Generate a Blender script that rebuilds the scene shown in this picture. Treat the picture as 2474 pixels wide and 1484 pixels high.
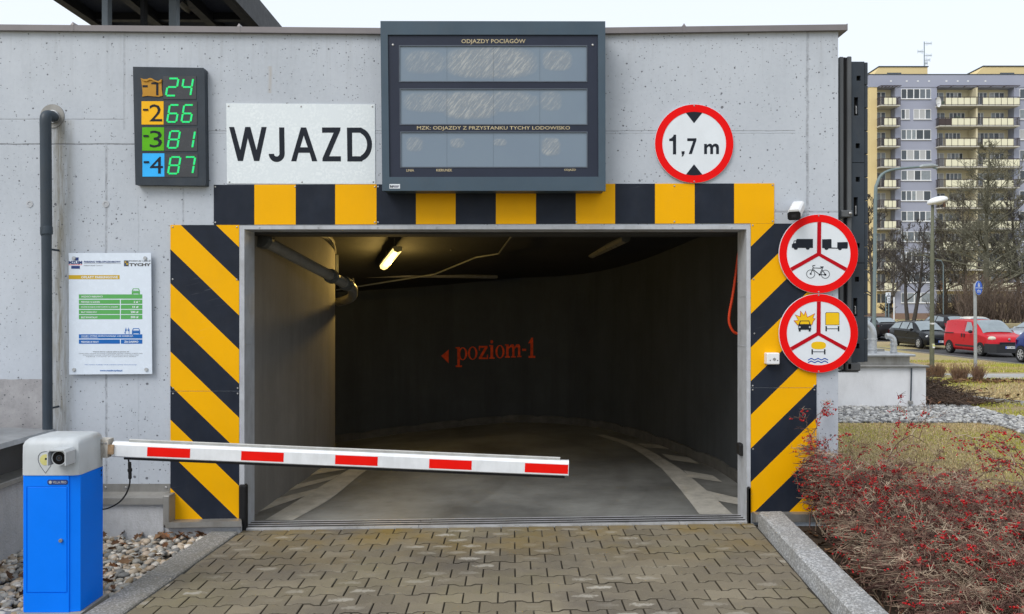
import bpy, math, random
import numpy as np
from mathutils import Vector, Matrix
from mathutils.geometry import tessellate_polygon
R = math.radians
sc = bpy.context.scene
for o in list(bpy.data.objects): bpy.data.objects.remove(o)
COL = sc.collection
rnd = random.Random(7)

# ------------------------------------------------------------------ camera, sky, sun, exposure
F, CX, HZ, CAMZ = 1900.0, 1237.0, 735.0, 1.67
cam = bpy.data.cameras.new('camera'); camo = bpy.data.objects.new('camera', cam); COL.objects.link(camo)
camo.location = (0, 0, CAMZ); camo.rotation_euler = (R(90), 0, 0)
cam.sensor_width = 36; cam.lens = 36 * F / 2474; cam.shift_y = -7 / 2474; cam.clip_end = 3000; cam.clip_start = .05
sc.camera = camo
SUN = Vector((-.55, -.62, .9)).normalized()
world = bpy.data.worlds.new('World'); sc.world = world; world.use_nodes = True
wn = world.node_tree; bg = wn.nodes['Background']
sky = wn.nodes.new('ShaderNodeTexSky'); sky.sky_type = 'NISHITA'; sky.sun_disc = False
sky.sun_elevation = math.asin(SUN.z); sky.sun_rotation = math.atan2(SUN.x, SUN.y)
sky.air_density = 1.0; sky.dust_density = 3.0; sky.ozone_density = 1.0
hs = wn.nodes.new('ShaderNodeHueSaturation'); hs.inputs['Saturation'].default_value = .55; hs.inputs['Value'].default_value = 1.0
wn.links.new(sky.outputs[0], hs.inputs['Color'])
mx = wn.nodes.new('ShaderNodeMix'); mx.data_type = 'RGBA'; mx.inputs['Factor'].default_value = .72
wn.links.new(hs.outputs[0], mx.inputs['A']); mx.inputs['B'].default_value = (7.9, 8.5, 9.25, 1)   # the even cloud layer
wn.links.new(mx.outputs['Result'], bg.inputs['Color']); bg.inputs['Strength'].default_value = .115
sl = bpy.data.lights.new('sun', 'SUN'); sl.energy = 1.5; sl.angle = R(32); sl.color = (1, .965, .92)
so = bpy.data.objects.new('sun', sl); COL.objects.link(so); so.rotation_euler = SUN.to_track_quat('Z', 'Y').to_euler(); so.location = (-6, -6, 12)
sc.view_settings.view_transform = 'Standard'; sc.view_settings.look = 'None'; sc.view_settings.gamma = 1
sc.view_settings.exposure = 0.31; sc.view_settings.use_curve_mapping = False
sc.render.engine = 'CYCLES'; sc.cycles.use_denoising = True; sc.cycles.max_bounces = 6

# ------------------------------------------------------------------ helpers
def P(u, v, Y): return Vector(((u - CX) / F * Y, Y, CAMZ - (v - HZ) / F * Y))
def X(u, Y=6.0): return (u - CX) / F * Y
def Z(v, Y=6.0): return CAMZ - (v - HZ) / F * Y
def gz(x): return -.021 + .0141 * max(-4.5, min(2.2, x))          # the drive tips slightly to the left
def tag(o, label=None, cat=None, group=None, kind=None):
    if label: o['label'] = label
    if cat: o['category'] = cat
    if group: o['group'] = group
    if kind: o['kind'] = kind
    return o
def link(o, parent=None):
    COL.objects.link(o)
    if parent is not None:
        o.parent = parent
        if parent.type == 'EMPTY' and parent.parent is None: o.matrix_parent_inverse = Matrix.Translation(parent['_b'] if '_b' in parent else parent.location).inverted()
    return o
def thing(name, label, cat, loc=(0, 0, 0), group=None):
    o = bpy.data.objects.new(name, None); o.empty_display_size = .1; COL.objects.link(o); o.location = loc
    return tag(o, label, cat, group)
def mesh_obj(name, verts, faces, m, parent=None, smooth=False):
    me = bpy.data.meshes.new(name); me.from_pydata([tuple(v) for v in verts], [], faces); me.update()
    if smooth: me.polygons.foreach_set('use_smooth', [True] * len(me.polygons))
    if m is not None: me.materials.append(m)
    return link(bpy.data.objects.new(name, me), parent)
def copy_tree(o, parent=None, off=None):
    c = o.copy(); COL.objects.link(c)
    if parent is not None: c.parent = parent
    if off is not None: c.location = Vector(o.location) + Vector(off)
    for ch in o.children: copy_tree(ch, c)
    return c
class MB:
    def __init__(s): s.v = []; s.f = []
    def add(s, vs, fs):
        b = len(s.v); s.v += [tuple(v) for v in vs]; s.f += [tuple(i + b for i in f) for f in fs]; return s
    def box(s, x0, x1, y0, y1, z0, z1):
        return s.add([(x0,y0,z0),(x1,y0,z0),(x1,y1,z0),(x0,y1,z0),(x0,y0,z1),(x1,y0,z1),(x1,y1,z1),(x0,y1,z1)],
            [(0,3,2,1),(4,5,6,7),(0,1,5,4),(1,2,6,5),(2,3,7,6),(3,0,4,7)])
    def bbox(s, x0, x1, y0, y1, z0, z1, b=.004):                      # box with its front, side and top edges eased
        prof = [(x0, z0 + b), (x0 + b, z0), (x1 - b, z0), (x1, z0 + b), (x1, z1 - b), (x1 - b, z1), (x0 + b, z1), (x0, z1 - b)]
        cx, cz = (x0 + x1) / 2, (z0 + z1) / 2
        ins = [(p[0] + (b if p[0] < cx else -b), p[1] + (b if p[1] < cz else -b)) for p in prof]
        vs = [(p[0], y0, p[1]) for p in ins] + [(p[0], y0 + b, p[1]) for p in prof] + [(p[0], y1, p[1]) for p in prof]
        fs = [tuple(range(8)), tuple(range(23, 15, -1))]
        for k in (0, 8):
            for i in range(8): j = (i + 1) % 8; fs.append((k + i, k + 8 + i, k + 8 + j, k + j))
        return s.add(vs, fs)
    def prism(s, loops, y0, y1):                                       # loops of (x, z): first outer, the others holes
        if loops and not isinstance(loops[0][0], (tuple, list, Vector)): loops = [loops]
        pts = [p for l in loops for p in l]; n = len(pts)
        tri = tessellate_polygon([[Vector((p[0], p[1], 0)) for p in l] for l in loops])
        vs = [(p[0], y0, p[1]) for p in pts] + [(p[0], y1, p[1]) for p in pts]
        fs = []
        for a, b, c in tri:
            ar = (pts[b][0]-pts[a][0])*(pts[c][1]-pts[a][1]) - (pts[b][1]-pts[a][1])*(pts[c][0]-pts[a][0])
            if abs(ar) < 1e-12: continue
            if ar < 0: b, c = c, b
            fs += [(a, b, c), (n + a, n + c, n + b)]
        k = 0
        for l in loops:
            m = len(l)
            for i in range(m): j = (i + 1) % m; fs.append((k + i, n + k + i, n + k + j, k + j))
            k += m
        return s.add(vs, fs)
    def tube(s, pts, r, n=8, caps=True):
        pts = [Vector(p) for p in pts]; rs = r if isinstance(r, (list, tuple)) else [r] * len(pts)
        up = None; rings = []
        for i, p in enumerate(pts):
            d = (pts[min(i + 1, len(pts) - 1)] - pts[max(i - 1, 0)]).normalized()
            if up is None: up = d.orthogonal().normalized()
            up = (up - d * up.dot(d));  up = up.normalized() if up.length > 1e-6 else d.orthogonal().normalized()
            sd = d.cross(up)
            rings.append([p + (up * math.cos(2 * math.pi * k / n) + sd * math.sin(2 * math.pi * k / n)) * rs[i] for k in range(n)])
        vs = [q for rg in rings for q in rg]; fs = []
        for i in range(len(pts) - 1):
            for k in range(n): j = (k + 1) % n; fs.append((i*n+k, i*n+j, (i+1)*n+j, (i+1)*n+k))
        if caps: fs += [tuple(range(n - 1, -1, -1)), tuple((len(pts) - 1) * n + k for k in range(n))]
        return s.add(vs, fs)
    def disc(s, c, r, y0, y1, n=32, ri=None):                          # in the wall plane (axis Y)
        lo = [[(c[0] + r * math.cos(2*math.pi*k/n), c[1] + r * math.sin(2*math.pi*k/n)) for k in range(n)]]
        if ri: lo.append([(c[0] + ri * math.cos(2*math.pi*k/n), c[1] + ri * math.sin(2*math.pi*k/n)) for k in range(n)])
        return s.prism(lo, y0, y1)
    def lathe(s, prof, c=(0,0,0), axis='Z', n=20):                     # prof of (r, h)
        vs = []; fs = []
        for r, h in prof:
            for k in range(n):
                a = 2 * math.pi * k / n; x, y = r * math.cos(a), r * math.sin(a)
                p = (x, y, h) if axis == 'Z' else ((h, x, y) if axis == 'X' else (x, h, y))
                vs.append((c[0]+p[0], c[1]+p[1], c[2]+p[2]))
        for i in range(len(prof) - 1):
            for k in range(n): j = (k + 1) % n; fs.append((i*n+k, i*n+j, (i+1)*n+j, (i+1)*n+k))
        return s.add(vs, fs)
    def sphere(s, c, r, n=12, m=8, sc3=(1,1,1)):
        vs = [(c[0], c[1], c[2] + r*sc3[2])]; fs = []
        for i in range(1, m):
            t = math.pi * i / m
            for k in range(n):
                a = 2*math.pi*k/n; vs.append((c[0]+r*sc3[0]*math.sin(t)*math.cos(a), c[1]+r*sc3[1]*math.sin(t)*math.sin(a), c[2]+r*sc3[2]*math.cos(t)))
        vs.append((c[0], c[1], c[2]-r*sc3[2])); e = len(vs) - 1
        for k in range(n): j=(k+1)%n; fs.append((0,1+k,1+j)); fs.append((e, 1+(m-2)*n+j, 1+(m-2)*n+k))
        for i in range(m-2):
            for k in range(n): j=(k+1)%n; fs.append((1+i*n+k,1+(i+1)*n+k,1+(i+1)*n+j,1+i*n+j))
        return s.add(vs, fs)
    def build(s, name, m, parent=None, smooth=False): return mesh_obj(name, s.v, s.f, m, parent, smooth)

def catmull(pts, n=8):
    out = []; P_ = [pts[0]] + list(pts) + [pts[-1]]
    for i in range(1, len(P_) - 2):
        for k in range(n):
            t = k / n; a, b, c, d = P_[i-1], P_[i], P_[i+1], P_[i+2]
            out.append(tuple(.5 * (2*b[j] + (c[j]-a[j])*t + (2*a[j]-5*b[j]+4*c[j]-d[j])*t*t + (3*b[j]-a[j]-3*c[j]+d[j])*t**3) for j in range(len(b))))
    return out + [tuple(pts[-1])]
def smooth_by_angle(o, ang=35):
    me = o.data; me.polygons.foreach_set('use_smooth', [True] * len(me.polygons))
    try: me.set_sharp_from_angle(angle=R(ang))
    except Exception: pass
    return o

# ------------------------------------------------------------------ materials
def new_mat(name):
    m = bpy.data.materials.new(name); m.use_nodes = True; return m, m.node_tree, m.node_tree.nodes['Principled BSDF']
def N(t, typ, **kw):
    n = t.nodes.new(typ)
    for k, v in kw.items():
        if k in n.inputs: n.inputs[k].default_value = v
        else: setattr(n, k, v)
    return n
def MA(t, op, a, b=None, c=None, clamp=False):
    n = t.nodes.new('ShaderNodeMath'); n.operation = op; n.use_clamp = clamp
    for i, q in enumerate((a, b, c)):
        if q is None: continue
        if isinstance(q, (int, float)): n.inputs[i].default_value = q
        else: t.links.new(q, n.inputs[i])
    return n.outputs[0]
def MIX(t, f, a, b, blend='MIX'):
    n = t.nodes.new('ShaderNodeMix'); n.data_type = 'RGBA'; n.blend_type = blend; n.clamp_factor = True
    for key, q in (('Factor', f), ('A', a), ('B', b)):
        if isinstance(q, (int, float)) and key == 'Factor': n.inputs[key].default_value = q
        elif isinstance(q, tuple): n.inputs[key].default_value = (*q[:3], 1)
        else: t.links.new(q, n.inputs[key])
    return n.outputs['Result']
def RAMP(t, f, stops):
    n = t.nodes.new('ShaderNodeValToRGB'); cr = n.color_ramp
    while len(cr.elements) < len(stops): cr.elements.new(.5)
    for e, (p, c) in zip(cr.elements, stops): e.position = p; e.color = (*c, 1) if isinstance(c, tuple) else (c, c, c, 1)
    t.links.new(f, n.inputs[0]); return n.outputs[0]
def coords(t, scale=None):
    tc = t.nodes.new('ShaderNodeTexCoord'); o = tc.outputs['Object']
    if scale:
        mp = N(t, 'ShaderNodeMapping'); mp.inputs['Scale'].default_value = scale; t.links.new(o, mp.inputs['Vector']); o = mp.outputs[0]
    return o
def NOISE(t, vec, s, d=4, r=.55):
    n = N(t, 'ShaderNodeTexNoise', Scale=s, Detail=d, Roughness=r); t.links.new(vec, n.inputs['Vector']); return n.outputs['Fac']
def BUMP(t, b, h, strength=.4, dist=.005):
    n = N(t, 'ShaderNodeBump', Strength=strength, Distance=dist); t.links.new(h, n.inputs['Height']); t.links.new(n.outputs[0], b.inputs['Normal'])
_mats = {}
def M(name, col, rough=.55, metal=0.0, var=.12, scale=12, bump=.0, bscale=80, spec=.25, dirt=.0, stretch=None, coat=0):
    if name in _mats: return _mats[name]
    m, t, b = new_mat(name); vec = coords(t, stretch)
    f = NOISE(t, vec, scale, 5, .6)
    c = MIX(t, MA(t, 'MULTIPLY_ADD', f, 2.2, -.6, True), tuple(x * (1 - var) for x in col), tuple(min(1, x * (1 + var)) for x in col))
    if dirt:
        g = NOISE(t, coords(t, (1, 1, .35)), 7, 6, .7)
        c = MIX(t, MA(t, 'MULTIPLY', MA(t, 'MULTIPLY_ADD', g, 4, -1.9, True), dirt), c, (.12, .105, .085))
    t.links.new(c, b.inputs['Base Color'])
    b.inputs['Roughness'].default_value = rough; b.inputs['Metallic'].default_value = metal; b.inputs['Specular IOR Level'].default_value = spec
    if coat: b.inputs['Coat Weight'].default_value = coat; b.inputs['Coat Roughness'].default_value = .08
    t.links.new(MA(t, 'MULTIPLY_ADD', f, .25, rough - .12, True), b.inputs['Roughness'])
    if bump: BUMP(t, b, NOISE(t, vec, bscale, 4, .6), bump, .004)
    _mats[name] = m; return m
def EM(name, col, strength, base=(.02, .02, .02)):
    if name in _mats: return _mats[name]
    m, t, b = new_mat(name); b.inputs['Base Color'].default_value = (*base, 1); b.inputs['Roughness'].default_value = .4
    b.inputs['Emission Color'].default_value = (*col, 1); b.inputs['Emission Strength'].default_value = strength
    _mats[name] = m; return m
def glass_mat(name, col, rough=.06, spec=.8):
    if name in _mats: return _mats[name]
    m, t, b = new_mat(name); f = NOISE(t, coords(t), 3, 2); c = MIX(t, f, tuple(x * .7 for x in col), tuple(x * 1.3 for x in col))
    t.links.new(c, b.inputs['Base Color']); b.inputs['Roughness'].default_value = rough; b.inputs['Specular IOR Level'].default_value = spec
    _mats[name] = m; return m

def wall_material():
    m, t, b = new_mat('painted_concrete'); vec = coords(t)
    sx = N(t, 'ShaderNodeSeparateXYZ'); t.links.new(vec, sx.inputs[0]); x, z = sx.outputs['X'], sx.outputs['Z']
    base = MIX(t, MA(t, 'MULTIPLY_ADD', NOISE(t, vec, 1.3, 6, .6), 2.4, -.7, True), (.415, .452, .505), (.485, .522, .575))
    base = MIX(t, MA(t, 'MULTIPLY_ADD', NOISE(t, coords(t, (1, 1, .45)), 2.6, 7, .72), 2.0, -.95, True), base, (.37, .40, .445))
    base = MIX(t, MA(t, 'MULTIPLY_ADD', NOISE(t, vec, 30, 5, .7), 1.6, -.5, True), base, MIX(t, .35, base, (.60, .635, .68)))
    # air holes left in the casting, of several sizes, denser in drifts
    dens = MA(t, 'MULTIPLY_ADD', NOISE(t, vec, 1.1, 3, .6), 3.2, -1.05, True)
    hole = None
    for s, r0, lim in ((13, .10, .66), (28, .125, .52), (58, .15, .48)):
        wv = t.nodes.new('ShaderNodeVectorMath'); wv.operation = 'ADD'
        nz = N(t, 'ShaderNodeTexNoise', Scale=s * 2.2, Detail=2); t.links.new(vec, nz.inputs['Vector'])
        sc_ = t.nodes.new('ShaderNodeVectorMath'); sc_.operation = 'SCALE'; sc_.inputs['Scale'].default_value = .22 / s
        t.links.new(nz.outputs['Color'], sc_.inputs[0]); t.links.new(vec, wv.inputs[0]); t.links.new(sc_.outputs[0], wv.inputs[1])
        vo = N(t, 'ShaderNodeTexVoronoi', Scale=s, Randomness=1.0); t.links.new(wv.outputs[0], vo.inputs['Vector'])
        sp = N(t, 'ShaderNodeSeparateXYZ'); t.links.new(vo.outputs['Color'], sp.inputs[0])
        pick = MA(t, 'GREATER_THAN', MA(t, 'ADD', sp.outputs['X'], MA(t, 'MULTIPLY', dens, .42)), lim + .30)
        rad = MA(t, 'MULTIPLY_ADD', sp.outputs['Y'], r0 * 1.4, r0 * .5)
        h = MA(t, 'MULTIPLY', pick, MA(t, 'MULTIPLY', MA(t, 'SUBTRACT', rad, vo.outputs['Distance']), 40, None, True))
        hole = h if hole is None else MA(t, 'MAXIMUM', hole, h)
    # formwork joints
    wob = MA(t, 'MULTIPLY_ADD', NOISE(t, vec, 6, 3), .03, -.015)
    rough_line = MA(t, 'MULTIPLY_ADD', NOISE(t, vec, 26, 4, .7), 3, -.9, True)
    def hline(zz, w, x0, x1, k=1.0):
        d = MA(t, 'ABSOLUTE', MA(t, 'SUBTRACT', MA(t, 'ADD', z, MA(t, 'MULTIPLY', wob, .35)), zz))
        l = MA(t, 'MULTIPLY', MA(t, 'SUBTRACT', w, d), 1 / w * 1.6, None, True)
        l = MA(t, 'MULTIPLY', l, MA(t, 'MULTIPLY', MA(t, 'GREATER_THAN', x, x0), MA(t, 'LESS_THAN', x, x1)))
        return MA(t, 'MULTIPLY', MA(t, 'MULTIPLY', l, MA(t, 'MULTIPLY_ADD', rough_line, .6, .4)), k)
    def vline(xx, w, z0, z1, k=1.0):
        d = MA(t, 'ABSOLUTE', MA(t, 'SUBTRACT', MA(t, 'ADD', x, MA(t, 'MULTIPLY', wob, .5)), xx))
        l = MA(t, 'MULTIPLY', MA(t, 'SUBTRACT', w, d), 1 / w * 1.6, None, True)
        l = MA(t, 'MULTIPLY', l, MA(t, 'MULTIPLY', MA(t, 'GREATER_THAN', z, z0), MA(t, 'LESS_THAN', z, z1)))
        return MA(t, 'MULTIPLY', MA(t, 'MULTIPLY', l, rough_line), k)
    lines = hline(Z(349), .008, -9, X(330), 1)
    for q in (hline(Z(289), .006, -9, X(300), .55), hline(Z(317), .005, X(495), 2.16, .6), hline(Z(323), .004, X(495), 2.16, .4),
              vline(X(257), .012, .2, 2.9, .8), vline(X(443), .010, 1.6, 2.6, .5), vline(X(301), .012, 3.0, 3.8, .4), vline(X(1951), .014, 2.3, 3.8, .75),
              vline(X(335), .008, .3, 2.5, .25), hline(Z(513), .012, 2.0, 2.6, .5)):
        lines = MA(t, 'MAXIMUM', lines, q)
    # stain run beside the rain pipe, bare grey patch low at the left
    run = NOISE(t, coords(t, (9, 1, .9)), 2.2, 6, .75)
    edge = MA(t, 'MULTIPLY', MA(t, 'SUBTRACT', 1, MA(t, 'DIVIDE', MA(t, 'ABSOLUTE', MA(t, 'SUBTRACT', x, X(144))), .13), None, True), MA(t, 'LESS_THAN', z, Z(290)))
    stain = MA(t, 'MULTIPLY', edge, MA(t, 'MULTIPLY_ADD', run, 4.2, -1.5, True))
    col = MIX(t, MA(t, 'MULTIPLY', stain, .9), base, (.205, .19, .145))
    bare = MA(t, 'MULTIPLY', MA(t, 'LESS_THAN', x, X(103)), MA(t, 'LESS_THAN', MA(t, 'ADD', z, MA(t, 'MULTIPLY', wob, .8)), Z(917)))
    col = MIX(t, MA(t, 'MULTIPLY', bare, .85), col, MIX(t, MA(t, 'MULTIPLY_ADD', NOISE(t, vec, 6, 7, .75), 3, -1, True), (.235, .222, .222), (.40, .385, .385)))
    # drips under the coping and a rust run
    drip = MA(t, 'MULTIPLY', MA(t, 'MULTIPLY_ADD', NOISE(t, coords(t, (14, 1, .7)), 1.5, 5, .7), 4, -2.0, True), MA(t, 'MULTIPLY_ADD', z, 2.2, -6.9, True))
    col = MIX(t, MA(t, 'MULTIPLY', drip, .26), col, (.26, .265, .275))
    rust = MA(t, 'MULTIPLY', MA(t, 'SUBTRACT', 1, MA(t, 'DIVIDE', MA(t, 'ABSOLUTE', MA(t, 'SUBTRACT', MA(t, 'ADD', x, wob), X(652))), .02), None, True),
              MA(t, 'MULTIPLY', MA(t, 'GREATER_THAN', z, Z(225)), MA(t, 'LESS_THAN', z, Z(160))))
    col = MIX(t, MA(t, 'MULTIPLY', MA(t, 'MULTIPLY', rust, run), .6), col, (.34, .24, .12))
    low = MA(t, 'MULTIPLY', MA(t, 'MULTIPLY_ADD', z, -1.2, .75, True), MA(t, 'MULTIPLY_ADD', NOISE(t, vec, 3, 5, .7), 2.5, -.8, True))
    col = MIX(t, MA(t, 'MULTIPLY', low, .35), col, (.27, .26, .24))
    col = MIX(t, MA(t, 'MULTIPLY', hole, .85), col, (.105, .11, .125))
    col = MIX(t, MA(t, 'MULTIPLY', lines, .8), col, (.15, .155, .17))
    t.links.new(col, b.inputs['Base Color']); b.inputs['Roughness'].default_value = .85; b.inputs['Specular IOR Level'].default_value = .25
    hgt = MA(t, 'SUBTRACT', MA(t, 'MULTIPLY', NOISE(t, vec, 45, 5, .65), .3), MA(t, 'MAXIMUM', hole, MA(t, 'MULTIPLY', lines, 1.2)))
    BUMP(t, b, hgt, .6, .006)
    return m
m_wall = wall_material()
m_render = M('rough_render', (.47, .48, .50), .92, var=.14, scale=3, bump=1.0, bscale=70, dirt=.35)
m_render_white = M('white_render', (.66, .67, .69), .9, var=.06, scale=2.5, bump=.7, bscale=60, dirt=.12)
m_coping = M('coping_sheet', (.20, .185, .19), .45, .25, var=.08, scale=3, dirt=.2)
m_flash = M('flashing_sheet', (.30, .295, .28), .42, .45, var=.12, scale=6, dirt=.4)
m_galv = M('galvanised_sheet', (.46, .48, .50), .38, .65, var=.16, scale=14, dirt=.25)
m_frame = M('grey_frame_paint', (.44, .46, .49), .55, 0, var=.12, scale=10, dirt=.35)
m_dark = M('anthracite_paint', (.032, .042, .055), .42, 0, var=.18, scale=5, dirt=.12)
m_slate = M('slate_frame_paint', (.058, .088, .118), .42, .1, var=.10, scale=3, dirt=.1)
m_yellow = M('hazard_yellow', (.83, .41, .0), .5, 0, var=.04, scale=3, dirt=.04, spec=.12)
m_black = M('hazard_black', (.017, .022, .034), .5, 0, var=.2, scale=6, dirt=.05, spec=.12)
m_ink = M('sign_ink', (.016, .020, .029), .5, 0, var=.1, spec=.12)
m_white = M('sign_white', (.70, .745, .79), .45, 0, var=.04, scale=5, dirt=.05)
m_red = M('sign_red', (.78, .003, .003), .5, 0, var=.04, scale=5, dirt=.03, spec=.12)
m_redbar = M('sign_dark_red', (.46, .002, .010), .5, 0, var=.06, spec=.12)
m_bolt = M('bolt_steel', (.35, .35, .35), .4, .8, var=.2)
m_rubber = M('black_rubber', (.012, .012, .013), .7, 0, var=.2, dirt=.1)
m_pvc = M('dark_grey_pvc', (.040, .054, .070), .42, 0, var=.12, scale=6, dirt=.15)
m_gold = M('gold_lettering', (.50, .42, .26), .5, 0, var=.1)
m_floor = None

def scuff(m, col, k):                                                   # light scrapes across a painted sheet
    t = m.node_tree; b = t.nodes['Principled BSDF']; src = b.inputs['Base Color'].links[0].from_socket
    mp = N(t, 'ShaderNodeMapping'); mp.inputs['Rotation'].default_value = (0, R(14), 0); t.links.new(coords(t), mp.inputs['Vector'])
    m2 = N(t, 'ShaderNodeMapping'); m2.inputs['Scale'].default_value = (2.5, 1, 60); t.links.new(mp.outputs[0], m2.inputs['Vector'])
    f = MA(t, 'MULTIPLY', MA(t, 'MULTIPLY_ADD', NOISE(t, m2.outputs[0], 1.6, 3, .6), 9, -6.0, True), MA(t, 'MULTIPLY_ADD', NOISE(t, coords(t), 2.3, 3, .6), 5, -2.6, True))
    t.links.new(MIX(t, MA(t, 'MULTIPLY', f, k), src, col), b.inputs['Base Color'])
scuff(m_yellow, (.45, .36, .22), .5); scuff(m_black, (.22, .23, .25), .45)
# outlines, lettering
def circ(c, r, n=40, a0=0, a1=360):
    k = n if abs(a1 - a0) >= 360 else n + 1
    return [(c[0] + r * math.cos(R(a0 + (a1 - a0) * i / n)), c[1] + r * math.sin(R(a0 + (a1 - a0) * i / n))) for i in range(k)]
def seg(a, b, w):
    a, b = Vector(a), Vector(b); d = (b - a).normalized(); q = Vector((-d.y, d.x)) * w / 2
    return [tuple(a + q), tuple(b + q), tuple(b - q), tuple(a - q)]
def flat(name, polys, m, parent, y, th=.0015, dx=0, dz=0):             # polys: list of loop-lists in wall-plane metres
    mb = MB()
    for lp in polys:
        if not isinstance(lp[0][0], (tuple, list)): lp = [lp]
        mb.prism(lp, y - th, y)
    return mb.build(name, m, parent)
def text_mesh(s, bold=0.0, res=3):
    cu = bpy.data.curves.new('lettering', 'FONT'); cu.body = s; cu.resolution_u = res; cu.offset = bold; cu.fill_mode = 'FRONT'
    o = bpy.data.objects.new('lettering', cu); COL.objects.link(o)
    me = bpy.data.meshes.new_from_object(o.evaluated_get(bpy.context.evaluated_depsgraph_get()))
    bpy.data.objects.remove(o); bpy.data.curves.remove(cu)
    return me
def text(s, box, y, m, parent, bold=0.0, res=2, name='lettering', to=None):
    """flat lettering fitted to box = (x0, x1, z0, z1) on the plane Y = y, facing -Y"""
    me = text_mesh(s, bold, res); n = len(me.vertices); co = np.empty(n * 3, 'f'); me.vertices.foreach_get('co', co); co = co.reshape(-1, 3)
    lo, hi = co.min(0), co.max(0); x0, x1, z0, z1 = box
    out = np.zeros_like(co)
    out[:, 0] = x0 + (co[:, 0] - lo[0]) / max(hi[0] - lo[0], 1e-6) * (x1 - x0)
    out[:, 2] = z0 + (co[:, 1] - lo[1]) / max(hi[1] - lo[1], 1e-6) * (z1 - z0)
    out[:, 1] = y
    if to is not None: out = np.array([to(*q) for q in out], 'f')
    me.vertices.foreach_set('co', out.ravel()); me.update(); me.name = name
    me.materials.clear(); me.materials.append(m)
    return link(bpy.data.objects.new(name, me), parent)
def pbox(u0, u1, v0, v1, Y): return (X(u0, Y), X(u1, Y), Z(v1, Y), Z(v0, Y))

# ------------------------------------------------------------------ garage building
YW = 6.0
g = thing('parking_garage', 'grey painted concrete garage front with wide dark drive-in opening', 'building', (0, YW, 0))
OL, OR, OT = X(578), X(1813), Z(545)
def top_z(u):                                                          # the parapet dips slightly towards the middle
    return Z(84 - 11 * (1 - u / 1190)) if u < 1190 else Z(84 - 11 * (u - 1190) / 840)
us = [-1600, 0, 600, 1190, 1600, 2025]
outline = [(X(-1600), -.4), (OL, -.4), (OL, OT), (OR, OT), (OR, -.4), (X(2025), -.4)] + [(X(u), top_z(u)) for u in reversed(us)]
MB().prism(outline, YW, YW + .25).build('facade_wall', m_wall, g)
# side and back walls of the mass behind, flat roof
MB().box(X(2025) - .3, X(2025) - .004, YW + .252, 16.5, -.6, 3.55).build('side_wall', m_wall, g)
MB().box(X(-1600), X(2025) - .31, 16.2, 16.5, -1.2, 3.5).build('rear_wall', m_wall, g)
MB().box(X(-1600), X(2025) - .31, YW + .26, 16.19, 3.2, 3.45).build('roof_deck', M('roof_felt', (.09, .09, .1), .9, bump=.4), g)
# sheet-metal coping in lengths
cu = [-1600, -700, 180, 580, 1190, 1650, 2042]
for a, b in zip(cu[:-1], cu[1:]):
    za, zb = top_z(a), top_z(b); xa, xb = X(a) + .002, X(b) - .002
    prof = [(-.035, -.012), (-.035, .032), (.36, .062), (.36, -.012)]
    vs = [(xa, YW + p[0], za + p[1]) for p in prof] + [(xb, YW + p[0], zb + p[1]) for p in prof]
    MB().add(vs, [(0,3,2,1), (4,5,6,7), (0,1,5,4), (1,2,6,5), (2,3,7,6), (3,0,4,7)]).build('coping', m_coping, g)
    if a > -700:
        MB().add([(xa-.012, YW-.037, za-.014), (xa+.012, YW-.037, za-.014), (xa+.012, YW-.037, za+.034), (xa-.012, YW-.037, za+.034), (xa-.012, YW+.3, za+.062), (xa+.012, YW+.3, za+.062), (xa, YW-.03, za+.058)],
            [(0,1,2,3), (3,2,6), (3,6,4), (2,5,6), (4,6,5)]).build('coping_seam', m_coping, g)
xe = X(2042)
MB().add([(xe-.002, YW-.036, top_z(2042)-.014), (xe+.004, YW-.036, top_z(2042)-.014), (xe+.004, YW-.036, top_z(2042)+.036), (xe-.002, YW-.036, top_z(2042)+.036),
          (xe-.002, YW+.36, top_z(2042)-.014), (xe+.004, YW+.36, top_z(2042)-.014), (xe+.004, YW+.36, top_z(2042)+.066), (xe-.002, YW+.36, top_z(2042)+.066)],
         [(0,1,2,3), (1,5,6,2), (5,4,7,6), (4,0,3,7), (3,2,6,7), (0,4,5,1)]).build('coping_end', m_coping, g)
# steel frame of the opening
fl, fr, ft = X(591), X(1803), Z(554)
jb = [Z(1268), Z(1250)]
lj = MB().prism([(OL + .001, -.1), (fl, -.1), (fl, ft), (OL + .001, OT - .001)], YW - .006, YW + .23).build('door_frame', m_frame, g)
rj = MB().prism([(fr, -.1), (OR - .001, -.1), (OR - .001, OT - .001), (fr, ft)], YW - .006, YW + .23).build('door_frame', m_frame, g)
MB().prism([(OL + .002, OT - .001), (fl, ft - .001), (fr, ft - .001), (OR - .002, OT - .001)], YW - .0055, YW + .23).build('door_frame', m_frame, g)
for k in range(9):
    MB().sphere((fl + (fr - fl) * (.03 + .94 * k / 8), YW - .006, OT - .016), .006, 8, 6).build('rivet', m_frame, g)
MB().bbox(OL + .004, X(597), YW - .03, YW + .02, -.06, Z(1170), .01).build('edge_guard', m_rubber, g)
MB().bbox(X(1803.5), OR - .003, YW - .03, YW + .02, -.02, Z(1175), .01).build('edge_guard', m_rubber, g)
MB().bbox(X(1783, 6.12), X(1795, 6.12), YW + .08, YW + .16, Z(1100, 6.12), Z(1071, 6.12), .008).build('photocell', m_rubber, g)
for v, pw in ((712, 1), (832, 1)):                                      # welded seams on the jambs
    MB().box(fl - .001, fl + .003, YW + .01, YW + .22, Z(v, 6.1), Z(v, 6.1) + .005).build('weld_seam', m_frame, g)
    MB().box(fr - .003, fr + .001, YW + .01, YW + .22, Z(v + 5, 6.1), Z(v + 5, 6.1) + .005).build('weld_seam', m_frame, g)
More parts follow.
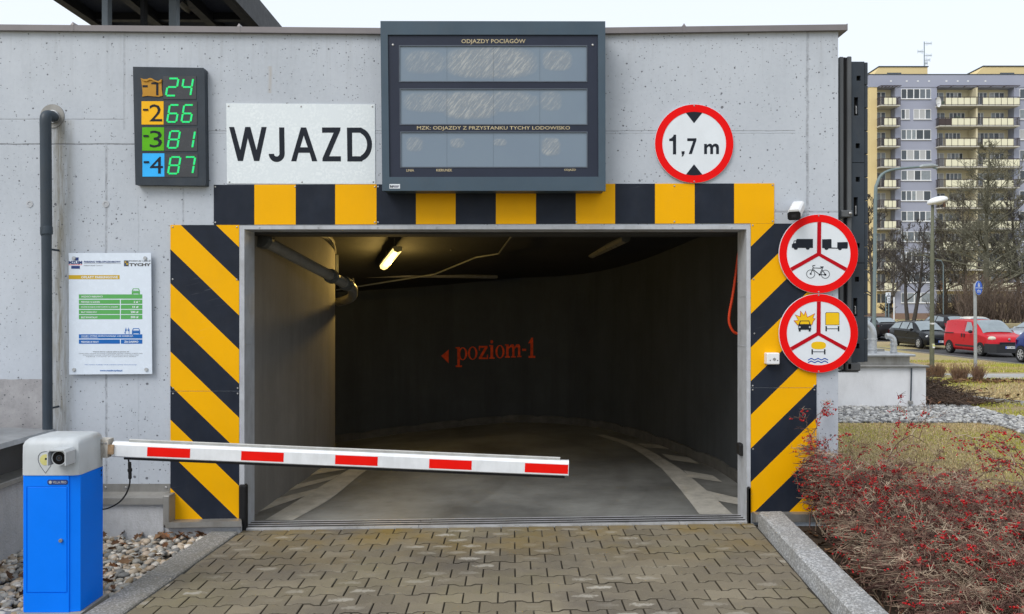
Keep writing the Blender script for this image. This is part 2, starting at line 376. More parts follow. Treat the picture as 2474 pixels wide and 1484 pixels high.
# plinth, flashings and sills
yp = YW - .085
MB().prism([(X(-300), -.4), (X(395, yp), -.4), (X(395, yp), Z(1212, yp)), (X(-300), Z(1212, yp))], yp, YW + .002).build('plinth', m_render, g)
MB().prism([(X(395, yp) + .001, -.4), (X(590), -.4), (X(588), Z(1268) + .012), (X(395, yp) + .001, Z(1268))], yp + .012, YW - .001).build('plinth_foot', m_render, g)
def flash(u0, u1, zt, zl, ylip, lip, name='flashing'):
    x0, x1 = X(u0), X(u1)
    prof = [(YW - .004, zt), (YW - .004, zl + .035), (ylip, zl + .012), (ylip, zl - lip), (ylip + .006, zl - lip), (ylip + .006, zl), (YW + .0, zl + .022), (YW, zt)]
    vs = [(x0, p[0], p[1]) for p in prof] + [(x1, p[0], p[1]) for p in prof]; n = len(prof)
    return MB().add(vs, [tuple(range(n)), tuple(range(2 * n - 1, n - 1, -1))] + [(i, n + i, n + (i + 1) % n, (i + 1) % n) for i in range(n)]).build(name, m_flash, g)
flash(130, 411, Z(1169), Z(1199), YW - .115, .035)
for u in (256, 305, 402): MB().sphere((X(u), YW - .006, Z(1178)), .010, 10, 6, (1, .6, 1)).build('flashing_bolt', m_bolt, g)
MB().bbox(X(396, 5.9), X(415, 5.93), YW - .118, YW - .012, Z(1266, 5.93), Z(1197, 5.9), .004).build('flashing_return', m_flash, g)
sl_ = MB().add([(X(402, 5.9), YW - .12, Z(1263, 5.88)), (X(586, 5.9), YW - .12, Z(1259, 5.88)), (X(582), YW - .001, Z(1252)), (X(416), YW - .001, Z(1255)),
                (X(402, 5.9), YW - .12, Z(1276, 5.88)), (X(586, 5.9), YW - .12, Z(1273, 5.88)), (X(582), YW - .001, Z(1276)), (X(416), YW - .001, Z(1279))],
               [(0,1,2,3), (7,6,5,4), (0,4,5,1), (1,5,6,2), (2,6,7,3), (3,7,4,0)]).build('sill_flashing', m_flash, g)
MB().add([(X(1817), YW - .10, Z(1243, 5.9)), (X(2024), YW - .10, Z(1243, 5.9)), (X(2024), YW - .001, Z(1236)), (X(1817), YW - .001, Z(1236)),
          (X(1817), YW - .10, Z(1262, 5.9)), (X(2024), YW - .10, Z(1262, 5.9)), (X(2024), YW - .001, Z(1262)), (X(1817), YW - .001, Z(1262))],
         [(0,1,2,3), (7,6,5,4), (0,4,5,1), (1,5,6,2), (2,6,7,3), (3,7,4,0)]).build('sill_flashing', m_flash, g)
# form-tie plugs
for u, v in ((72, 493), (256, 493)):
    MB().disc((X(u), Z(v)), .026, YW - .004, YW + .01, 20, .015).disc((X(u), Z(v)), .013, YW - .001, YW + .01, 16).build('tie_plug', m_frame, g)
# threshold: three aluminium bars over the drain
m_alu = M('aluminium_bar', (.70, .71, .73), .30, .6, var=.12, scale=4, dirt=.35, stretch=(1, 6, 6))
for k in range(4):
    y0 = YW - .02 + k * .058
    xs = [OL + .03, X(1037 if k % 2 else 1012), X(1640 - 25 * k), OR - .02]
    for a, b in zip(xs[:-1], xs[1:]):
        mb = MB(); n = .004
        mb.add([(a + .002, y0, gz(a) - .03), (b - .002, y0, gz(b) - .03), (b - .002, y0, gz(b) + .010), (a + .002, y0, gz(a) + .010), (a + .002, y0 + .008, gz(a) + .014), (b - .002, y0 + .008, gz(b) + .014),
                (b - .002, y0 + .030, gz(b) + .014), (a + .002, y0 + .030, gz(a) + .014), (a + .002, y0 + .034, gz(a) - .03), (b - .002, y0 + .034, gz(b) - .03)],
               [(0,1,2,3), (3,2,5,4), (4,5,6,7), (7,6,9,8), (0,3,4,7,8), (1,9,6,5,2)]).build('threshold_bar', m_alu, g)
MB().box(OL, OR, YW - .03, YW + .25, -.2, -.055).build('drain_trough', m_rubber, g)
for k in range(3):  # black strips stand in for the shade in the gaps between bars
    y0 = YW - .02 + k * .058 + .0345
    MB().add([(OL + .03, y0, gz(OL) + .0145), (OR - .02, y0, gz(OR) + .0145), (OR - .02, y0 + .023, gz(OR) + .0145), (OL + .03, y0 + .023, gz(OL) + .0145), (OL + .03, y0, gz(OL) - .03), (OR - .02, y0, gz(OR) - .03), (OR - .02, y0 + .023, gz(OR) - .03), (OL + .03, y0 + .023, gz(OL) - .03)], [(0,1,2,3), (7,6,5,4), (0,4,5,1), (1,5,6,2), (2,6,7,3), (3,7,4,0)]).build('gap_shade_strip', m_rubber, g)

# ------------------------------------------------------------------ hazard boards
def clip(poly, a, b, c):                                                # keep a*x + b*z <= c
    out = []
    for i in range(len(poly)):
        p, q = poly[i], poly[(i + 1) % len(poly)]; dp, dq = a*p[0]+b*p[1]-c, a*q[0]+b*q[1]-c
        if dp <= 0: out.append(p)
        if dp * dq < 0: t = dp / (dp - dq); out.append((p[0]+(q[0]-p[0])*t, p[1]+(q[1]-p[1])*t))
    return out
def px(poly, Y=YW): return [(X(p[0], Y), Z(p[1], Y)) for p in poly]
def screw(root, u, v, y=None, r=.007):
    MB().sphere((X(u), (YW - .007) if y is None else y, Z(v)), r, 8, 5, (1, .5, 1)).build('screw', m_bolt, root)
band = thing('hazard_band', 'long black and yellow block-striped board across the top of the opening', 'hazard board', (X(1190), YW, Z(543)))
bu = [517, 615, 715, 810, 910, 1005, 1101, 1198, 1295, 1391, 1486, 1582, 1678, 1773, 1870]
for k in range(14):
    s0, s1 = -3.5 * (bu[k] - 517) / 1353, -3.5 * (bu[k + 1] - 517) / 1353
    g0 = .6 if bu[k] == 910 else .12
    MB().prism(px([(bu[k] + g0, 447 + s0), (bu[k + 1] - .12, 447 + s1), (bu[k + 1] - .12, 543.5 + s1), (bu[k] + g0, 543.5 + s0)]), YW - .006, YW - .0005).build('stripe', m_black if k % 2 == 0 else m_yellow, band)
for u, v in ((521, 452), (521, 538), (714, 452), (906, 452), (906, 538), (914, 452), (914, 538), (1392, 537), (1629, 450), (1629, 536), (1866, 448), (1866, 535)): screw(band, u, v)
def column(label, u0, u1, v0, v1, vs, slope, vb, half, first_black, mirror, screws):
    root = thing('hazard_column', label, 'hazard board', (X((u0 + u1) / 2), YW, Z(v1)), 'striped boards beside the opening')
    for a, b in ((v0, vs - .5), (vs + .5, v1)):
        full = [(u0, a), (u1, a), (u1, b), (u0, b)]
        k = -12
        while vb + half * k < v1 + 400:
            lo, hi = vb + half * k, vb + half * (k + 1); s = slope if not mirror else -slope
            q = clip(full, s, -1, -(lo) + s * u0)                        # v >= lo + s(u-u0)
            q = clip(q, -s, 1, hi - s * u0)
            if len(q) >= 3:
                blk = (k % 2 == 0) == first_black
                MB().prism(px(q), YW - .006, YW - .0005).build('stripe', m_black if blk else m_yellow, root)
            k += 1
    for u, v in screws: screw(root, u, v)
    return root
column('black and yellow diagonal hazard board on the wall behind the barrier arm', 412.5, 579, 544, 1255, 945, .965, 520, 82.3, False, False,
       [(418, 549), (573, 549), (418, 675), (573, 676), (419, 938), (575, 938), (419, 951), (575, 951), (420, 1246)])
column('black and yellow diagonal hazard board behind the two three-part signs', 1813.5, 1972, 540.5, 1238, 937, .98, 596, 81.2, True, True,
       [(1818, 545), (1820, 675), (1822, 806), (1818, 932), (1967, 932), (1818, 942), (1967, 942), (1819, 1085)])

# ------------------------------------------------------------------ WJAZD board
wj = thing('entrance_sign', 'white mottled board reading WJAZD in black capitals', 'sign', (X(727), YW, Z(445)))
mm, t, b = new_mat('mottled_white_sheet'); vec = coords(t)
d1 = NOISE(t, vec, 55, 3, .5); d2 = NOISE(t, vec, 5, 3)
c_ = RAMP(t, d1, [(.50, (.66, .72, .75)), (.56, (.78, .83, .85))])
c_ = MIX(t, MA(t, 'MULTIPLY_ADD', d2, 2, -.6, True), (.68, .735, .765), c_)
t.links.new(c_, b.inputs['Base Color']); b.inputs['Roughness'].default_value = .4
MB().prism(px([(547, 250), (906, 252.5), (907, 445), (549, 444)]), YW - .005, YW - .0004).build('board', mm, wj)
LX = lambda x: X(525.0 + x * .1687); LZ = lambda y: Z(228.8 + y * .1687)
def lp(pts): return [(LX(x), LZ(y)) for x, y in pts]
def arc(c, rx, ry, a0, a1, n=12): return [(c[0] + rx * math.cos(R(a0 + (a1 - a0) * i / n)), c[1] + ry * math.sin(R(a0 + (a1 - a0) * i / n))) for i in range(n + 1)]
letters = [
    [lp([(172,466),(245,466),(333,797),(403,466),(477,466),(565,797),(637,466),(710,466),(605,953),(530,953),(440,625),(372,953),(298,953)])],
    [lp([(888,472),(962,472),(968,850)] + arc((854,850),114,118,0,180) + [(815,850)] + arc((854,850),39,38,180,0))],
    [lp([(1060,957),(1200,473),(1275,473),(1435,957),(1360,957),(1325,835),(1165,835),(1135,957)]), lp([(1240,590),(1190,757),(1298,757)])],
    [lp([(1502,473),(1765,473),(1765,512),(1605,885),(1772,885),(1772,958),(1508,958),(1508,915),(1668,548),(1502,548)])],
    [lp([(1858,475),(2062,475)] + arc((2020,717),198,242,-72,72) + [(2075,960),(1865,960)]), lp([(1932,548),(2050,548)] + arc((2005,717),142,170,-66,66) + [(2055,885),(1935,885)])]]
for l in letters: flat('letter', [l], m_ink, wj, YW - .0052, .001)
for u, v in ((553, 257), (728, 258), (900, 258), (555, 440), (730, 440), (902, 440)): screw(wj, u, v, YW - .006)

# ------------------------------------------------------------------ departures display
YB = 5.80
db = thing('departure_display', 'large slate-framed departures display with scratched blank panes', 'display board', (X(1190, YB), YW, Z(460, YB)))
DX = lambda x: X(874.9 + x * .3084, YB); DZ = lambda y: Z(26.9 + y * .3084, YB)
def dl(pts): return [(DX(x), DZ(y)) for x, y in pts]
outer = dl([(143,78),(1905,80),(1908,1408),(157,1408)]); inner = dl([(200,185),(1848,185),(1852,1298),(213,1300)])
MB().prism([outer, inner], YB, YB + .05).build('frame', m_slate, db)
MB().prism(dl([(150,86),(1898,88),(1901,1400),(164,1400)]), YB + .051, YW - .002).build('housing', m_slate, db)
rows = [[(290,268),(1762,268),(1762,550),(293,550)], [(296,607),(1763,607),(1763,887),(297,887)], [(300,945),(1764,945),(1764,1222),(301,1222)]]
m_mask = M('dark_blue_mask', (.020, .026, .046), .45, 0, var=.12, scale=4)
MB().prism([dl([(199,184),(1849,184),(1853,1299),(212,1301)])] + [dl(r) for r in rows], YB + .012, YB + .02).build('mask', m_mask, db)
mm, t, b = new_mat('scratched_pane'); vec = coords(t)
sx = N(t, 'ShaderNodeSeparateXYZ'); t.links.new(vec, sx.inputs[0])
msk = None
for (cx, cy, rx, ry, k) in ((490,395,170,95,.5), (1010,400,370,128,1), (1530,380,120,85,.8), (560,710,250,82,.6), (845,735,230,112,1), (1150,705,200,85,.7), (1280,700,110,50,.5),
                        (1480,700,90,80,.55), (410,1040,70,60,.55), (745,1030,60,40,.6), (1080,1025,55,30,.6), (1480,1060,80,75,.8)):
    dx = MA(t, 'DIVIDE', MA(t, 'SUBTRACT', sx.outputs['X'], DX(cx)), abs(DX(cx + rx) - DX(cx)))
    dz = MA(t, 'DIVIDE', MA(t, 'SUBTRACT', sx.outputs['Z'], DZ(cy)), abs(DZ(cy + ry) - DZ(cy)))
    p4 = lambda q: MA(t, 'POWER', MA(t, 'ABSOLUTE', q), 3)
    d = MA(t, 'MULTIPLY', MA(t, 'MULTIPLY_ADD', MA(t, 'ADD', p4(dx), p4(dz)), -1.6, 1.7, True), k)
    msk = d if msk is None else MA(t, 'MAXIMUM', msk, d)
mp0 = N(t, 'ShaderNodeMapping'); mp0.inputs['Rotation'].default_value = (0, R(52), 0); t.links.new(vec, mp0.inputs['Vector'])
mp = N(t, 'ShaderNodeMapping'); mp.inputs['Scale'].default_value = (9, 9, 75); t.links.new(mp0.outputs[0], mp.inputs['Vector'])
sc1 = NOISE(t, mp.outputs[0], 1.5, 4, .7); sc2 = NOISE(t, vec, 60, 4, .7); big = NOISE(t, vec, 2.2, 3)
s_ = MA(t, 'MULTIPLY', msk, MA(t, 'MULTIPLY_ADD', sc1, 7.5, -3.7, True))
col = MIX(t, big, (.150, .20, .265), (.18, .235, .29))
col = MIX(t, MA(t, 'MULTIPLY', msk, MA(t, 'MULTIPLY_ADD', sc2, 1.6, -.4, True)), col, (.28, .285, .28))
col = MIX(t, MA(t, 'MULTIPLY', s_, .75), col, (.42, .43, .42))
col = MIX(t, MA(t, 'MULTIPLY', MA(t, 'MULTIPLY', msk, MA(t, 'MULTIPLY_ADD', sc1, -8, 3.1, True)), .45), col, (.10, .11, .125))
t.links.new(col, b.inputs['Base Color']); b.inputs['Roughness'].default_value = .32
BUMP(t, b, MA(t, 'MULTIPLY', msk, sc1), .5, .003); m_pane = mm
for r_, row in enumerate(rows):
    xs = [row[0][0], 663, 1028, 1393, row[1][0]]; y0, y1 = row[0][1], row[2][1]
    for a, c in zip(xs[:-1], xs[1:]):
        MB().prism(dl([(a + .7, y0 + 2), (c - .7, y0 + 2), (c - .7, y1 - 2), (a + .7, y1 - 2)]), YB + .0165, YB + .024).build('pane', m_pane, db)
    MB().prism([dl([(xs[0]-3,y0-3),(xs[4]+3,y0-3),(xs[4]+3,y1+3),(xs[0]-3,y1+3)]), dl([(xs[0]+3,y0+4),(xs[4]-3,y0+4),(xs[4]-3,y1-4),(xs[0]+3,y1-4)])], YB + .0085, YB + .0115).build('pane_trim', M('pane_trim', (.10, .12, .15), .4), db)
def dtext(s, x0, x1, y0, y1, bold=.008): text(s, (DX(x0), DX(x1), DZ(y1), DZ(y0)), YB + .0105, m_gold, db, bold)
dtext('ODJAZDY POCIĄGÓW', 777, 1280, 208, 258)
dtext('MZK: ODJAZDY Z PRZYSTANKU TYCHY LODOWISKO', 428, 1630, 899, 935)
dtext('LINIA', 345, 405, 1236, 1256, .012); dtext('KIERUNEK', 580, 705, 1235, 1255, .012); dtext('ODJAZD', 1583, 1675, 1234, 1254, .012)
for x, y in ((240, 261), (1808, 262)): MB().sphere((DX(x), YB + .011, DZ(y)), .009, 10, 6, (1, .5, 1)).build('bolt', m_bolt, db)
MB().prism(dl([(214,1356),(297,1356),(297,1391),(214,1391)]), YB - .0015, YB - .0002).build('maker_sticker', m_white, db)
flat('sticker_print', [dl([(245,1374),(250,1366),(292,1366),(282,1384),(250,1384)])], M('sticker_grey', (.25, .26, .3), .5), db, YB - .0017, .0006)
flat('sticker_print', [dl(q) for q in ([(219,1364),(226,1364),(226,1384),(219,1384)], [(229,1370),(235,1368),(236,1384),(230,1384)], [(238,1366),(247,1366),(241,1384),(238,1384)])], m_ink, db, YB - .0024, .0006)

# ------------------------------------------------------------------ free-space counter
YL = 5.935
ls = thing('space_counter', 'dark box showing free spaces per level in green lit digits', 'counter display', (X(412, YL), YW, Z(447, YL)))
SX = lambda x: X(296.1 + x * .2268, YL); SZ = lambda y: Z(134.6 + y * .2268, YL)
def sl2(pts): return [(SX(x), SZ(y)) for x, y in pts]
face = sl2([(110,118),(862,130),(872,142),(888,1372),(880,1385),(136,1376)])
MB().prism(face, YL, YW - .001).build('housing', m_dark, ls)
cells = [((198,245),(430,440)), ((204,487),(438,735)), ((211,765),(443,1013)), ((214,1042),(447,1290))]
leds = [((433,220),(786,465)), ((441,490),(794,740)), ((447,770),(798,1019)), ((450,1047),(802,1293))]
cols = [(.44, .22, .02), (.84, .44, .0), (.09, .40, .0), (.03, .42, .90)]
m_led_bg = M('led_window', (.055, .058, .064), .25, 0, var=.1)
m_led = EM('led_green', (.0, .95, .16), .72); m_led2 = EM('led_cyan', (.0, .85, .45), .72)
for i, ((a, c), num) in enumerate(zip(cells, '1234')):
    mt = M('level_tile_' + num, cols[i], .45, var=.06)
    if i == 0:                                                          # the first film has shrivelled
        pts = [(198,244),(232,262),(270,262),(300,246),(322,252),(350,272),(388,282),(425,258),(418,300),(420,360),(430,430),(390,440),(330,436),(270,430),(212,438),(218,405),(212,340),(205,280)]
        tl = MB().prism(sl2(pts), YL - .006, YL - .0005).build('level_tile', mt, ls)
        MB().prism(sl2([(198,244),(232,256),(270,255),(300,243),(322,248),(350,266),(388,278),(425,256),(418,288),(388,294),(350,282),(320,265),(298,262),(268,278),(230,276)]), YL - .014, YL - .0065).build('curled_edge', mt, tl)
    else:
        tl = MB().prism(sl2([a, (c[0], a[1]), c, (a[0], c[1])]), YL - .003, YL - .0005).build('level_tile', mt, ls)
    zy = [(285, 425), (520, 702), (800, 980), (1078, 1258)][i]
    text('-' , (SX(217 + 4 * i), SX(272 + 5 * i), SZ(sum(zy)/2 - 22 if i else 340), SZ(sum(zy)/2 - 42 if i else 318)), YL - .0075, m_ink, tl, .0)
    if i == 0: flat('digit', [sl2([(362,425),(362,310),(308,306),(312,290),(350,284),(362,276),(386,284),(386,425)])], m_ink, tl, YL - .0065, .001)
    else: text(num, (SX(285 + 3 * i), SX(424 if i < 3 else 432), SZ(zy[1]), SZ(zy[0])), YL - .0045, m_ink, tl, .0)
SEG = {'0':'abcdef','1':'bc','2':'abged','3':'abgcd','4':'fgbc','5':'afgcd','6':'afgedc','7':'abc','8':'abcdefg','9':'abcdfg'}
def led_digit(ch, x0, x1, y0, y1, root):
    sl = 30                                                             # slant of the digits
    def pt(fx, fy): return (SX(x0 + (x1 - x0) * fx + sl * (.5 - fy)), SZ(y0 + (y1 - y0) * fy))
    ends = dict(a=((.0,0),(1,0)), b=((1,.0),(1,.5)), c=((1,.5),(1,1)), d=((0,1),(1,1)), e=((0,.5),(0,1)), f=((0,0),(0,.5)), g=((0,.5),(1,.5)))
    mb, mb2 = MB(), MB()
    for s in SEG[ch]:
        (ax, ay), (bx, by) = ends[s]; n = 7
        for k in range(n):
            f = (k + .5) / n * .86 + .07
            for q in (-1, 1):
                ox, oy = (0, q * .021) if ay == by else (q * .042, 0)
                p = pt(ax + (bx - ax) * f + ox, ay + (by - ay) * f + oy)
                (mb if (k + q) % 3 else mb2).disc(p, .0046, YL - .007, YL - .0035, 6)
    d = mb.build('lit_digit', m_led, root); mb2.build('led_dots', m_led2, d)
nums = ['24', '66', '81', '87']
for i, (a, c) in enumerate(leds):
    w = MB().prism(sl2([a, (c[0], a[1]), c, (a[0], c[1])]), YL - .0035, YL - .0005).build('led_window', m_led_bg, ls)
    off = [(480,584,640,740), (492,590,645,742), (498,600,655,760), (502,606,655,762)][i]
    y0, y1 = [(246,428), (528,708), (806,984), (1082,1258)][i]
    led_digit(nums[i][0], off[0], off[1], y0, y1, w); led_digit(nums[i][1], off[2], off[3], y0, y1, w)

# ------------------------------------------------------------------ tariff board
YT = 5.965
tb = thing('tariff_board', 'white parking fee board with green and blue price tables', 'sign', (X(267), YW, Z(906)))
TX = lambda x: X(134.6 + x * .2357, YT); TZ = lambda y: Z(592.2 + y * .2357, YT)
def tl_(x0, y0, x1, y1): return [(TX(x0), TZ(y0)), (TX(x1), TZ(y0)), (TX(x1), TZ(y1)), (TX(x0), TZ(y1))]
MB().prism([(TX(132), TZ(82)), (TX(976), TZ(80)), (TX(988), TZ(1322)), (TX(137), TZ(1328))], YT, YT + .006).build('panel', M('fee_sheet', (.66, .73, .82), .25, 0, var=.03, scale=20), tb)
m_green = M('print_green', (.10, .37, .10), .4, var=.05); m_blue = M('print_blue', (.008, .12, .42), .4, var=.05)
m_navy = M('print_navy', (.025, .05, .18), .4); m_ochre = M('print_ochre', (.55, .36, .02), .4, var=.05); m_grey = M('print_grey', (.09, .09, .09), .5)
pr = lambda n, boxes, m: flat(n, [tl_(*q) for q in boxes], m, tb, YT - .0003, .0006)
pr('price_table', [(238,506,888,550), (238,560,658,603), (668,560,888,603), (238,612,658,655), (668,612,888,655), (238,664,658,708), (668,664,888,708), (238,716,658,760), (668,716,888,760)], m_green)
pr('price_table', [(238,915,888,958), (238,968,658,1012), (668,968,888,1012)], m_blue)
pr('heading_strip', [(134,308,655,350)], m_ochre)
pr('road_emblem', [(200,127,235,160), (160,214,248,243)], m_navy); pr('emblem_line', [(134,200,270,205)], m_red); pr('emblem_line', [(290,188,668,190)], m_grey)
pr('town_emblem', [(700,158,748,218)], m_grey)
flat('emblem_dots', [circ((TX(716), TZ(175)), .006, 10), circ((TX(733), TZ(195)), .007, 10)], m_ochre, tb, YT - .0011, .0006)
flat('emblem_dots', [circ((TX(716), TZ(205)), .005, 10)], m_blue, tb, YT - .0011, .0006)
def car_icon(x, y, m):
    fl_ = lambda q: [(TX(x + a), TZ(y + c)) for a, c in q]
    flat('car_symbol', [[fl_([(-30,-55),(30,-55),(42,-28),(-42,-28)]), fl_([(-24,-48),(24,-48),(32,-32),(-32,-32)])], [fl_([(-42,-26),(42,-26),(42,4),(26,4),(26,-2),(-26,-2),(-26,4),(-42,4)])]], m, tb, YT - .0003, .0006)
car_icon(822, 500, m_green); car_icon(824, 908, m_blue)
flat('people_symbol', [circ((TX(720), TZ(853)), .004, 8), circ((TX(746), TZ(853)), .004, 8), tl_(712,862,725,885), tl_(742,862,756,885), tl_(722,868,744,874), tl_(712,885,717,912), tl_(750,885,755,912), tl_(706,890,712,908)], m_blue, tb, YT - .0003, .0006)
m_pw = M('print_white', (.72, .76, .80), .5, var=.03)
tt = lambda s, x0, x1, y0, y1, m, b=.02: text(s, (TX(x0), TX(x1), TZ(y1), TZ(y0)), YT - .0014, m, tb, b)
tt('MZUiM', 134, 272, 163, 196, m_navy, .04); tt('PARKING WIELOPOZIOMOWY', 291, 667, 163, 182, m_navy, .03); tt('NIESTRZEŻONY', 291, 482, 203, 216, m_grey, 0)
tt('PARKUJ I JEDŹ', 755, 974, 152, 174, m_grey); tt('TYCHY', 755, 976, 186, 217, m_grey, .05); tt('OPŁATY PARKINGOWE', 262, 637, 318, 342, m_pw, .03)
for s, y in (('WSZYSCY KIEROWCY', 520), ('PIERWSZE 12 GODZIN', 575), ('KAŻDE KOLEJNE ROZPOCZĘTE 12 GODZIN', 626), ('BILET MIESIĘCZNY', 680), ('BILET KWARTALNY', 733)):
    tt(s, 262, {520: 486, 575: 453, 626: 638, 680: 425, 733: 430}[y], y, y + 18, m_pw)
for s, x0, x1, y in (('2 zł *', 800, 865, 572), ('10 zł', 787, 848, 624), ('200 zł', 770, 848, 676), ('500 zł', 770, 848, 728)): tt(s, x0, x1, y, y + 22, m_pw, .03)
tt('OSOBY, KTÓRE ODPROWADZAJĄ LUB ODBIERAJĄ', 262, 795, 923, 944, m_pw); tt('PASAŻERA POCIĄGU', 262, 434, 946, 957, m_pw); tt('PIERWSZE 30 MINUT', 262, 442, 984, 1002, m_pw); tt('ZA DARMO', 703, 848, 981, 1002, m_pw, .03)
tt('*Przerwa dobowa w płynnej opłacie za pierwsze 12h', 380, 752, 1088, 1102, m_grey)
tt('Używana opłata w wysokości 2zł za pierwsze 12 godzin zostaje rozpoczęta w godzinach od 02:00 do 24:00.', 238, 890, 1106, 1118, m_grey, 0)
tt('Za postój pojazdu na parkingu między godziną 24:00 a 02:00 automatycznie naliczana będzie', 282, 850, 1122, 1134, m_grey, 0)
tt('opłata równa w wysokości bilet', 310, 825, 1138, 1150, m_grey, 0)
tt('Pełny regulamin określający zasady korzystania z parkingu wielopoziomowego', 300, 832, 1221, 1233, m_blue, 0)
tt('www.mzuim.tychy.pl', 453, 683, 1277, 1300, m_blue, .03)
for x, y in ((188, 136), (918, 134), (190, 1279), (930, 1276)):
    MB().lathe([(.0, -.008), (.0125, -.008), (.0145, -.005), (.0145, .0), (.008, .001), (.008, .036)], (TX(x), YT, TZ(y)), 'Y', 16).build('standoff', m_galv, tb)

# ------------------------------------------------------------------ round signs
def round_sign(name, label, cu_, cv_, rp, rip, Y, holes):
    root = thing(name, label, 'road sign', (X(cu_, Y), YW, Z(cv_ + rp, Y)))
    c = (X(cu_, Y), Z(cv_, Y)); k = Y / F
    mb = MB().lathe([(0, .012), (rp * k, .012), (rp * k, .0), (rp * k - .004, -.001), (0, -.001)], (c[0], Y, c[1]), 'Y', 64)
    mb.build('plate', m_white, root)
    MB().disc(c, rp * k - .002, Y - .0035, Y - .0012, 64, rip * k).build('red_ring', m_red, root)
    for v in holes: MB().sphere((c[0], Y - .0035, Z(v, Y)), .0065, 8, 5, (1, .5, 1)).build('screw', m_bolt, root)
    return root, c, k
hs_, c, k = round_sign('height_limit_sign', 'round red-ringed sign limiting height to 1,7 m above the opening', 1677, 347.5, 95.3, 77, 5.985, (256, 439))
HX = lambda x: X(1514.2 + x * .2721, 5.985); HZ_ = lambda y: Z(201.9 + y * .2721, 5.985)
hp = lambda q: [(HX(x), HZ_(y)) for x, y in q]
cir = lambda a0, a1: [(598 + 283 * math.cos(R(a)), 535 - 283 * math.sin(R(a))) for a in np.linspace(a0, a1, 7)]
flat('arrow', [hp(cir(104.8, 75.2) + [(597, 353)])], m_ink, hs_, 5.9838, .001)
flat('arrow', [hp(cir(255.2, 284.8) + [(597, 718)])], m_ink, hs_, 5.9838, .001)
flat('digit', [hp([(410,630),(410,512),(377,512),(377,492),(396,486),(412,470),(416,455),(438,455),(438,630)])], m_ink, hs_, 5.9838, .001)
flat('comma', [hp([(487,602),(513,602),(513,620),(500,646),(486,650),(493,632),(487,628)])], m_ink, hs_, 5.9838, .001)
flat('digit', [hp([(537,487),(618,487),(618,504),(578,627),(550,627),(590,512),(537,512)])], m_ink, hs_, 5.9838, .001)
flat('letter', [hp([(687,627),(687,537),(711,537),(711,549)] + [(722,540),(738,534),(752,539),(759,550),(770,539),(786,534),(802,538),(814,548),(818,565),(818,627),(793,627),(793,572),(786,560),(776,560),(766,570),(766,627),(741,627),(741,572),(734,560),(724,560),(712,572),(712,627)])], m_ink, hs_, 5.9838, .001)

Q = lambda q: [(X(1857.5 + x * .2857, 5.97), Z(491.3 + y * .2857, 5.97)) for x, y in q]
QC = lambda x, y, r, n=20: [(X(1857.5 + (x + r * math.cos(2*math.pi*i/n)) * .2857, 5.97), Z(491.3 + (y - r * math.sin(2*math.pi*i/n)) * .2857, 5.97)) for i in range(n)]
def tri_sign(label, cy, dx):
    root, c, k = round_sign('vehicle_ban_sign', label, 1977.5, 491.3 + cy * .2857, 95.6, 77, 5.97, (491.3 + (cy - 322) * .2857, 491.3 + (cy + 322) * .2857))
    flat('divider', [Q([(410+dx, cy-268), (442+dx, cy-268), (440+dx, cy-2), (660, cy+118), (644, cy+146), (422+dx, cy+18), (196, cy+146), (180, cy+118), (406+dx, cy-8)])], m_redbar, root, 5.9685, .0022)
    return root
Y9 = 5.9683
sA = tri_sign('upper round sign with truck, trailer and bicycle in three fields', 428, 0)
flat('truck_symbol', [[Q([(234,302),(372,302),(372,378),(345,378),(340,390),(328,394),(316,390),(311,378),(245,378),(240,390),(228,394),(214,390),(209,378),(194,376),(194,348),(206,338),(212,316),(230,314),(234,308)]), Q([(215,322),(228,320),(228,336),(211,338)])]], m_ink, sA, Y9, .001)
flat('trailer_symbol', [Q([(450,305),(526,303),(529,312),(529,374),(578,376),(578,330),(664,328),(667,336),(667,372),(662,384),(616,384),(612,394),(600,397),(588,393),(584,384),(505,382),(498,391),(485,396),(473,390),(469,380),(450,378)])], m_ink, sA, Y9, .001)
bk = [[QC(353,598,37), QC(353,598,33)], [QC(477,600,37), QC(477,600,33)], [QC(353,597,8,12)], [QC(477,604,9,12)], [QC(429,604,8,12)]]
for a, c in (((353,597),(374,545)), ((374,545),(370,530)), ((370,527),(392,525)), ((372,547),(446,549)), ((374,560),(429,604)), ((429,604),(455,545)), ((448,560),(477,602)), ((429,604),(477,604))):
    d = Vector((c[0]-a[0], c[1]-a[1])).normalized(); n = Vector((-d.y, d.x)) * 2.8
    bk.append([Q([(a[0]+n.x, a[1]+n.y), (c[0]+n.x, c[1]+n.y), (c[0]-n.x, c[1]-n.y), (a[0]-n.x, a[1]-n.y)])])
bk.append([Q([(430,536),(462,533),(460,544),(442,545)])])
flat('bicycle_symbol', bk, m_ink, sA, Y9, .001)
sB = tri_sign('lower round sign with exploding car, yellow load and tanker over waves', 1100, -4)
m_sy = M('sign_yellow', (.80, .50, .006), .4, var=.04); m_sb = M('sign_blue', (.015, .07, .35), .4)
flat('burst_edge', [Q([(208,992),(246,988),(218,940),(262,956),(266,908),(296,944),(310,908),(326,962),(390,930),(374,970),(394,976),(376,1000),(364,1032),(240,1032)])], m_redbar, sB, Y9, .0006)
flat('burst', [Q([(216,994),(252,991),(226,948),(267,962),(270,917),(297,952),(309,919),(323,968),(382,938),(368,972),(386,978),(371,999),(360,1028),(244,1028)])], m_sy, sB, Y9 - .0008, .0006)
flat('car_symbol', [[Q([(262,992),(340,992),(346,1014),(355,1026),(356,1068),(352,1068),(352,1084),(336,1084),(336,1069),(268,1069),(268,1084),(252,1084),(252,1068),(248,1066),(248,1026),(256,1014)]), Q([(268,998),(336,998),(342,1022),(260,1022)]), QC(260,1046,8,10), QC(344,1046,8,10)]], m_ink, sB, Y9 - .0016, .0006)
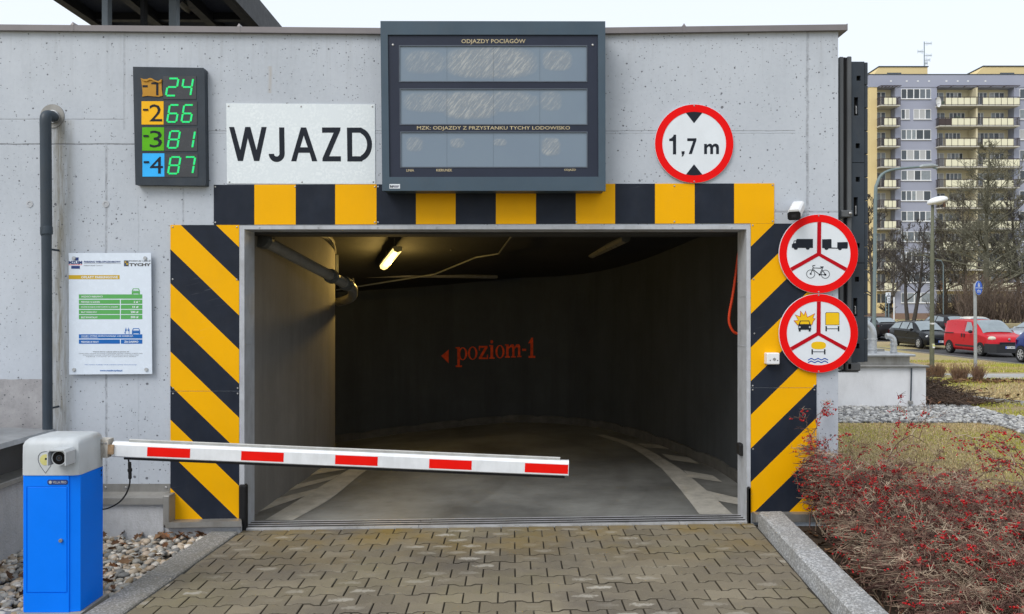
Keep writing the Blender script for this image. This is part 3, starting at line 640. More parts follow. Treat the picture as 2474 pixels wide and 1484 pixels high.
flat('load_edge', [Q([(484,922),(588,922),(595,930),(595,1030),(477,1030),(477,930)])], m_ink, sB, Y9, .0006)
flat('load', [Q([(486,926),(586,926),(592,933),(592,1027),(480,1027),(480,933)])], m_sy, sB, Y9 - .0008, .0006)
def axle(x0, x1, y, m=m_ink): return [[Q([(x0, y-22),(x0+12, y-22),(x0+12, y-3),(x1-12, y-3),(x1-12, y-22),(x1, y-22),(x1, y+22),(x1-12, y+22),(x1-12, y+3),(x0+12, y+3),(x0+12, y+22),(x0, y+22)])], [QC((x0+x1)/2, y, 7, 10)]]
flat('axle_symbol', [axle(478, 595, 1061)[0]], m_ink, sB, Y9, .0006); flat('axle_symbol', [axle(360, 478, 1256)[0]], m_ink, sB, Y9, .0006)
oval = [(420 + 62 * math.copysign(abs(math.cos(a)) ** .75, math.cos(a)), 1202 - 32 * math.copysign(abs(math.sin(a)) ** .75, math.sin(a))) for a in np.linspace(0, 2 * math.pi, 33)[:-1]]
flat('tank', [Q(oval)], m_sy, sB, Y9, .0006)
for y in (1314, 1336):
    wv = [(330 + 170 * i / 36, y + 6 * math.cos(i / 36 * 6 * math.pi)) for i in range(37)]
    flat('wave_symbol', [Q(wv + [(x, yy + 9) for x, yy in reversed(wv)])], m_sb, sB, Y9, .0006)

# ------------------------------------------------------------------ wall fittings
m_cam = M('white_plastic', (.74, .75, .76), .35, 0, var=.05)
cc = thing('security_camera', 'white bullet security camera with black face on the wall near the corner', 'camera', P(1925, 500, 6))
A, B = P(1928, 500, 5.955), P(1917, 522, 5.76)
MB().lathe([(0, -.03), (.042, -.03), (.05, -.02), (.052, 0)], (X(1926), YW - .001, Z(503)), 'Y', 20).build('mount', m_cam, cc)
d = (B - A).normalized(); q = d.to_track_quat('Y', 'Z').to_matrix()
def obox(w, h, l0, l1, o, r=.012):
    loop = [(-w + r, -h), (w - r, -h), (w, -h + r), (w, h - r), (w - r, h), (-w + r, h), (-w, h - r), (-w, -h + r)]
    vs = [o + q @ Vector((x, l, z)) for l in (l0, l1) for x, z in loop]
    return MB().add(vs, [tuple(range(8)), tuple(range(15, 7, -1))] + [(i, (i + 1) % 8, 8 + (i + 1) % 8, 8 + i) for i in range(8)])
obox(.043, .038, -.02, .205, A).build('body', m_cam, cc); obox(.046, .032, .2055, .213, A - q @ Vector((0, 0, .008))).build('face', m_rubber, cc)
obox(.018, .012, .2135, .216, A - q @ Vector((0, 0, .008)), .004).build('lens', glass_mat('dark_lens', (.03, .03, .035), .08), cc)
bx = thing('call_box', 'small white square button box on the striped board', 'switch box', P(1868, 867, 6))
MB().bbox(X(1853, 5.93), X(1884, 5.93), 5.93, YW - .0065, Z(881, 5.93), Z(853, 5.93), .006).build('case', m_cam, bx)
MB().disc((X(1871, 5.93), Z(868, 5.93)), .011, 5.927, 5.9297, 16).build('button', m_bolt, bx)
for du in (-9, 9): MB().disc((X(1870 + du, 5.93), Z(871, 5.93)), .004, 5.928, 5.9297, 10).build('indicator', m_ink, bx)

rp_ = thing('rain_pipe', 'dark grey rain pipe with wall collar running down the wall', 'pipe', P(116, 1180, 5.9))
MB().lathe([(0, -.006), (.090, -.006), (.092, 0), (.092, .002)], (X(127), YW - .001, Z(281)), 'Y', 32).build('wall_collar', m_flash, rp_)
MB().lathe([(.050, .0), (.050, -.02), (.044, -.024)], (X(130), YW - .006, Z(283.5)), 'Y', 20).build('socket', m_galv, rp_)
yq = 5.87
e0, e1 = P(126, 281, 5.99), P(110, 300, yq)
pts = catmull([tuple(P(*q)) for q in ((131, 284, 6.0), (127, 282, 5.955), (119, 279, 5.915), (112, 281, 5.885), (110, 290, yq), (110.2, 310, yq))], 4) + [tuple(P(112, 552, yq))]
smooth_by_angle(MB().tube(pts, .039, 18).build('elbow', m_pvc, rp_))
smooth_by_angle(MB().tube([P(112, 549, yq), P(112.1, 549.2, yq), P(112.3, 566, yq), P(112.4, 566.2, yq)], [.039, .0425, .0425, .039], 18).build('coupling', m_pvc, rp_))
smooth_by_angle(MB().tube([P(112.3, 565, yq), P(116, 1215, yq)], .0345, 18).build('pipe', m_pvc, rp_))
for v in (600, 985): MB().bbox(X(118, yq), X(134, 5.95), yq + .01, YW + .01, Z(v + 5, yq), Z(v, yq), .002).build('bracket', m_pvc, rp_)

# folded dark gate leaf parked beyond the corner
gt = thing('gate_leaf', 'tall dark anthracite folded metal leaf with slots beyond the wall corner', 'gate', (X(2060, 6.1), 6.1, Z(895, 6.1)))
yg = 6.10
GX = lambda u: X(u, yg); GZ = lambda v: Z(v, yg)
m_post = M('weathered_grey_post', (.10, .105, .11), .5, .3, var=.25, scale=8, dirt=.3, stretch=(1, 1, .2))
MB().bbox(GX(2026), GX(2036), yg - .02, yg + .06, GZ(893), GZ(139), .004).build('post', m_post, gt)
MB().bbox(GX(2038), GX(2043), yg - .005, yg + .06, GZ(893), GZ(139), .002).build('post', m_rubber, gt)
MB().bbox(GX(2043.5), GX(2054), yg - .03, yg + .06, GZ(893), GZ(139), .005).build('post', m_post, gt)
sq = lambda u, v, w, h: [(GX(u - w), GZ(v - h)), (GX(u - w), GZ(v + h)), (GX(u + w), GZ(v + h)), (GX(u + w), GZ(v - h))]
panels = [(150, 393, [(2073, 190, 5, 6), (2067, 258, 5, 22), (2071, 353, 5, 6)]), (394.5, 635, [(2071, 434, 5, 6), (2066, 500, 5, 23), (2071, 594, 5, 6)]), (636.5, 875, [(2069, 675, 5, 6), (2065, 742, 5, 22), (2070, 836, 5, 6)])]
for v0, v1, hl in panels:
    MB().prism([[(GX(2055), GZ(v0)), (GX(2087), GZ(v0)), (GX(2087), GZ(v1)), (GX(2055), GZ(v1))]] + [sq(*h) for h in hl], yg - .01, yg + .02).build('leaf_panel', m_dark, gt)
    for h in hl[1:2]: MB().bbox(GX(h[0] + 1), GX(h[0] + 4), yg + .002, yg + .015, GZ(h[1] + h[3] * .8), GZ(h[1] - h[3] * .1), .002).build('latch', m_bolt, gt)
MB().box(GX(2056), GX(2087), yg + .03, yg + .09, GZ(873), GZ(152)).build('core', m_rubber, gt)
for k in range(13):
    va, vb = 150 + 725 * k / 13, 150 + 725 * (k + 1) / 13
    MB().bbox(GX(2088), GX(2097), yg + .0, yg + .09, GZ(vb - .7), GZ(va + .7), .004).build('edge_strip', m_dark, gt)
MB().bbox(GX(2024) + .004, GX(2052), yg - .06, yg + .02, GZ(527), GZ(510), .006).build('clamp', m_post, gt)
MB().sphere((GX(2046), yg - .06, GZ(518)), .014, 10, 6).build('clamp_bolt', m_bolt, gt)
MB().bbox(GX(2040), GX(2076), yg - .03, yg + .1, GZ(896), GZ(876), .008).build('foot', m_post, gt)
MB().bbox(GX(2027), GX(2072), yg - .02, yg + .08, GZ(899.5), GZ(896.5), .002).build('foot_plate', m_post, gt)

# ------------------------------------------------------------------ raised canopy behind the parapet
cn = thing('stair_canopy', 'dark flat canopy on steel posts rising behind the parapet', 'canopy', (-4.7, 12, 3.5))
H = 5.75
hy = lambda u, v: F * (H - CAMZ) / (HZ - v)
xl, xr = (248 - CX) / (HZ - 60) * (H - CAMZ), (653 - CX) / (HZ - 71) * (H - CAMZ)
m_soffit = M('dark_mesh_soffit', (.030, .034, .040), .7, 0, var=.25, scale=30, bump=.4, bscale=160)
m_steel = M('grey_steel', (.13, .15, .165), .45, .4, var=.1, dirt=.15)
MB().box(xl, xr, 8.2, 17, H, H + .12).build('deck', m_soffit, cn)
for x in (xl + .03, (xl * .62 + xr * .38), xl * .30 + xr * .70, xr - .16): MB().box(x, x + .12, 8.3, 17, H - .14, H - .001).build('beam', M('black_beam', (.012, .013, .016), .5), cn)
MB().box(xr + .001, xr + .04, 8.15, 17, H - .18, H + .2).build('fascia', M('black_beam', (.012, .013, .016), .5), cn)
MB().box(xl - .04, xl - .001, 8.15, 17, H - .02, H + .2).build('fascia', M('black_beam', (.012, .013, .016), .5), cn)
for yy in (9.2, 11.0, 13.2, 15.4): MB().box(xl + .01, xr - .01, yy, yy + .1, H - .10, H - .002).build('cross_beam', M('black_beam', (.012, .013, .016), .5), cn)
for u0, u1, yy, m in ((246, 260, 9.1, m_steel), (339, 348, 9.9, M('black_beam', (.012, .013, .016), .5)), (408, 426, 9.6, m_steel)):
    a, b_ = X(u0, yy), X(u1, yy); MB().box(a, b_, yy, yy + .1, 3.3, H - .145).build('post', m, cn)
for (u0, v0, y0), (u1, v1, y1) in (((430, 0, 9.8), (500, 66, 13.5)),):
    MB().tube([P(u0, v0, y0), P(u1, v1, y1)], .05, 6).build('brace', M('black_beam', (.012, .013, .016), .5), cn)
MB().tube([P(262, 56, 12), P(338, 20, 12.4)], .012, 6).build('brace_rod', m_steel, cn)
MB().box(xl + .3, xr - 1.2, 15.9, 16.0, 3.3, H - .15).build('back_screen', m_soffit, cn)

# ------------------------------------------------------------------ ramp inside the garage
def fz(x, y): return gz(x) * max(0, 1 - (y - 6.2) / 2) - .04 * max(0, y - 8) - .09 * max(0, -x) * max(0, min(1, (y - 8.4) / 2.5))
def cz(x, y): return 2.42 - .082 * max(0, y - 8.2) - .11 * max(0, -x) * max(0, min(1, (y - 8.4) / 2.5))
outer_w = catmull([(2.02, 6.26), (2.12, 7.2), (2.02, 8.5), (1.66, 10.5), (1.15, 11.7), (.5, 12.2), (-.4, 12.35), (-1.5, 12.15), (-2.7, 11.6), (-3.8, 10.6), (-4.6, 9.2)])
inner_w = catmull([(-2.10, 6.26), (-2.04, 7.0), (-1.97, 7.8), (-1.935, 8.4), (-2.0, 8.85), (-2.25, 9.2), (-2.7, 9.3), (-3.2, 9.0)])
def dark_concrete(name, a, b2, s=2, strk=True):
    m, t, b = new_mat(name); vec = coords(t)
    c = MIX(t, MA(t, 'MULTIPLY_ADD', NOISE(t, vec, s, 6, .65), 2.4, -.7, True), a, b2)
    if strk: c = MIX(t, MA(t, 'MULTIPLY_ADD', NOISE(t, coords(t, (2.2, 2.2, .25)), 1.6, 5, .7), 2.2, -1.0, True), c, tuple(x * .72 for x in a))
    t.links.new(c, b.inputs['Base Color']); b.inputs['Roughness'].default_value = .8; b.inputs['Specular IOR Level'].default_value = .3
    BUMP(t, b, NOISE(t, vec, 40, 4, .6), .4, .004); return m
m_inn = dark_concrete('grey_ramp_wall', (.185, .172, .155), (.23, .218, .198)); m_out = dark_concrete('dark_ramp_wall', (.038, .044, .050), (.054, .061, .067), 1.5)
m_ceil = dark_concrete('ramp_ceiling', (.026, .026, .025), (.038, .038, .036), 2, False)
def wall_strip(name, pl, m, z0=None, z1=None, off=0, top=None):
    vs = []; fs = []
    n = len(pl)
    for (x, y) in pl: vs += [(x, y, fz(x, y) - .05), (x, y, cz(x, y) + .05 if top is None else fz(x, y) + top)]
    fs = [(2*i, 2*i+2, 2*i+3, 2*i+1) for i in range(n - 1)]
    o = mesh_obj(name, vs, fs, m, None, True); tag(o, kind='structure'); return o
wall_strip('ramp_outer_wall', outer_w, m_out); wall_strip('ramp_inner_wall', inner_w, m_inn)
def grid_sheet(name, zf, m, x0, x1, y0, y1, nx, ny):
    vs = [(x0 + (x1-x0)*i/nx, y0 + (y1-y0)*j/ny, zf(x0 + (x1-x0)*i/nx, y0 + (y1-y0)*j/ny)) for j in range(ny + 1) for i in range(nx + 1)]
    fs = [(j*(nx+1)+i, j*(nx+1)+i+1, (j+1)*(nx+1)+i+1, (j+1)*(nx+1)+i) for j in range(ny) for i in range(nx)]
    return mesh_obj(name, vs, fs, m, None, True)
mf, t, b = new_mat('worn_ramp_floor'); vec = coords(t)
c_ = MIX(t, MA(t, 'MULTIPLY_ADD', NOISE(t, vec, .9, 6, .65), 3, -1, True), (.10, .102, .098), (.24, .245, .235))
c_ = MIX(t, MA(t, 'MULTIPLY_ADD', NOISE(t, coords(t, (1, 5, 1)), 5, 5, .75), 3, -1.6, True), c_, (.075, .072, .062))
vd = t.nodes.new('ShaderNodeVectorMath'); vd.operation = 'DISTANCE'; t.links.new(vec, vd.inputs[0]); vd.inputs[1].default_value = (-3.6, 8.2, 0)
cx_ = N(t, 'ShaderNodeCombineXYZ'); t.links.new(vd.outputs['Value'], cx_.inputs['X'])
tyre = NOISE(t, cx_.outputs[0], 2.4, 3, .6)
c_ = MIX(t, MA(t, 'MULTIPLY', MA(t, 'MULTIPLY_ADD', tyre, 4, -2.1, True), .5), c_, (.06, .057, .05)); c_ = MIX(t, MA(t, 'MULTIPLY', MA(t, 'MULTIPLY_ADD', tyre, -5, 1.9, True), .6), c_, (.26, .26, .24))
t.links.new(c_, b.inputs['Base Color']); b.inputs['Roughness'].default_value = .42
t.links.new(MA(t, 'MULTIPLY_ADD', NOISE(t, vec, 3, 4), .4, .25), b.inputs['Roughness'])
BUMP(t, b, NOISE(t, vec, 60, 4), .25, .003)
tag(grid_sheet('ramp_floor', fz, mf, -5.2, 2.4, 6.19, 13.2, 24, 24), kind='structure')
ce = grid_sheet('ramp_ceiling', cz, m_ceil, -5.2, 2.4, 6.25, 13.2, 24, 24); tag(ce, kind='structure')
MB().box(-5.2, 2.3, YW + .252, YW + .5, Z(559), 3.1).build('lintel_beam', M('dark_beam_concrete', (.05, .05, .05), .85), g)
MB().box(-5.3, -2.2, YW + .27, YW + .40, -.5, 3.0).build('inner_pier', m_inn, g); MB().box(2.1, 2.45, YW + .252, YW + .40, -.5, 3.0).build('inner_pier', m_out, g)
# pale kerb upstand along the outer wall
vs = []; pl = [p for p in outer_w if p[1] > 6.3]
for i, (x, y) in enumerate(pl):
    nx, ny = -(x + .6), -(y - 9); l = math.hypot(nx, ny); nx, ny = nx / l, ny / l; h = .11 - .02 * (i % 5 == 0)
    vs += [(x + nx * .03, y + ny * .03, fz(x, y) - .02), (x + nx * .03, y + ny * .03, fz(x, y) + h), (x - nx * .02, y - ny * .02, fz(x, y) + h)]
tag(mesh_obj('ramp_upstand', vs, [f for i in range(len(pl) - 1) for f in ((3*i, 3*i+1, 3*i+4, 3*i+3), (3*i+1, 3*i+2, 3*i+5, 3*i+4))], dark_concrete('upstand_concrete', (.06, .06, .057), (.11, .108, .10), 7)), kind='structure')
# worn white edge lines and hatching on the floor
mpn, t, b = new_mat('worn_white_paint'); vec = coords(t)
c_ = MIX(t, MA(t, 'MULTIPLY_ADD', NOISE(t, vec, 7, 6, .75), 2.6, -1.0, True), (.46, .445, .40), (.25, .245, .22)); t.links.new(c_, b.inputs['Base Color']); b.inputs['Roughness'].default_value = .6
def fl(u, v):                                                          # a pixel of the floor, taken back to the sloping floor
    y = F * CAMZ / (v - HZ)
    for _ in range(8): y = F * (CAMZ - fz((u - CX) / F * y, y)) / (v - HZ)
    x = (u - CX) / F * y; return (x, y)
def ribbon(name, left, right):
    vs = []
    for a, c in zip(left, right):
        for q in (a, c): vs.append((q[0], q[1], fz(*q) + .004))
    n = len(left)
    o = mesh_obj(name, vs, [(2*i, 2*i+1, 2*i+3, 2*i+2) for i in range(n - 1)], mpn); return o
def dens(pts, n=6): return catmull([fl(*p) for p in pts], n)
mk = []
mk.append(ribbon('lane_marking', dens([(640, 1258), (728, 1205), (818, 1150), (862, 1125)]), dens([(708, 1258), (800, 1205), (868, 1150), (906, 1125)])))
for q in ([(620, 1240), (738, 1199), (772, 1180), (620, 1218)], [(648, 1200), (800, 1160), (822, 1147), (688, 1179)], [(735, 1152), (842, 1134), (860, 1124), (775, 1133)]):
    p = [fl(*w) for w in q]; mk.append(mesh_obj('lane_marking', [(x, y, fz(x, y) + .0045) for x, y in p], [(0, 1, 2, 3)], mpn))
mk.append(ribbon('lane_marking', dens([(1690, 1244), (1640, 1180), (1588, 1125), (1520, 1080), (1440, 1052)]), dens([(1770, 1244), (1700, 1180), (1630, 1125), (1550, 1080), (1460, 1051)])))
for q in ([(1728, 1210), (1790, 1222), (1790, 1206), (1700, 1185)], [(1668, 1155), (1745, 1166), (1722, 1150), (1652, 1138)], [(1618, 1112), (1690, 1122), (1665, 1107), (1598, 1097)], [(1560, 1082), (1630, 1087), (1605, 1077), (1540, 1072)]):
    p = [fl(*w) for w in q]; mk.append(mesh_obj('lane_marking', [(x, y, fz(x, y) + .0045) for x, y in p], [(0, 1, 2, 3)], mpn))
for o in mk: tag(o, kind='structure')
# stencil on the outer wall: < poziom-1
m_st = M('red_stencil_paint', (.80, .085, .025), .8, var=.35, scale=16)
def on_wall(u, v, off=.012):
    s = (u - CX) / F
    for (x0, y0), (x1, y1) in zip(outer_w[:-1], outer_w[1:]):
        d0, d1 = x0 - s * y0, x1 - s * y1
        if d0 * d1 <= 0 and y0 > 8: f = d0 / (d0 - d1); y = y0 + (y1 - y0) * f - off; return (s * y, y, CAMZ - (v - HZ) / F * y)
    return P(u, v, 12)
st = thing('level_stencil', 'red stencilled words poziom-1 with arrow on the dark curved wall', 'lettering', on_wall(1180, 880))
def sten(polys, name='letter'):
    mb = MB()
    for lps in polys:
        if not isinstance(lps[0][0], (tuple, list)): lps = [lps]
        pts = [p for l in lps for p in l]; tri = tessellate_polygon([[Vector((p[0], p[1], 0)) for p in l] for l in lps])
        mb.add([on_wall(*p) for p in pts], [tuple(q) for q in tri])
    return mb.build(name, m_st, st)
def rc(x0, y0, x1, y1): return [(x0, y0), (x1, y0), (x1, y1), (x0, y1)]
def oval_(cx, cy, rx, ry, t_=5): return [circ2(cx, cy, rx, ry), circ2(cx, cy, rx - t_, ry - t_ * .35)]
def circ2(cx, cy, rx, ry, n=20): return [(cx + rx * math.cos(2*math.pi*i/n), cy + ry * math.sin(2*math.pi*i/n)) for i in range(n)]
sten([[(1066, 860), (1084, 845), (1084, 878)]], 'arrow')
sten([rc(1105, 840, 1111, 885), rc(1101, 883, 1116, 887), rc(1101, 839, 1111, 842), oval_(1118, 855, 11, 15.5)])
sten([oval_(1142, 853.5, 11.5, 16)])
sten([rc(1157, 836, 1178, 840.5), rc(1157, 864, 1179, 868), [(1171, 840), (1178, 840), (1164, 864), (1157, 864)], rc(1157, 840, 1159.5, 847), rc(1176.5, 857, 1179, 864)])
sten([rc(1185, 835, 1191.5, 866), rc(1182, 834, 1191, 837), rc(1182, 864, 1195, 867), circ2(1188, 826, 3.6, 4.2, 10)])
sten([oval_(1208, 850, 11, 16)])
sten([rc(1223, 833, 1229, 863), rc(1220, 832, 1229, 835), rc(1220, 861, 1232, 864.5), [(1229, 839), (1234, 833), (1240, 832), (1243, 836), (1243, 862), (1237.5, 862), (1237.5, 841), (1235, 838), (1229, 843)], rc(1235, 861, 1246, 864), [(1243, 839), (1248, 832), (1254, 832), (1257, 837), (1257, 861), (1251.5, 861), (1251.5, 841), (1249, 838), (1243, 843)], rc(1249.5, 860, 1260, 863)])
sten([rc(1250 + 1, 845, 1266 + 1, 850)], 'hyphen') if False else sten([rc(1261.5, 843, 1271, 848)], 'hyphen')
sten([[(1276, 830), (1284, 816), (1288, 816), (1288, 861), (1281.5, 861), (1281.5, 829)], rc(1277, 860, 1293, 865)], 'digit')
# pipes, cables, lamps
m_pipe = M('grey_drain_pipe', (.26, .255, .235), .45, .2, var=.15, dirt=.3); m_pd = M('dark_pipe', (.12, .125, .12), .45, .3, var=.2); m_fr = M('red_pipe', (.22, .02, .02), .5)
dp = thing('drain_pipe', 'thick grey drain pipe slanting along the ramp wall under the ceiling', 'pipe', P(700, 620, 7.3))
a, c = P(634, 580, 6.45), P(835, 686, 7.7)
smooth_by_angle(MB().tube([a, c], .05, 16).build('pipe', m_pipe, dp))
el = [c, c + (c - a) * .06, P(852, 700, 8.0), P(851, 716, 8.4), P(838, 724, 8.8), P(818, 730, 9.2)]
smooth_by_angle(MB().tube(catmull([tuple(q) for q in el], 4), .05, 14).build('elbow', m_pipe, dp))
for f in (.01, .80, 1.0):
    p = a + (c - a) * f; d = (c - a).normalized()
    smooth_by_angle(MB().tube([p - d * .03, p - d * .028, p + d * .028, p + d * .03], [.05, .068, .068, .05], 14).build('coupling', m_pd, dp))
    for s in (-1, 1): MB().bbox(p.x + s * .07 - .012, p.x + s * .07 + .012, p.y - .03, p.y + .03, p.z - .012, p.z + .012, .003).build('coupling_bolt', m_pd, dp)
MB().tube([a + (c - a) * .12 + Vector((0, 0, .05)), a + (c - a) * .12 + Vector((0, 0, .25))], .006, 6).build('hanger', m_pd, dp)
sp = thing('sprinkler_pipe', 'thin dark sprinkler pipe crossing under the ramp ceiling', 'pipe', P(1100, 594, 9.3))
MB().tube([P(812, 597, 9.3), P(1100, 593, 9.3), P(1505, 581, 9.2)], .022, 8).build('pipe', m_pd, sp)
MB().tube([P(812, 597, 9.3), P(812, 660, 9.3)], .03, 8).build('drop', m_pd, sp)
for u in (985, 1090): MB().tube([P(u, 606, 9.25), P(u, 570, 9.25)], .012 if u == 1090 else .03, 6).build('hanger', m_pd, sp)
s2 = thing('water_pipe', 'thin pale pipe with down-turned end deeper under the ceiling', 'pipe', P(960, 667, 10.8))
MB().tube([P(854, 694, 10.6), P(854, 667, 10.6), P(990, 666, 10.8), P(1200, 669, 11.6)], .028, 8).build('pipe', m_pipe, s2)
MB().tube([P(1023, 665, 10.9), P(1023, 610, 10.9)], .01, 5).build('hanger', m_pipe, s2)
fp = tag(MB().tube([P(820, 585, 9.0), P(1200, 581, 9.0), P(1650, 568, 8.6)], .014, 6).build('fire_line', m_fr), 'thin red line running along the ramp ceiling', 'pipe')
cabs = [catmull([tuple(P(755 + 12*k, 564, 7.3)), tuple(P(785 + 8*k, 574 + 2*k, 8.0)), tuple(P(803 + 3*k, 592 + 3*k, 8.5)), tuple(P(808 + k, 606 + 3*k, 8.8))], 5) for k in range(3)]
cb = thing('cable_run', 'bundle of three pale cables curving round the top of the inner wall', 'cable', P(790, 580, 8))
for q in cabs: MB().tube(q, .012, 6).build('cable', m_pipe, cb)
lt = thing('conduit', 'thin bent conduit running diagonally across the dark ceiling', 'conduit', P(1200, 650, 10))
MB().tube([P(812, 701, 10.5), P(1050, 663, 10), P(1150, 622, 9.4), P(1205, 613, 9.2), P(1222, 590, 8.6), P(1240, 566, 8.2)], .011, 6).build('tube', m_pd, lt)
def tube_lamp(label, A, B, lit):
    root = thing('strip_lamp', label, 'lamp', A)
    d = (B - A); L = d.length; q = d.to_track_quat('Y', 'Z').to_matrix(); up = Vector((0, 0, 1))
    def bar(w, h, l0, l1, z0, name, m):
        loop = [(-w, 0), (-w * .8, -h * .7), (0, -h), (w * .8, -h * .7), (w, 0), (w * .8, h * .15), (-w * .8, h * .15)]
        vs = [A + q @ Vector((x, l, z0 + z)) for l in (l0, l1) for x, z in loop]; n = len(loop)
        return MB().add(vs, [tuple(range(n)), tuple(range(2*n-1, n-1, -1))] + [(i, (i+1) % n, n+(i+1) % n, n+i) for i in range(n)]).build(name, m, root)
    bar(.055, .03, 0, L, .05, 'housing', m_pd)
    bar(.05, .06, .015, L - .015, .045, 'diffuser', EM('lit_diffuser', (1, .72, .24), 1.7, (.6, .55, .35)) if lit else M('dull_diffuser', (.20, .19, .16), .3))
    for l in (0, L): bar(.05, .055, l - .01 if l else -.012, l + .012 if l else .012, .046, 'end_cap', M('lamp_end', (.55, .45, .2), .4) if lit else m_pd)
    if lit:
        pl_ = bpy.data.lights.new('strip_lamp_light', 'POINT'); pl_.shadow_soft_size = .05; pl_.energy = 24; pl_.color = (1, .66, .18)
        po = bpy.data.objects.new('strip_lamp_light', pl_); COL.objects.link(po); po.location = A + d * .35 - up * .075
    for f in (.2, .8): MB().tube([A + d * f + up * .05, A + d * f + up * .30], .006, 5).build('hanger', m_pd, root)
    return root
tube_lamp('lit yellow strip lamp hanging under the ramp ceiling', P(927, 650, 9.4), P(961, 608, 8.3), True)
tube_lamp('unlit strip lamp under the dark ramp ceiling', P(1430, 622, 9.9), P(1512, 584, 8.4), False)
hz = thing('flexible_hose', 'orange corrugated hose hanging inside the opening by the jamb', 'hose', P(1785, 806, 6.36))
path = catmull([tuple(P(*p, 6.36)) for p in ((1790, 590), (1784, 615), (1779.5, 650), (1771, 710), (1762.5, 756), (1762, 780), (1770, 799), (1780, 806), (1795, 809))], 14)
mb = MB(); rr = [(.0125 if i % 2 else .0095) for i in range(len(path))]; mb.tube(path, rr, 10); mb.build('hose', M('orange_plastic', (.62, .055, .015), .5, var=.1), hz, True)

# ------------------------------------------------------------------ vent shaft at the left edge
vt = thing('vent_shaft', 'low rendered vent shaft with grey metal hood at the left edge', 'vent', (-4.2, 5, -.1))
xa = -3.48
MB().box(-5.6, xa, 3.9, yp - .002, -.4, .42).build('base', m_render, vt)
MB().bbox(-5.6, xa + .05, 3.85, YW - .12, .425, .465, .006).build('ledge', m_flash, vt)
MB().box(-5.6, xa - .12, 3.98, YW - .12, .466, .70).build('body', M('shaft_dark_sheet', (.10, .10, .10), .5, .3, dirt=.3), vt)
for k in range(4): MB().box(-5.55, xa - .115, 4.1 + .44 * k, 4.12 + .44 * k, .47, .69).build('rib', m_flash, vt)
MB().add([(-5.6, 3.8, .70), (xa + .06, 3.8, .70), (xa + .06, YW - .1, .70), (-5.6, YW - .1, .70), (-5.6, 3.8, .735), (xa + .055, 3.8, .735), (xa + .055, YW - .1, .735), (-5.6, YW - .1, .735), (-5.0, 4.3, .757), (xa - .45, 4.3, .757), (xa - .45, YW - .15, .757), (-5.0, YW - .15, .757)],
         [(3,2,1,0), (0,1,5,4), (1,2,6,5), (2,3,7,6), (3,0,4,7), (4,5,9,8), (5,6,10,9), (6,7,11,10), (7,4,8,11), (8,9,10,11)]).build('hood', m_galv, vt)
MB().lathe([(.2, .75), (.12, 1.0), (.12, 1.25), (0, 1.25)], (-3.95, 5.4, 0), 'Z', 20).build('cowl', m_galv, vt, True)

# ------------------------------------------------------------------ barrier
m_bblue = M('barrier_blue', (.0, .19, .92), .45, 0, var=.04, scale=4, dirt=.02, spec=.15); m_cap = M('cap_grey_plastic', (.50, .53, .55), .42, 0, var=.06, scale=5, dirt=.22)
m_arm = M('arm_white', (.74, .76, .78), .4, 0, var=.06, scale=9, dirt=.18); m_ared = M('arm_red', (.80, .008, .004), .45, 0, var=.05, spec=.12)
yc = 4.40; zb = -.055
ba = thing('parking_barrier', 'blue barrier cabinet with grey cap and lowered red and white arm', 'barrier', (-2.58, yc + .13, zb))
bl, br, bk_ = X(53, yc), X(190, yc), yc + .26
ch = .055                                                               # chamfered front right edge
plan = [(bl + .012, yc), (br - ch, yc), (br, yc + ch * .35), (br, bk_), (bl, bk_), (bl, yc + .012)]
def zprism(mb, plan, z0, z1):
    n = len(plan); vs = [(x, y, z0) for x, y in plan] + [(x, y, z1) for x, y in plan]
    return mb.add(vs, [tuple(range(n - 1, -1, -1)), tuple(range(n, 2 * n))] + [(i, (i + 1) % n, n + (i + 1) % n, n + i) for i in range(n)])
zs = Z(1149, yc)
dx0, dx1, dz0, dz1 = X(64, yc), X(163, yc), Z(1433, yc), Z(1176, yc)
cabm = MB()
zprism(cabm, [(bl + .012, yc + .006), (br - ch, yc + .006), (br, yc + ch * .35), (br, bk_), (bl, bk_), (bl, yc + .012)], zb, zs)
cabm.build('cabinet', m_bblue, ba)
MB().prism([[(bl + .012, zb), (br - ch, zb), (br - ch, zs - .001), (bl + .012, zs - .001)], [(dx0, dz0), (dx0, dz1), (dx1, dz1), (dx1, dz0)]], yc, yc + .0055).build('front_skin', m_bblue, ba)
door = MB().bbox(dx0 + .0035, dx1 - .0035, yc - .0005, yc + .0055, dz0 + .0035, dz1 - .0035, .002).build('door', m_bblue, ba)
MB().lathe([(0, -.012), (.009, -.012), (.011, -.009), (.011, 0)], (X(148, yc), yc - .0005, Z(1305.6, yc)), 'Y', 14).build('lock', m_bolt, door)
MB().box(bl - .01, br + .02, yc - .02, bk_ + .03, zb - .06, zb - .001).build('footing', M('footing_concrete', (.30, .29, .26), .9, bump=.5), ba)
# cap: a lofted hood with rounded shoulders, front face raked
rings = []
zt = Z(1062, yc)
for f, zz, ins, fr_ in ((0, zs + .001, -.004, -.004), (1, zs + .10, -.004, -.004), (2, zt - .034, -.003, -.003), (3, zt - .012, .004, .006), (4, zt + .001, .016, .022), (5, zt + .006, .034, .040)):
    x0, x1, y0, y1 = bl + ins, br - ins, yc + fr_, bk_ + .012 - max(0, ins) * .5
    e = .022
    rings.append([(x0 + e, y0, zz), (x1 - e * 1.6, y0, zz), (x1 - e * .4, y0 + e * .5, zz), (x1, y0 + e * 1.5, zz), (x1, y1 - e, zz), (x1 - e, y1, zz), (x0 + e, y1, zz), (x0, y1 - e, zz), (x0, y0 + e, zz), (x0 + e * .3, y0 + e * .3, zz)])
n = len(rings[0]); vs = [q for r_ in rings for q in r_]; fs = [tuple(range(n - 1, -1, -1)), tuple((len(rings) - 1) * n + i for i in range(n))]
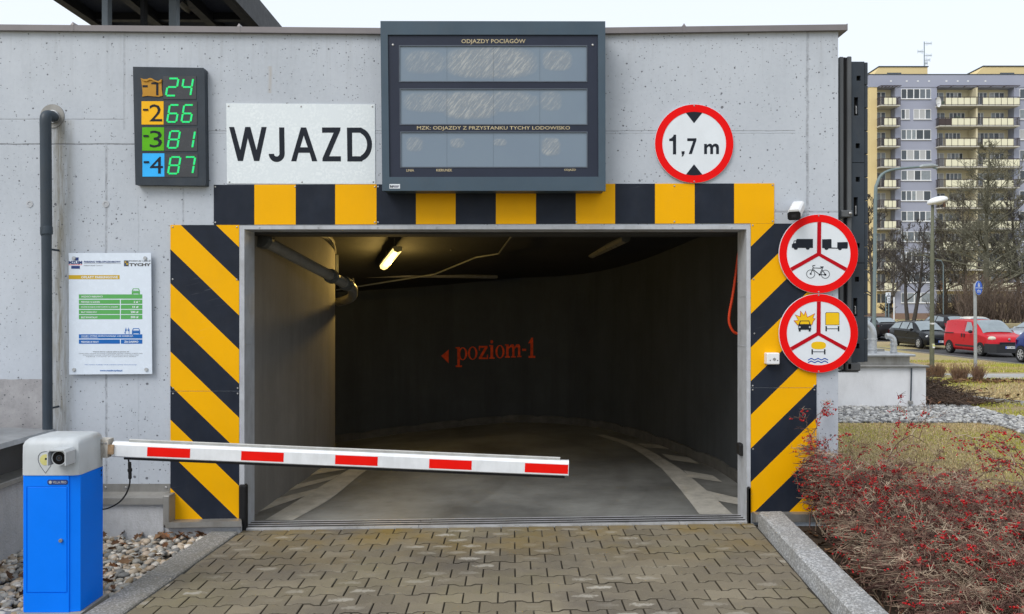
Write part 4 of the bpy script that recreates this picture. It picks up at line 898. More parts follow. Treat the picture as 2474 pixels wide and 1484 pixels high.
for r_ in range(len(rings) - 1): fs += [(r_*n+i, r_*n+(i+1) % n, (r_+1)*n+(i+1) % n, (r_+1)*n+i) for i in range(n)]
cap = smooth_by_angle(MB().add(vs, fs).build('cap', m_cap, ba), 40)
BXp = lambda x, y_=yc: X(x * .2267, y_); BZp = lambda y, y_=yc: Z(1009.5 + y * .2267, y_)   # crop of the cabinet head
pin = [(BXp(x), BZp(y)) for x, y in [(490, 592), (435, 515), (415, 470), (409, 440), (413, 405), (430, 378), (455, 362), (490, 357), (520, 361), (545, 378), (562, 405), (568, 440), (562, 470), (545, 515)]]
pin2 = [(BXp(490 + (x - 490) * .955), BZp(450 + (y - 450) * .965)) for x, y in [(490, 592), (435, 515), (415, 470), (409, 440), (413, 405), (430, 378), (455, 362), (490, 357), (520, 361), (545, 378), (562, 405), (568, 440), (562, 470), (545, 515)]]
flat('pin_outline', [[pin, pin2]], m_ink, cap, yc - .0045, .001)
flat('yellow_disc', [circ((BXp(490), BZp(447)), .031, 24)], M('pale_yellow', (.55, .52, .20), .4, dirt=.2), cap, yc - .0045, .0014)
MB().lathe([(0, -.0075), (.006, -.0075), (.007, -.004)], (BXp(496), yc, BZp(437)), 'Y', 10).build('keyhole', m_ink, cap)
bc = thing('plate_camera', 'hooded camera with round black lens on the barrier cap', 'camera', (BXp(640), yc - .03, BZp(430)))
yk = yc - .08
hx = [BXp(522, yk), BXp(545, yk), BXp(695, yk), BXp(722, yk)]; hz_ = [BZp(505, yk), BZp(365, yk), BZp(338, yk)]; lc = (BXp(630, yk), BZp(430, yk))
MB().prism([(hx[0], hz_[0]), (hx[0], hz_[1]), (hx[1], hz_[2]), (hx[2], hz_[2]), (hx[3], hz_[1]), (hx[3], hz_[0]), (hx[3] - .006, hz_[0]), (hx[3] - .006, hz_[1] - .003), (hx[2] - .003, hz_[2] - .006), (hx[1] + .003, hz_[2] - .006), (hx[0] + .006, hz_[1] - .003), (hx[0] + .006, hz_[0])], yc - .10, yc - .0042).build('hood', m_cap, bc)
smooth_by_angle(MB().lathe([(.0, -.076), (.036, -.076), (.0365, -.083), (.0405, -.083), (.0415, -.078), (.0415, -.0042)], (lc[0], yc, lc[1]), 'Y', 28).build('barrel', m_cap, bc))
m_lens = M('lens_black', (.006, .006, .007), .35, spec=.1)
MB().disc(lc, .0362, yc - .0795, yc - .0762, 28).build('face', m_lens, bc)
MB().disc(lc, .016, yc - .0815, yc - .0797, 20, .012).build('lens_ring', m_pvc, bc); MB().disc(lc, .009, yc - .0815, yc - .0797, 16).build('lens', glass_mat('lens_glass', (.02, .02, .03), .08), bc)
bdg = MB().prism([(X(118, yc), Z(1159, yc)), (X(161, yc), Z(1159, yc)), (X(164, yc), Z(1162, yc)), (X(164, yc), Z(1168, yc)), (X(161, yc), Z(1171, yc)), (X(118, yc), Z(1171, yc)), (X(115, yc), Z(1168, yc)), (X(115, yc), Z(1162, yc))], yc - .003, yc - .0002).build('badge', m_navy, ba)
flat('badge_mark', [circ((X(122.5, yc), Z(1165, yc)), .0085, 16)], M('badge_silver', (.6, .62, .66), .3, .5), bdg, yc - .0032, .0006)
text('VILLA PRO', pbox(128, 161, 1162, 1168, yc), yc - .0036, M('badge_silver', (.6, .62, .66), .3, .5), bdg, .01)
# arm
ya = 4.66
aL, aR = P(262, 1083.5, ya), P(1373, 1130.5, ya); ax = (aR - aL).normalized(); az = Vector((0, -1, 0)).cross(ax) * -1
if az.z < 0: az = -az
L = (aR - aL).length
def armp(s, y, z): return aL + ax * s + Vector((0, y, 0)) + az * z
def arm_prism(prof, s0, s1):                                           # prof in (y, z)
    n = len(prof); vs = [armp(s, *p) for s in (s0, s1) for p in prof]
    return MB().add(vs, [tuple(range(n)), tuple(range(2*n-1, n-1, -1))] + [(i, n + i, n + (i + 1) % n, (i + 1) % n) for i in range(n)])
hh = .046
prof = [(-.022, -hh + .006), (-.022, hh - .020), (-.008, hh - .004), (.022, hh - .004), (.022, -hh + .006), (.014, -hh), (-.014, -hh)]
arm = arm_prism(prof, .03, L - .004).build('arm', m_arm, ba)
arm_prism([(-.0225, -hh + .004), (-.0225, hh - .019), (-.007, hh - .002), (.0225, hh - .002), (.0225, -hh + .004)], L - .0038, L + .001).build('arm_end', m_arm, arm)
arm_prism([(-.012, -hh - .014), (-.016, -hh - .002), (.016, -hh - .002), (.012, -hh - .014)], .10, L - .02).build('rubber_edge', m_rubber, arm)
arm_prism([(.0, hh - .0035), (-.004, hh + .010), (.008, hh + .014), (.018, hh + .008), (.018, hh - .0035)], .12, L - .05).build('light_strip', M('frosted_strip', (.50, .50, .48), .25, dirt=.3), arm)
kx = 1373 - 262
for u0, u1 in ((360, 463), (586, 688), (812, 914), (1038, 1140), (1268, 1372)):
    s0, s1 = (u0 - 262) / kx * L, (u1 - 262) / kx * L
    arm_prism([(-.0232, -hh + .014), (-.0232, hh - .024), (-.0222, hh - .024), (-.0222, -hh + .014)], s0, s1).build('red_stripe', m_ared, arm)
m_rust = M('rusty_white_bracket', (.55, .52, .47), .5, 0, var=.15, dirt=1.0)
arm_prism([(-.032, -hh - .004), (-.032, hh + .012), (.034, hh + .012), (.034, -hh - .004)], -.055, .012).build('arm_bracket', m_rust, ba)
arm_prism([(-.034, -.028), (-.034, .028), (-.022, .028), (-.022, -.028)], .0125, .045).build('clamp_plate', M('rusty_plate', (.36, .24, .14), .6, var=.4, scale=40), ba)
for s in (-.02, .0): MB().sphere(armp(s, -.034, hh - .01), .006, 8, 5).build('bracket_bolt', m_bolt, ba)
for k in range(9):
    z0 = aL.z - hh - .01 - k * .013
    MB().tube([(aL.x - .035, ya - .02 + (.004 if k % 2 else 0), z0), (aL.x - .035 + (.003 if k % 2 else -.003), ya - .02, z0 - .010)], .0035, 5).build('chain_link', m_rubber, ba)
cp = [P(246, 1231, ya), P(262, 1228, ya), P(285, 1216, ya), P(302, 1198, ya), P(312, 1175, ya), P(314, 1155, ya), P(313, 1130, ya), P(310, 1108, ya), P(309, 1102, ya)]
MB().tube(catmull([tuple(q) for q in cp], 5), .0045, 6).build('cable', m_rubber, ba)
smooth_by_angle(MB().tube([P(314, 1158, ya), P(314.2, 1156, ya), P(314, 1140, ya), P(313.8, 1139, ya), P(313.8, 1133, ya), P(313.5, 1132, ya), P(313, 1118, ya), P(313, 1116, ya)], [.005, .010, .010, .0135, .0135, .010, .010, .005], 10).build('cable_plug', m_rubber, ba))

# ------------------------------------------------------------------ drive: paving blocks, kerbs
def xi_l(y): return -2.045 - .065 * (5.98 - y)                          # inner edge of the flush strip
def xi_r(y): return 1.835 - .066 * (5.98 - y)                           # inner foot of the raised kerb
mp_, t, b = new_mat('concrete_paver'); vec = coords(t)
oi = t.nodes.new('ShaderNodeObjectInfo')
geo_ = t.nodes.new('ShaderNodeNewGeometry'); wp = geo_.outputs['Position']
base = MIX(t, oi.outputs['Random'], (.165, .142, .100), (.242, .210, .152))
base = MIX(t, MA(t, 'MULTIPLY_ADD', NOISE(t, wp, 1.3, 5, .65), 4, -1.7, True), base, (.128, .112, .090))
grit = NOISE(t, wp, 220, 3, .7)
base = MIX(t, MA(t, 'MULTIPLY_ADD', grit, 5, -2.9, True), base, (.36, .33, .28))
base = MIX(t, MA(t, 'MULTIPLY_ADD', grit, -5, 2.0, True), base, (.09, .08, .065))
sxp = N(t, 'ShaderNodeSeparateXYZ'); t.links.new(wp, sxp.inputs[0])
moss = MA(t, 'MULTIPLY', MA(t, 'MULTIPLY_ADD', sxp.outputs['Y'], 1.1, -5.5, True), MA(t, 'MULTIPLY_ADD', NOISE(t, wp, 1.7, 4, .6), 5, -2.2, True))
base = MIX(t, MA(t, 'MULTIPLY', moss, .85), base, (.225, .155, .04))
base = MIX(t, MA(t, 'MULTIPLY', MA(t, 'MULTIPLY_ADD', NOISE(t, wp, .8, 5, .65), 5, -2.5, True), .55), base, (.205, .18, .095))
# crowns polished pale by tyres on some blocks, joints filled with soil or pale sand
sx3 = N(t, 'ShaderNodeSeparateXYZ'); t.links.new(vec, sx3.inputs[0])
sq_ = lambda q, k: MA(t, 'POWER', MA(t, 'ABSOLUTE', MA(t, 'DIVIDE', q, k)), 2.2)
blob = MA(t, 'SUBTRACT', 1, MA(t, 'ADD', sq_(sx3.outputs['X'], .088), sq_(sx3.outputs['Y'], .034)))
blob = MA(t, 'MULTIPLY_ADD', MA(t, 'ADD', blob, MA(t, 'MULTIPLY_ADD', NOISE(t, wp, 30, 4, .65), 3.4, -2.0)), 2.2, 0, True)
pick = MA(t, 'MULTIPLY_ADD', MA(t, 'ADD', MA(t, 'MULTIPLY', MA(t, 'FRACT', MA(t, 'MULTIPLY', oi.outputs['Random'], 7.31)), .55), NOISE(t, wp, 1.25, 2, .5)), 4, -3.55, True)
base = MIX(t, MA(t, 'MULTIPLY', MA(t, 'MULTIPLY', blob, pick), .85), base, (.43, .405, .35))
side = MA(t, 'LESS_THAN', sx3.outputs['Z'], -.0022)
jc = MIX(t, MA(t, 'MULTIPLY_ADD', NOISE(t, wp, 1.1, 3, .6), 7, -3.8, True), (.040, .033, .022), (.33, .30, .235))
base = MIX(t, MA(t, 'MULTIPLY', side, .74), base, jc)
t.links.new(base, b.inputs['Base Color']); b.inputs['Roughness'].default_value = .8; b.inputs['Specular IOR Level'].default_value = .3
BUMP(t, b, MA(t, 'ADD', grit, MA(t, 'MULTIPLY', NOISE(t, wp, 30, 3), 1.5)), .5, .003)
m_sand, t, b = new_mat('joint_sand'); vec = coords(t)
c_ = MIX(t, MA(t, 'MULTIPLY_ADD', NOISE(t, vec, 1.1, 3, .6), 7, -3.8, True), (.022, .019, .014), (.30, .27, .21))
c_ = MIX(t, MA(t, 'MULTIPLY_ADD', NOISE(t, vec, 90, 4, .7), 5, -2.2, True), (.045, .040, .032), c_); t.links.new(c_, b.inputs['Base Color']); b.inputs['Roughness'].default_value = .95
BUMP(t, b, NOISE(t, vec, 150, 4, .7), .8, .005)
dv = tag(mesh_obj('driveway', [(xi_l(5.98) - .1, 5.98, gz(-2.1) - .012), (xi_r(5.98) + .1, 5.98, gz(1.8) - .012), (xi_r(0) + .1, -3, gz(1.5) - .012), (xi_l(0) - .1, -3, gz(-2.4) - .012)], [(3, 2, 1, 0)], m_sand), kind='structure')
PL, PH, AMP, GAP = .2015, .1385, .013, .0028
def block_poly(cx, cy):
    a = PL / 2 - GAP; h = PH / 2 - GAP * 1.25
    prof = [(-a, AMP), (-.066, AMP), (-.036, -AMP), (.036, -AMP), (.066, AMP), (a, AMP)]
    return [(cx + x, cy - h - w) for x, w in prof] + [(cx + x, cy + h + w) for x, w in reversed(prof)]
def inset(poly, cx, cy, d): return [(cx + (x - cx) * (1 - d / (PL / 2)), cy + (y - cy) * (1 - d / (PH / 2))) for x, y in poly]
def block_mesh(poly, cx, cy, th=.03):
    top = inset(poly, cx, cy, .0045); n = len(poly)
    vs = [(x - cx, y - cy, 0.0) for x, y in top] + [(x - cx, y - cy, -.004) for x, y in poly] + [(x - cx, y - cy, -th) for x, y in poly]
    tri = tessellate_polygon([[Vector((x, y, 0)) for x, y in top]]); fs = []
    for A_, B_, C_ in tri:
        ar = (top[B_][0]-top[A_][0])*(top[C_][1]-top[A_][1]) - (top[B_][1]-top[A_][1])*(top[C_][0]-top[A_][0])
        if abs(ar) > 1e-10: fs.append((A_, B_, C_) if ar > 0 else (A_, C_, B_))
    for k in (0, n): fs += [(k + i, k + (i + 1) % n, k + n + (i + 1) % n, k + n + i)[::-1] for i in range(n)]
    return vs, fs
vs, fs = block_mesh(block_poly(0, 0), 0, 0)
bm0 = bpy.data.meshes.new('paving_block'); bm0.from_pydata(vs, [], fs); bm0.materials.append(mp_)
rest = MB(); npav = 0
for r_ in range(26):
    cy = 5.955 - PH / 2 - r_ * PH + .04
    for i in range(-13, 12):
        cx = (i + (.5 if r_ % 2 else 0)) * PL + .02
        poly = block_poly(cx, cy); near = r_ < 14
        xs_ = [p[0] for p in poly]
        L0, R0 = xi_l(cy), xi_r(cy)
        if max(xs_) < L0 + .02 or min(xs_) > R0 - .02: continue
        z = gz(cx) + rnd.uniform(-.0025, .0025)
        full = min(xs_) > L0 and max(xs_) < R0 and cy + PH / 2 < 5.97
        if near and full:
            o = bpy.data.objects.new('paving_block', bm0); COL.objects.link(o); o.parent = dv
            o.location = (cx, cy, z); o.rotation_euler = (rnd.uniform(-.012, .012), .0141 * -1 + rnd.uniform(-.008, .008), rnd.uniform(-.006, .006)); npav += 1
        else:
            q = clip(poly, -1, -.065, -(xi_l(0) ) - .0) if False else [p for p in poly]
            q = clip(q, -1, .065, -(xi_l(cy) + .003) + .065 * cy); q = clip(q, 1, -.066, xi_r(cy) - .003 - .066 * cy); q = clip(q, 0, 1, 5.975)
            if len(q) < 3: continue
            ccx, ccy = sum(p[0] for p in q) / len(q), sum(p[1] for p in q) / len(q)
            v2, f2 = block_mesh(q, ccx, ccy)
            if near:
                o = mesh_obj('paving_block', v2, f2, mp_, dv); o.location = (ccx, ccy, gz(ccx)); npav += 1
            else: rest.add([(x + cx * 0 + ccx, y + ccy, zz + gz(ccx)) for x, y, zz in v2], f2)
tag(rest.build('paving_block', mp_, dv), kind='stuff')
def granite(name, a, c2, k):
    m, t, b = new_mat(name); vec = coords(t)
    n1, n2 = NOISE(t, vec, 75, 3, .7), NOISE(t, vec, 105, 3, .7)
    c = MIX(t, MA(t, 'MULTIPLY_ADD', n1, 7, -3.3, True), a, c2); c = MIX(t, MA(t, 'MULTIPLY_ADD', n2, 8, -4.5, True), c, (.055, .055, .06))
    c = MIX(t, MA(t, 'MULTIPLY', MA(t, 'MULTIPLY_ADD', NOISE(t, vec, 2.5, 5, .7), 3, -1.1, True), k), c, (.17, .15, .105))
    t.links.new(c, b.inputs['Base Color']); b.inputs['Roughness'].default_value = .7; BUMP(t, b, n1, .35, .003); return m
m_gran = granite('grey_granite', (.30, .315, .33), (.66, .68, .70), .5); m_gran2 = granite('dull_granite', (.19, .19, .185), (.42, .42, .41), .5)
def skew(pr, y0, y1, xf, name, m, parent=None, n=10):                   # kerb profile (dx, z) swept along its line
    vs = []; k = len(pr)
    for j in range(n + 1):
        y = y0 + (y1 - y0) * j / n; x = xf(y)
        vs += [(x + d, y, z + gz(x)) for d, z in pr]
    fs = [tuple(range(k - 1, -1, -1)), tuple(n * k + i for i in range(k))]
    for j in range(n): fs += [(j*k+i, (j+1)*k+i, (j+1)*k+(i+1) % k, j*k+(i+1) % k)[::-1] for i in range(k)]
    return mesh_obj(name, vs, fs, m, parent)
kb = tag(bpy.data.objects.new('kerb', None), kind='structure'); COL.objects.link(kb)
prk = [(.004, -.15), (.024, .095), (.040, .108), (.190, .112), (.200, .104), (.205, -.15)]
for y0, y1 in ((5.90, 4.93), (4.925, 3.93), (3.925, 2.93), (2.925, 1.9)): skew(prk, y0, y1, xi_r, 'kerb_stone', m_gran, kb)
k2 = tag(bpy.data.objects.new('kerb_strip', None), kind='structure'); COL.objects.link(k2)
prs = [(-.215, -.15), (-.212, .008), (-.205, .014), (-.012, .014), (-.003, .006), (-.001, -.15)]
for y0, y1 in ((5.90, 4.93), (4.925, 3.93), (3.925, 2.93), (2.925, 1.9)): skew(prs, y0, y1, xi_l, 'kerb_stone', m_gran2, k2)

# ------------------------------------------------------------------ ground
def gh(x, y):
    if x < -2.2: return -.115
    h = -.06
    if x > 1.9: h = -.03
    if y > 19: h -= .68 * min(1, (y - 19) / 12) ** .8
    if y > 46: h += .34 * min(1, (y - 46) / 22)
    if 12.6 < y < 20 and x > 7: h += .06 * min(1, (x - 7) / 1.5)
    return h
xs_ = [-400, -120, -40, -14, -9.05, -6, -4.2, -3.4, -2.8, -2.27, -2.2, 1.92, 2.0, 2.4, 2.9, 3.5, 4.2, 5, 6, 7, 8, 9, 10, 12, 14, 17, 20, 24, 28, 34, 42, 55, 80, 130, 400]
ys_ = [-60, -12, -4, 0, 2, 3, 3.6, 4.2, 4.8, 5.4, 5.97, 6.6, 7.4, 8.4, 9.6, 11, 12.4, 13.5, 15, 16.5, 17.5, 18.5, 19.2, 20, 21, 22.5, 24, 26, 28, 31, 34, 40, 50, 70, 100, 160, 300, 1200]
vs = [(x, y, gh(x, y) - (.06 if -2.3 < x < 1.97 else 0)) for y in ys_ for x in xs_]; nx = len(xs_); fs = []
for j in range(len(ys_) - 1):
    for i in range(nx - 1):
        if ys_[j] >= 5.96 and ys_[j + 1] <= 16.6 and xs_[i] >= -9.1 and xs_[i + 1] <= 2.41: continue
        fs.append((j*nx+i, j*nx+i+1, (j+1)*nx+i+1, (j+1)*nx+i))
mg, t, b = new_mat('winter_turf_soil'); vec = coords(t)
c_ = MIX(t, MA(t, 'MULTIPLY_ADD', NOISE(t, vec, .55, 5, .6), 4, -1.6, True), (.34, .255, .13), (.30, .28, .075))
c_ = MIX(t, MA(t, 'MULTIPLY_ADD', NOISE(t, vec, 9, 6, .7), 3, -1.1, True), c_, (.40, .32, .18)); c_ = MIX(t, MA(t, 'MULTIPLY_ADD', NOISE(t, vec, 40, 5, .75), 4, -2.1, True), c_, (.07, .055, .03))
t.links.new(c_, b.inputs['Base Color']); b.inputs['Roughness'].default_value = .95; BUMP(t, b, NOISE(t, vec, 30, 6, .75), 1, .03)
tag(mesh_obj('ground', vs, fs, mg, None, True), kind='structure')

# scatter helpers (numpy)
def scatter_mesh(name, tv, tf, pos, rot, scl, m, colors=None, parent=None, smooth=False):
    tv = np.asarray(tv, 'f'); n = len(pos); k = len(tv); nf = len(tf); fl_ = np.asarray(tf, 'i'); fs_ = fl_.shape[1]
    ver = np.einsum('nij,nkj->nki', rot, tv[None] * scl[:, None, :]) + pos[:, None, :]
    idx = fl_[None] + (np.arange(n) * k)[:, None, None]
    me = bpy.data.meshes.new(name); me.vertices.add(n * k); me.vertices.foreach_set('co', ver.astype('f').ravel())
    me.loops.add(n * nf * fs_); me.loops.foreach_set('vertex_index', idx.astype('i').ravel())
    me.polygons.add(n * nf); me.polygons.foreach_set('loop_start', np.arange(n * nf, dtype='i') * fs_)
    me.update(calc_edges=True)
    if smooth: me.polygons.foreach_set('use_smooth', np.ones(n * nf, bool))
    if colors is not None:
        at = me.color_attributes.new('tint', 'FLOAT_COLOR', 'POINT'); cc_ = np.repeat(np.c_[colors, np.ones(n)], k, 0); at.data.foreach_set('color', cc_.astype('f').ravel())
    me.materials.append(m); return link(bpy.data.objects.new(name, me), parent)
def rots(n, rg, tilt=math.pi):
    a = rg.uniform(0, 2*np.pi, n); bt = rg.uniform(-tilt, tilt, n); c = rg.uniform(-tilt, tilt, n); Z0 = np.zeros(n); O = np.ones(n)
    Rz = np.array([[np.cos(a), -np.sin(a), Z0], [np.sin(a), np.cos(a), Z0], [Z0, Z0, O]]).transpose(2, 0, 1)
    Rx = np.array([[O, Z0, Z0], [Z0, np.cos(bt), -np.sin(bt)], [Z0, np.sin(bt), np.cos(bt)]]).transpose(2, 0, 1)
    Ry = np.array([[np.cos(c), Z0, np.sin(c)], [Z0, O, Z0], [-np.sin(c), Z0, np.cos(c)]]).transpose(2, 0, 1)
    return Rz @ Rx @ Ry
def tint_mat(name, rough=.7, nscale=60, amt=.25, trans=0):
    m, t, b = new_mat(name); at = t.nodes.new('ShaderNodeAttribute'); at.attribute_name = 'tint'
    c = MIX(t, NOISE(t, coords(t), nscale, 4, .6), at.outputs['Color'], (0, 0, 0)); n = c.node; n.inputs['Factor'].default_value = 0
    f = MA(t, 'MULTIPLY', NOISE(t, coords(t), nscale, 4, .6), amt * 2); t.links.new(f, n.inputs['Factor'])
    t.links.new(c, b.inputs['Base Color']); b.inputs['Roughness'].default_value = rough; b.inputs['Specular IOR Level'].default_value = .3; return m
rg = np.random.default_rng(3)
import bmesh
def ico(sub):
    bm = bmesh.new(); bmesh.ops.create_icosphere(bm, subdivisions=sub, radius=1); v = [tuple(q.co) for q in bm.verts]; f = [[w.index for w in q.verts] for q in bm.faces]; bm.free(); return v, f
i1, i2 = ico(1), ico(2)
m_peb = tint_mat('pebble_stone', .65)
peb_cols = 1.5 * np.array([(.42, .40, .36), (.30, .29, .26), (.22, .215, .20), (.50, .47, .42), (.36, .30, .23), (.26, .20, .13), (.17, .17, .165), (.40, .33, .26)])
def pebbles(name, pts, smin, smax, cols, tmpl, lab, jig=.03):
    n = len(pts); s = rg.uniform(smin, smax, (n, 1)) * np.c_[rg.uniform(.8, 1.25, n), rg.uniform(.65, 1.0, n), rg.uniform(.45, .7, n)]
    ci = cols[rg.integers(0, len(cols), n)] * rg.uniform(.75, 1.2, (n, 1))
    return tag(scatter_mesh(name, tmpl[0], tmpl[1], pts, rots(n, rg, .35), s, m_peb, ci, smooth=True), lab, 'gravel', kind='stuff')
n = 3400; x = rg.uniform(-3.5, -2.24, n); y = rg.uniform(3.5, 5.93, n); keep = (x < -2.26 - .065 * (5.98 - y)) & ~((x > -2.78) & (x < -2.38) & (y > 4.36) & (y < 4.70))
x, y = x[keep], y[keep]; slope = np.clip((x + 3.5) / 1.1, 0, 1)
pebbles('gravel', np.c_[x, y, -.10 + rg.uniform(-.01, .02, len(x)) + .0 * slope], .016, .034, peb_cols, i2, 'grey and tan river pebbles beside the barrier and granite strip')
tag(mesh_obj('gravel_bed', [(-3.6, 2, -.112), (-2.2, 2, -.112), (-2.2, 5.95, -.112), (-3.6, 5.95, -.112)], [(0, 1, 2, 3)], M('gravel_bed_earth', (.05, .045, .038), .95, bump=1, bscale=40)), kind='structure')
# dry leaves
m_leaf = tint_mat('dry_leaf', .8, 40)
lv = [(0, -1, .0), (.35, -.5, .12), (.6, -.35, .25), (.38, 0, .1), (.55, .4, .2), (.2, .55, .08), (0, 1, .15), (-.2, .5, .1), (-.55, .42, .25), (-.36, 0, .1), (-.62, -.3, .22), (-.3, -.5, .1), (0, 0, -.08)]
lf = [[i, (i + 1) % 12, 12] for i in range(12)]
lcol = np.array([(.22, .10, .045), (.16, .075, .035), (.26, .15, .08), (.12, .06, .03)])
def leaves(pts, s0, s1, lab):
    n = len(pts); s = rg.uniform(s0, s1, (n, 1)) * np.ones((1, 3))
    return tag(scatter_mesh('dry_leaves', lv, lf, np.asarray(pts), rots(n, rg, .7), s, m_leaf, lcol[rg.integers(0, 4, n)] * rg.uniform(.7, 1.3, (n, 1))), lab, 'leaves', kind='stuff')
pts = []
for cx, cy, sx_, sy_, k in ((-2.50, 5.86, .28, .05, 30), (-2.75, 5.15, .12, .12, 16), (-2.35, 5.85, .12, .05, 8), (-3.2, 5.2, .2, .2, 14), (-2.62, 5.55, .25, .2, 14), (-2.5, 4.9, .12, .1, 5), (-3.2, 4.5, .2, .2, 6)):
    pts += [(rg.normal(cx, sx_), min(5.9, rg.normal(cy, sy_)), -.06 + rg.uniform(-.01, .02)) for _ in range(k)]
leaves([p for p in pts if p[0] < -2.3], .025, .05, 'brown dry leaves lying on the pebbles below the plinth')

# ------------------------------------------------------------------ berry shrubs by the kerb
class Tubes:                                                            # many thin tapering three-sided tubes in one mesh
    def __init__(s): s.v = []; s.f = []; s.c = []
    def add(s, pts, r0, r1, col, n=3):
        b = len(s.v); m = len(pts)
        for i, p in enumerate(pts):
            d = (pts[min(i + 1, m - 1)] - pts[max(i - 1, 0)]); d.normalize()
            u = d.orthogonal(); u.normalize(); w = d.cross(u); r = r0 + (r1 - r0) * i / (m - 1)
            for k in range(n):
                a = 2 * math.pi * k / n; q = p + (u * math.cos(a) + w * math.sin(a)) * r; s.v.append((q.x, q.y, q.z)); s.c.append(col)
        for i in range(m - 1):
            for k in range(n): j = (k + 1) % n; s.f.append((b+i*n+k, b+i*n+j, b+(i+1)*n+j, b+(i+1)*n+k))
    def build(s, name, m, parent=None):
        o = mesh_obj(name, s.v, s.f, m, parent, True); at = o.data.color_attributes.new('tint', 'FLOAT_COLOR', 'POINT')
        at.data.foreach_set('color', np.c_[np.array(s.c, 'f'), np.ones(len(s.c))].astype('f').ravel()); return o
m_twig = tint_mat('twig_bark', .8, 30, .15); m_berry = tint_mat('berry_skin', .3, 30, .1)
TW = [(.13, .070, .058), (.17, .092, .074), (.42, .31, .22), (.25, .14, .105), (.52, .42, .31), (.25, .155, .115), (.17, .088, .072), (.46, .365, .265), (.33, .235, .17)]
def shrub(label, stems, height, count, seed, berry=.6, extra=()):
    """stems: function -> (x, y) root on the bed; arching shoots with short side spurs and hanging berries"""
    r = random.Random(seed); T = Tubes(); bp = []
    root = thing('berry_shrub', label, 'shrub', (stems(r)[0], stems(r)[1], -.03), 'barberry shrubs in the bed beside the kerb')
    def shoot(p, az, L, rise, r0, side=True, bd=berry, gen=0):
        n = 9; pts = []; h = Vector((math.cos(az), math.sin(az), 0)); wob = r.uniform(-.5, .5)
        for i in range(n + 1):
            f = i / n; z = rise * (1.9 * f - 1.25 * f * f)
            hh_ = Vector((math.cos(az + wob * f), math.sin(az + wob * f), 0))
            q = p + hh_ * L * (f ** 1.15) + Vector((0, 0, z)); q += Vector((r.uniform(-1, 1), r.uniform(-1, 1), r.uniform(-1, 1))) * .012 * (0 if i == 0 else 1)
            if q.y > 5.93 and q.x < 2.5: q.y = 5.93 - r.uniform(0, .06)
            lim = xi_r(q.y) + .20 + .13 * max(0, min(1, (q.y - 4.6) / .8)) + .10 * (1 - q.z)
            if q.x < lim: q.x = lim + r.uniform(-.12, .10) * (1 if r.random() < .6 else .4)
            q.z = max(q.z, -.02); pts.append(q)
        c = r.choice(TW); k = r.uniform(.7, 1.25); c = tuple(x * k for x in c)
        T.add(pts, r0, r0 * .35, c, 4 if r0 > .004 else 3)
        red = r.random() < bd
        for i in range(2, n + 1):
            a, b2 = pts[i - 1], pts[i]
            for w in range(r.randint(0, 2)):
                q = a.lerp(b2, r.random()); d = Vector((r.uniform(-1, 1), r.uniform(-1, 1), r.uniform(-.4, .9))); d.normalize()
                if side: T.add([q, q + d * r.uniform(.015, .05)], .0018, .0010, c)
            if red and f > .2:
                for w in range(r.randint(0, 3)):
                    q = a.lerp(b2, r.random()); bp.append((q.x + r.uniform(-.012, .012), q.y + r.uniform(-.012, .012), q.z - r.uniform(.004, .02)))
        if gen < 2:
            for i in r.sample(range(2, n), 3 if gen == 0 else 2):
                shoot(pts[i], az + r.uniform(-1.5, 1.5), L * r.uniform(.3, .6), rise * r.uniform(.12, .45), r0 * .6, side, bd, gen + 1)
    for _ in range(count):
        x, y = stems(r); hgt = height(x, y) * r.uniform(.45, 1.05)
        shoot(Vector((x, y, -.03)), r.uniform(0, 2 * math.pi), r.uniform(.2, .6) * (.5 + hgt), hgt, r.uniform(.0030, .0062))
    for (p, az, L, rise, r0, bd) in extra: shoot(Vector(p), az, L, rise, r0, True, bd)
    tw = tag(T.build('twigs', m_twig, root), kind='stuff')
    bp = np.array(bp); nb = len(bp)
    cols_ = np.array([(.52, .008, .014), (.40, .006, .012), (.56, .02, .02), (.28, .008, .014)])[rg.integers(0, 4, nb)]
    tag(scatter_mesh('berries', i1[0], i1[1], bp, rots(nb, rg), np.c_[np.full(nb, .0050), np.full(nb, .0050), np.full(nb, .0078)] * rg.uniform(.75, 1.2, (nb, 1)), m_berry, cols_, root, True), kind='stuff')
    return root
def in_bed(x0, x1, y0, y1):
    def f(r):
        while True:
            x, y = r.uniform(x0, x1), r.uniform(y0, y1)
            if x > xi_r(y) + .24: return x, y
    return f
shrub('bare red-berried shrub against the wall corner and striped board', in_bed(2.2, 2.85, 5.2, 5.85), lambda x, y: .68 if x < 2.6 else .54, 150, 11, .36,
      [((2.3, 5.6, 0), 2.2, .3, .85, .005, .5), ((2.25, 5.7, 0), 1.2, .4, .98, .005, .9), ((2.45, 5.6, 0), .3, .7, .9, .005, .9), ((2.35, 5.5, 0), 2.9, .40, .66, .005, .7), ((2.5, 5.5, 0), .5, .5, 1.0, .005, .6)])
shrub('wide bare red-berried shrub in the middle of the kerb bed', in_bed(2.0, 3.3, 4.35, 5.35), lambda x, y: .54, 215, 12, .22)
shrub('tangled bare shrub with few berries nearest the kerb end', in_bed(1.9, 2.9, 3.4, 4.5), lambda x, y: .44, 190, 13, .10)
shrub('bare red-berried shrub at the edge of the picture with arching shoots', in_bed(2.7, 3.6, 3.6, 4.9), lambda x, y: .60, 175, 14, .22,
      [((3.45, 4.6, 0), 2.9, .75, 1.0, .006, 1), ((3.5, 4.7, 0), 2.8, .8, .85, .006, 1), ((3.4, 4.5, 0), 2.6, .6, .9, .006, 1)])
shrub('far bare red-berried shrub at the back of the kerb bed', in_bed(2.75, 4.0, 4.9, 5.8), lambda x, y: .40, 150, 15, .32)
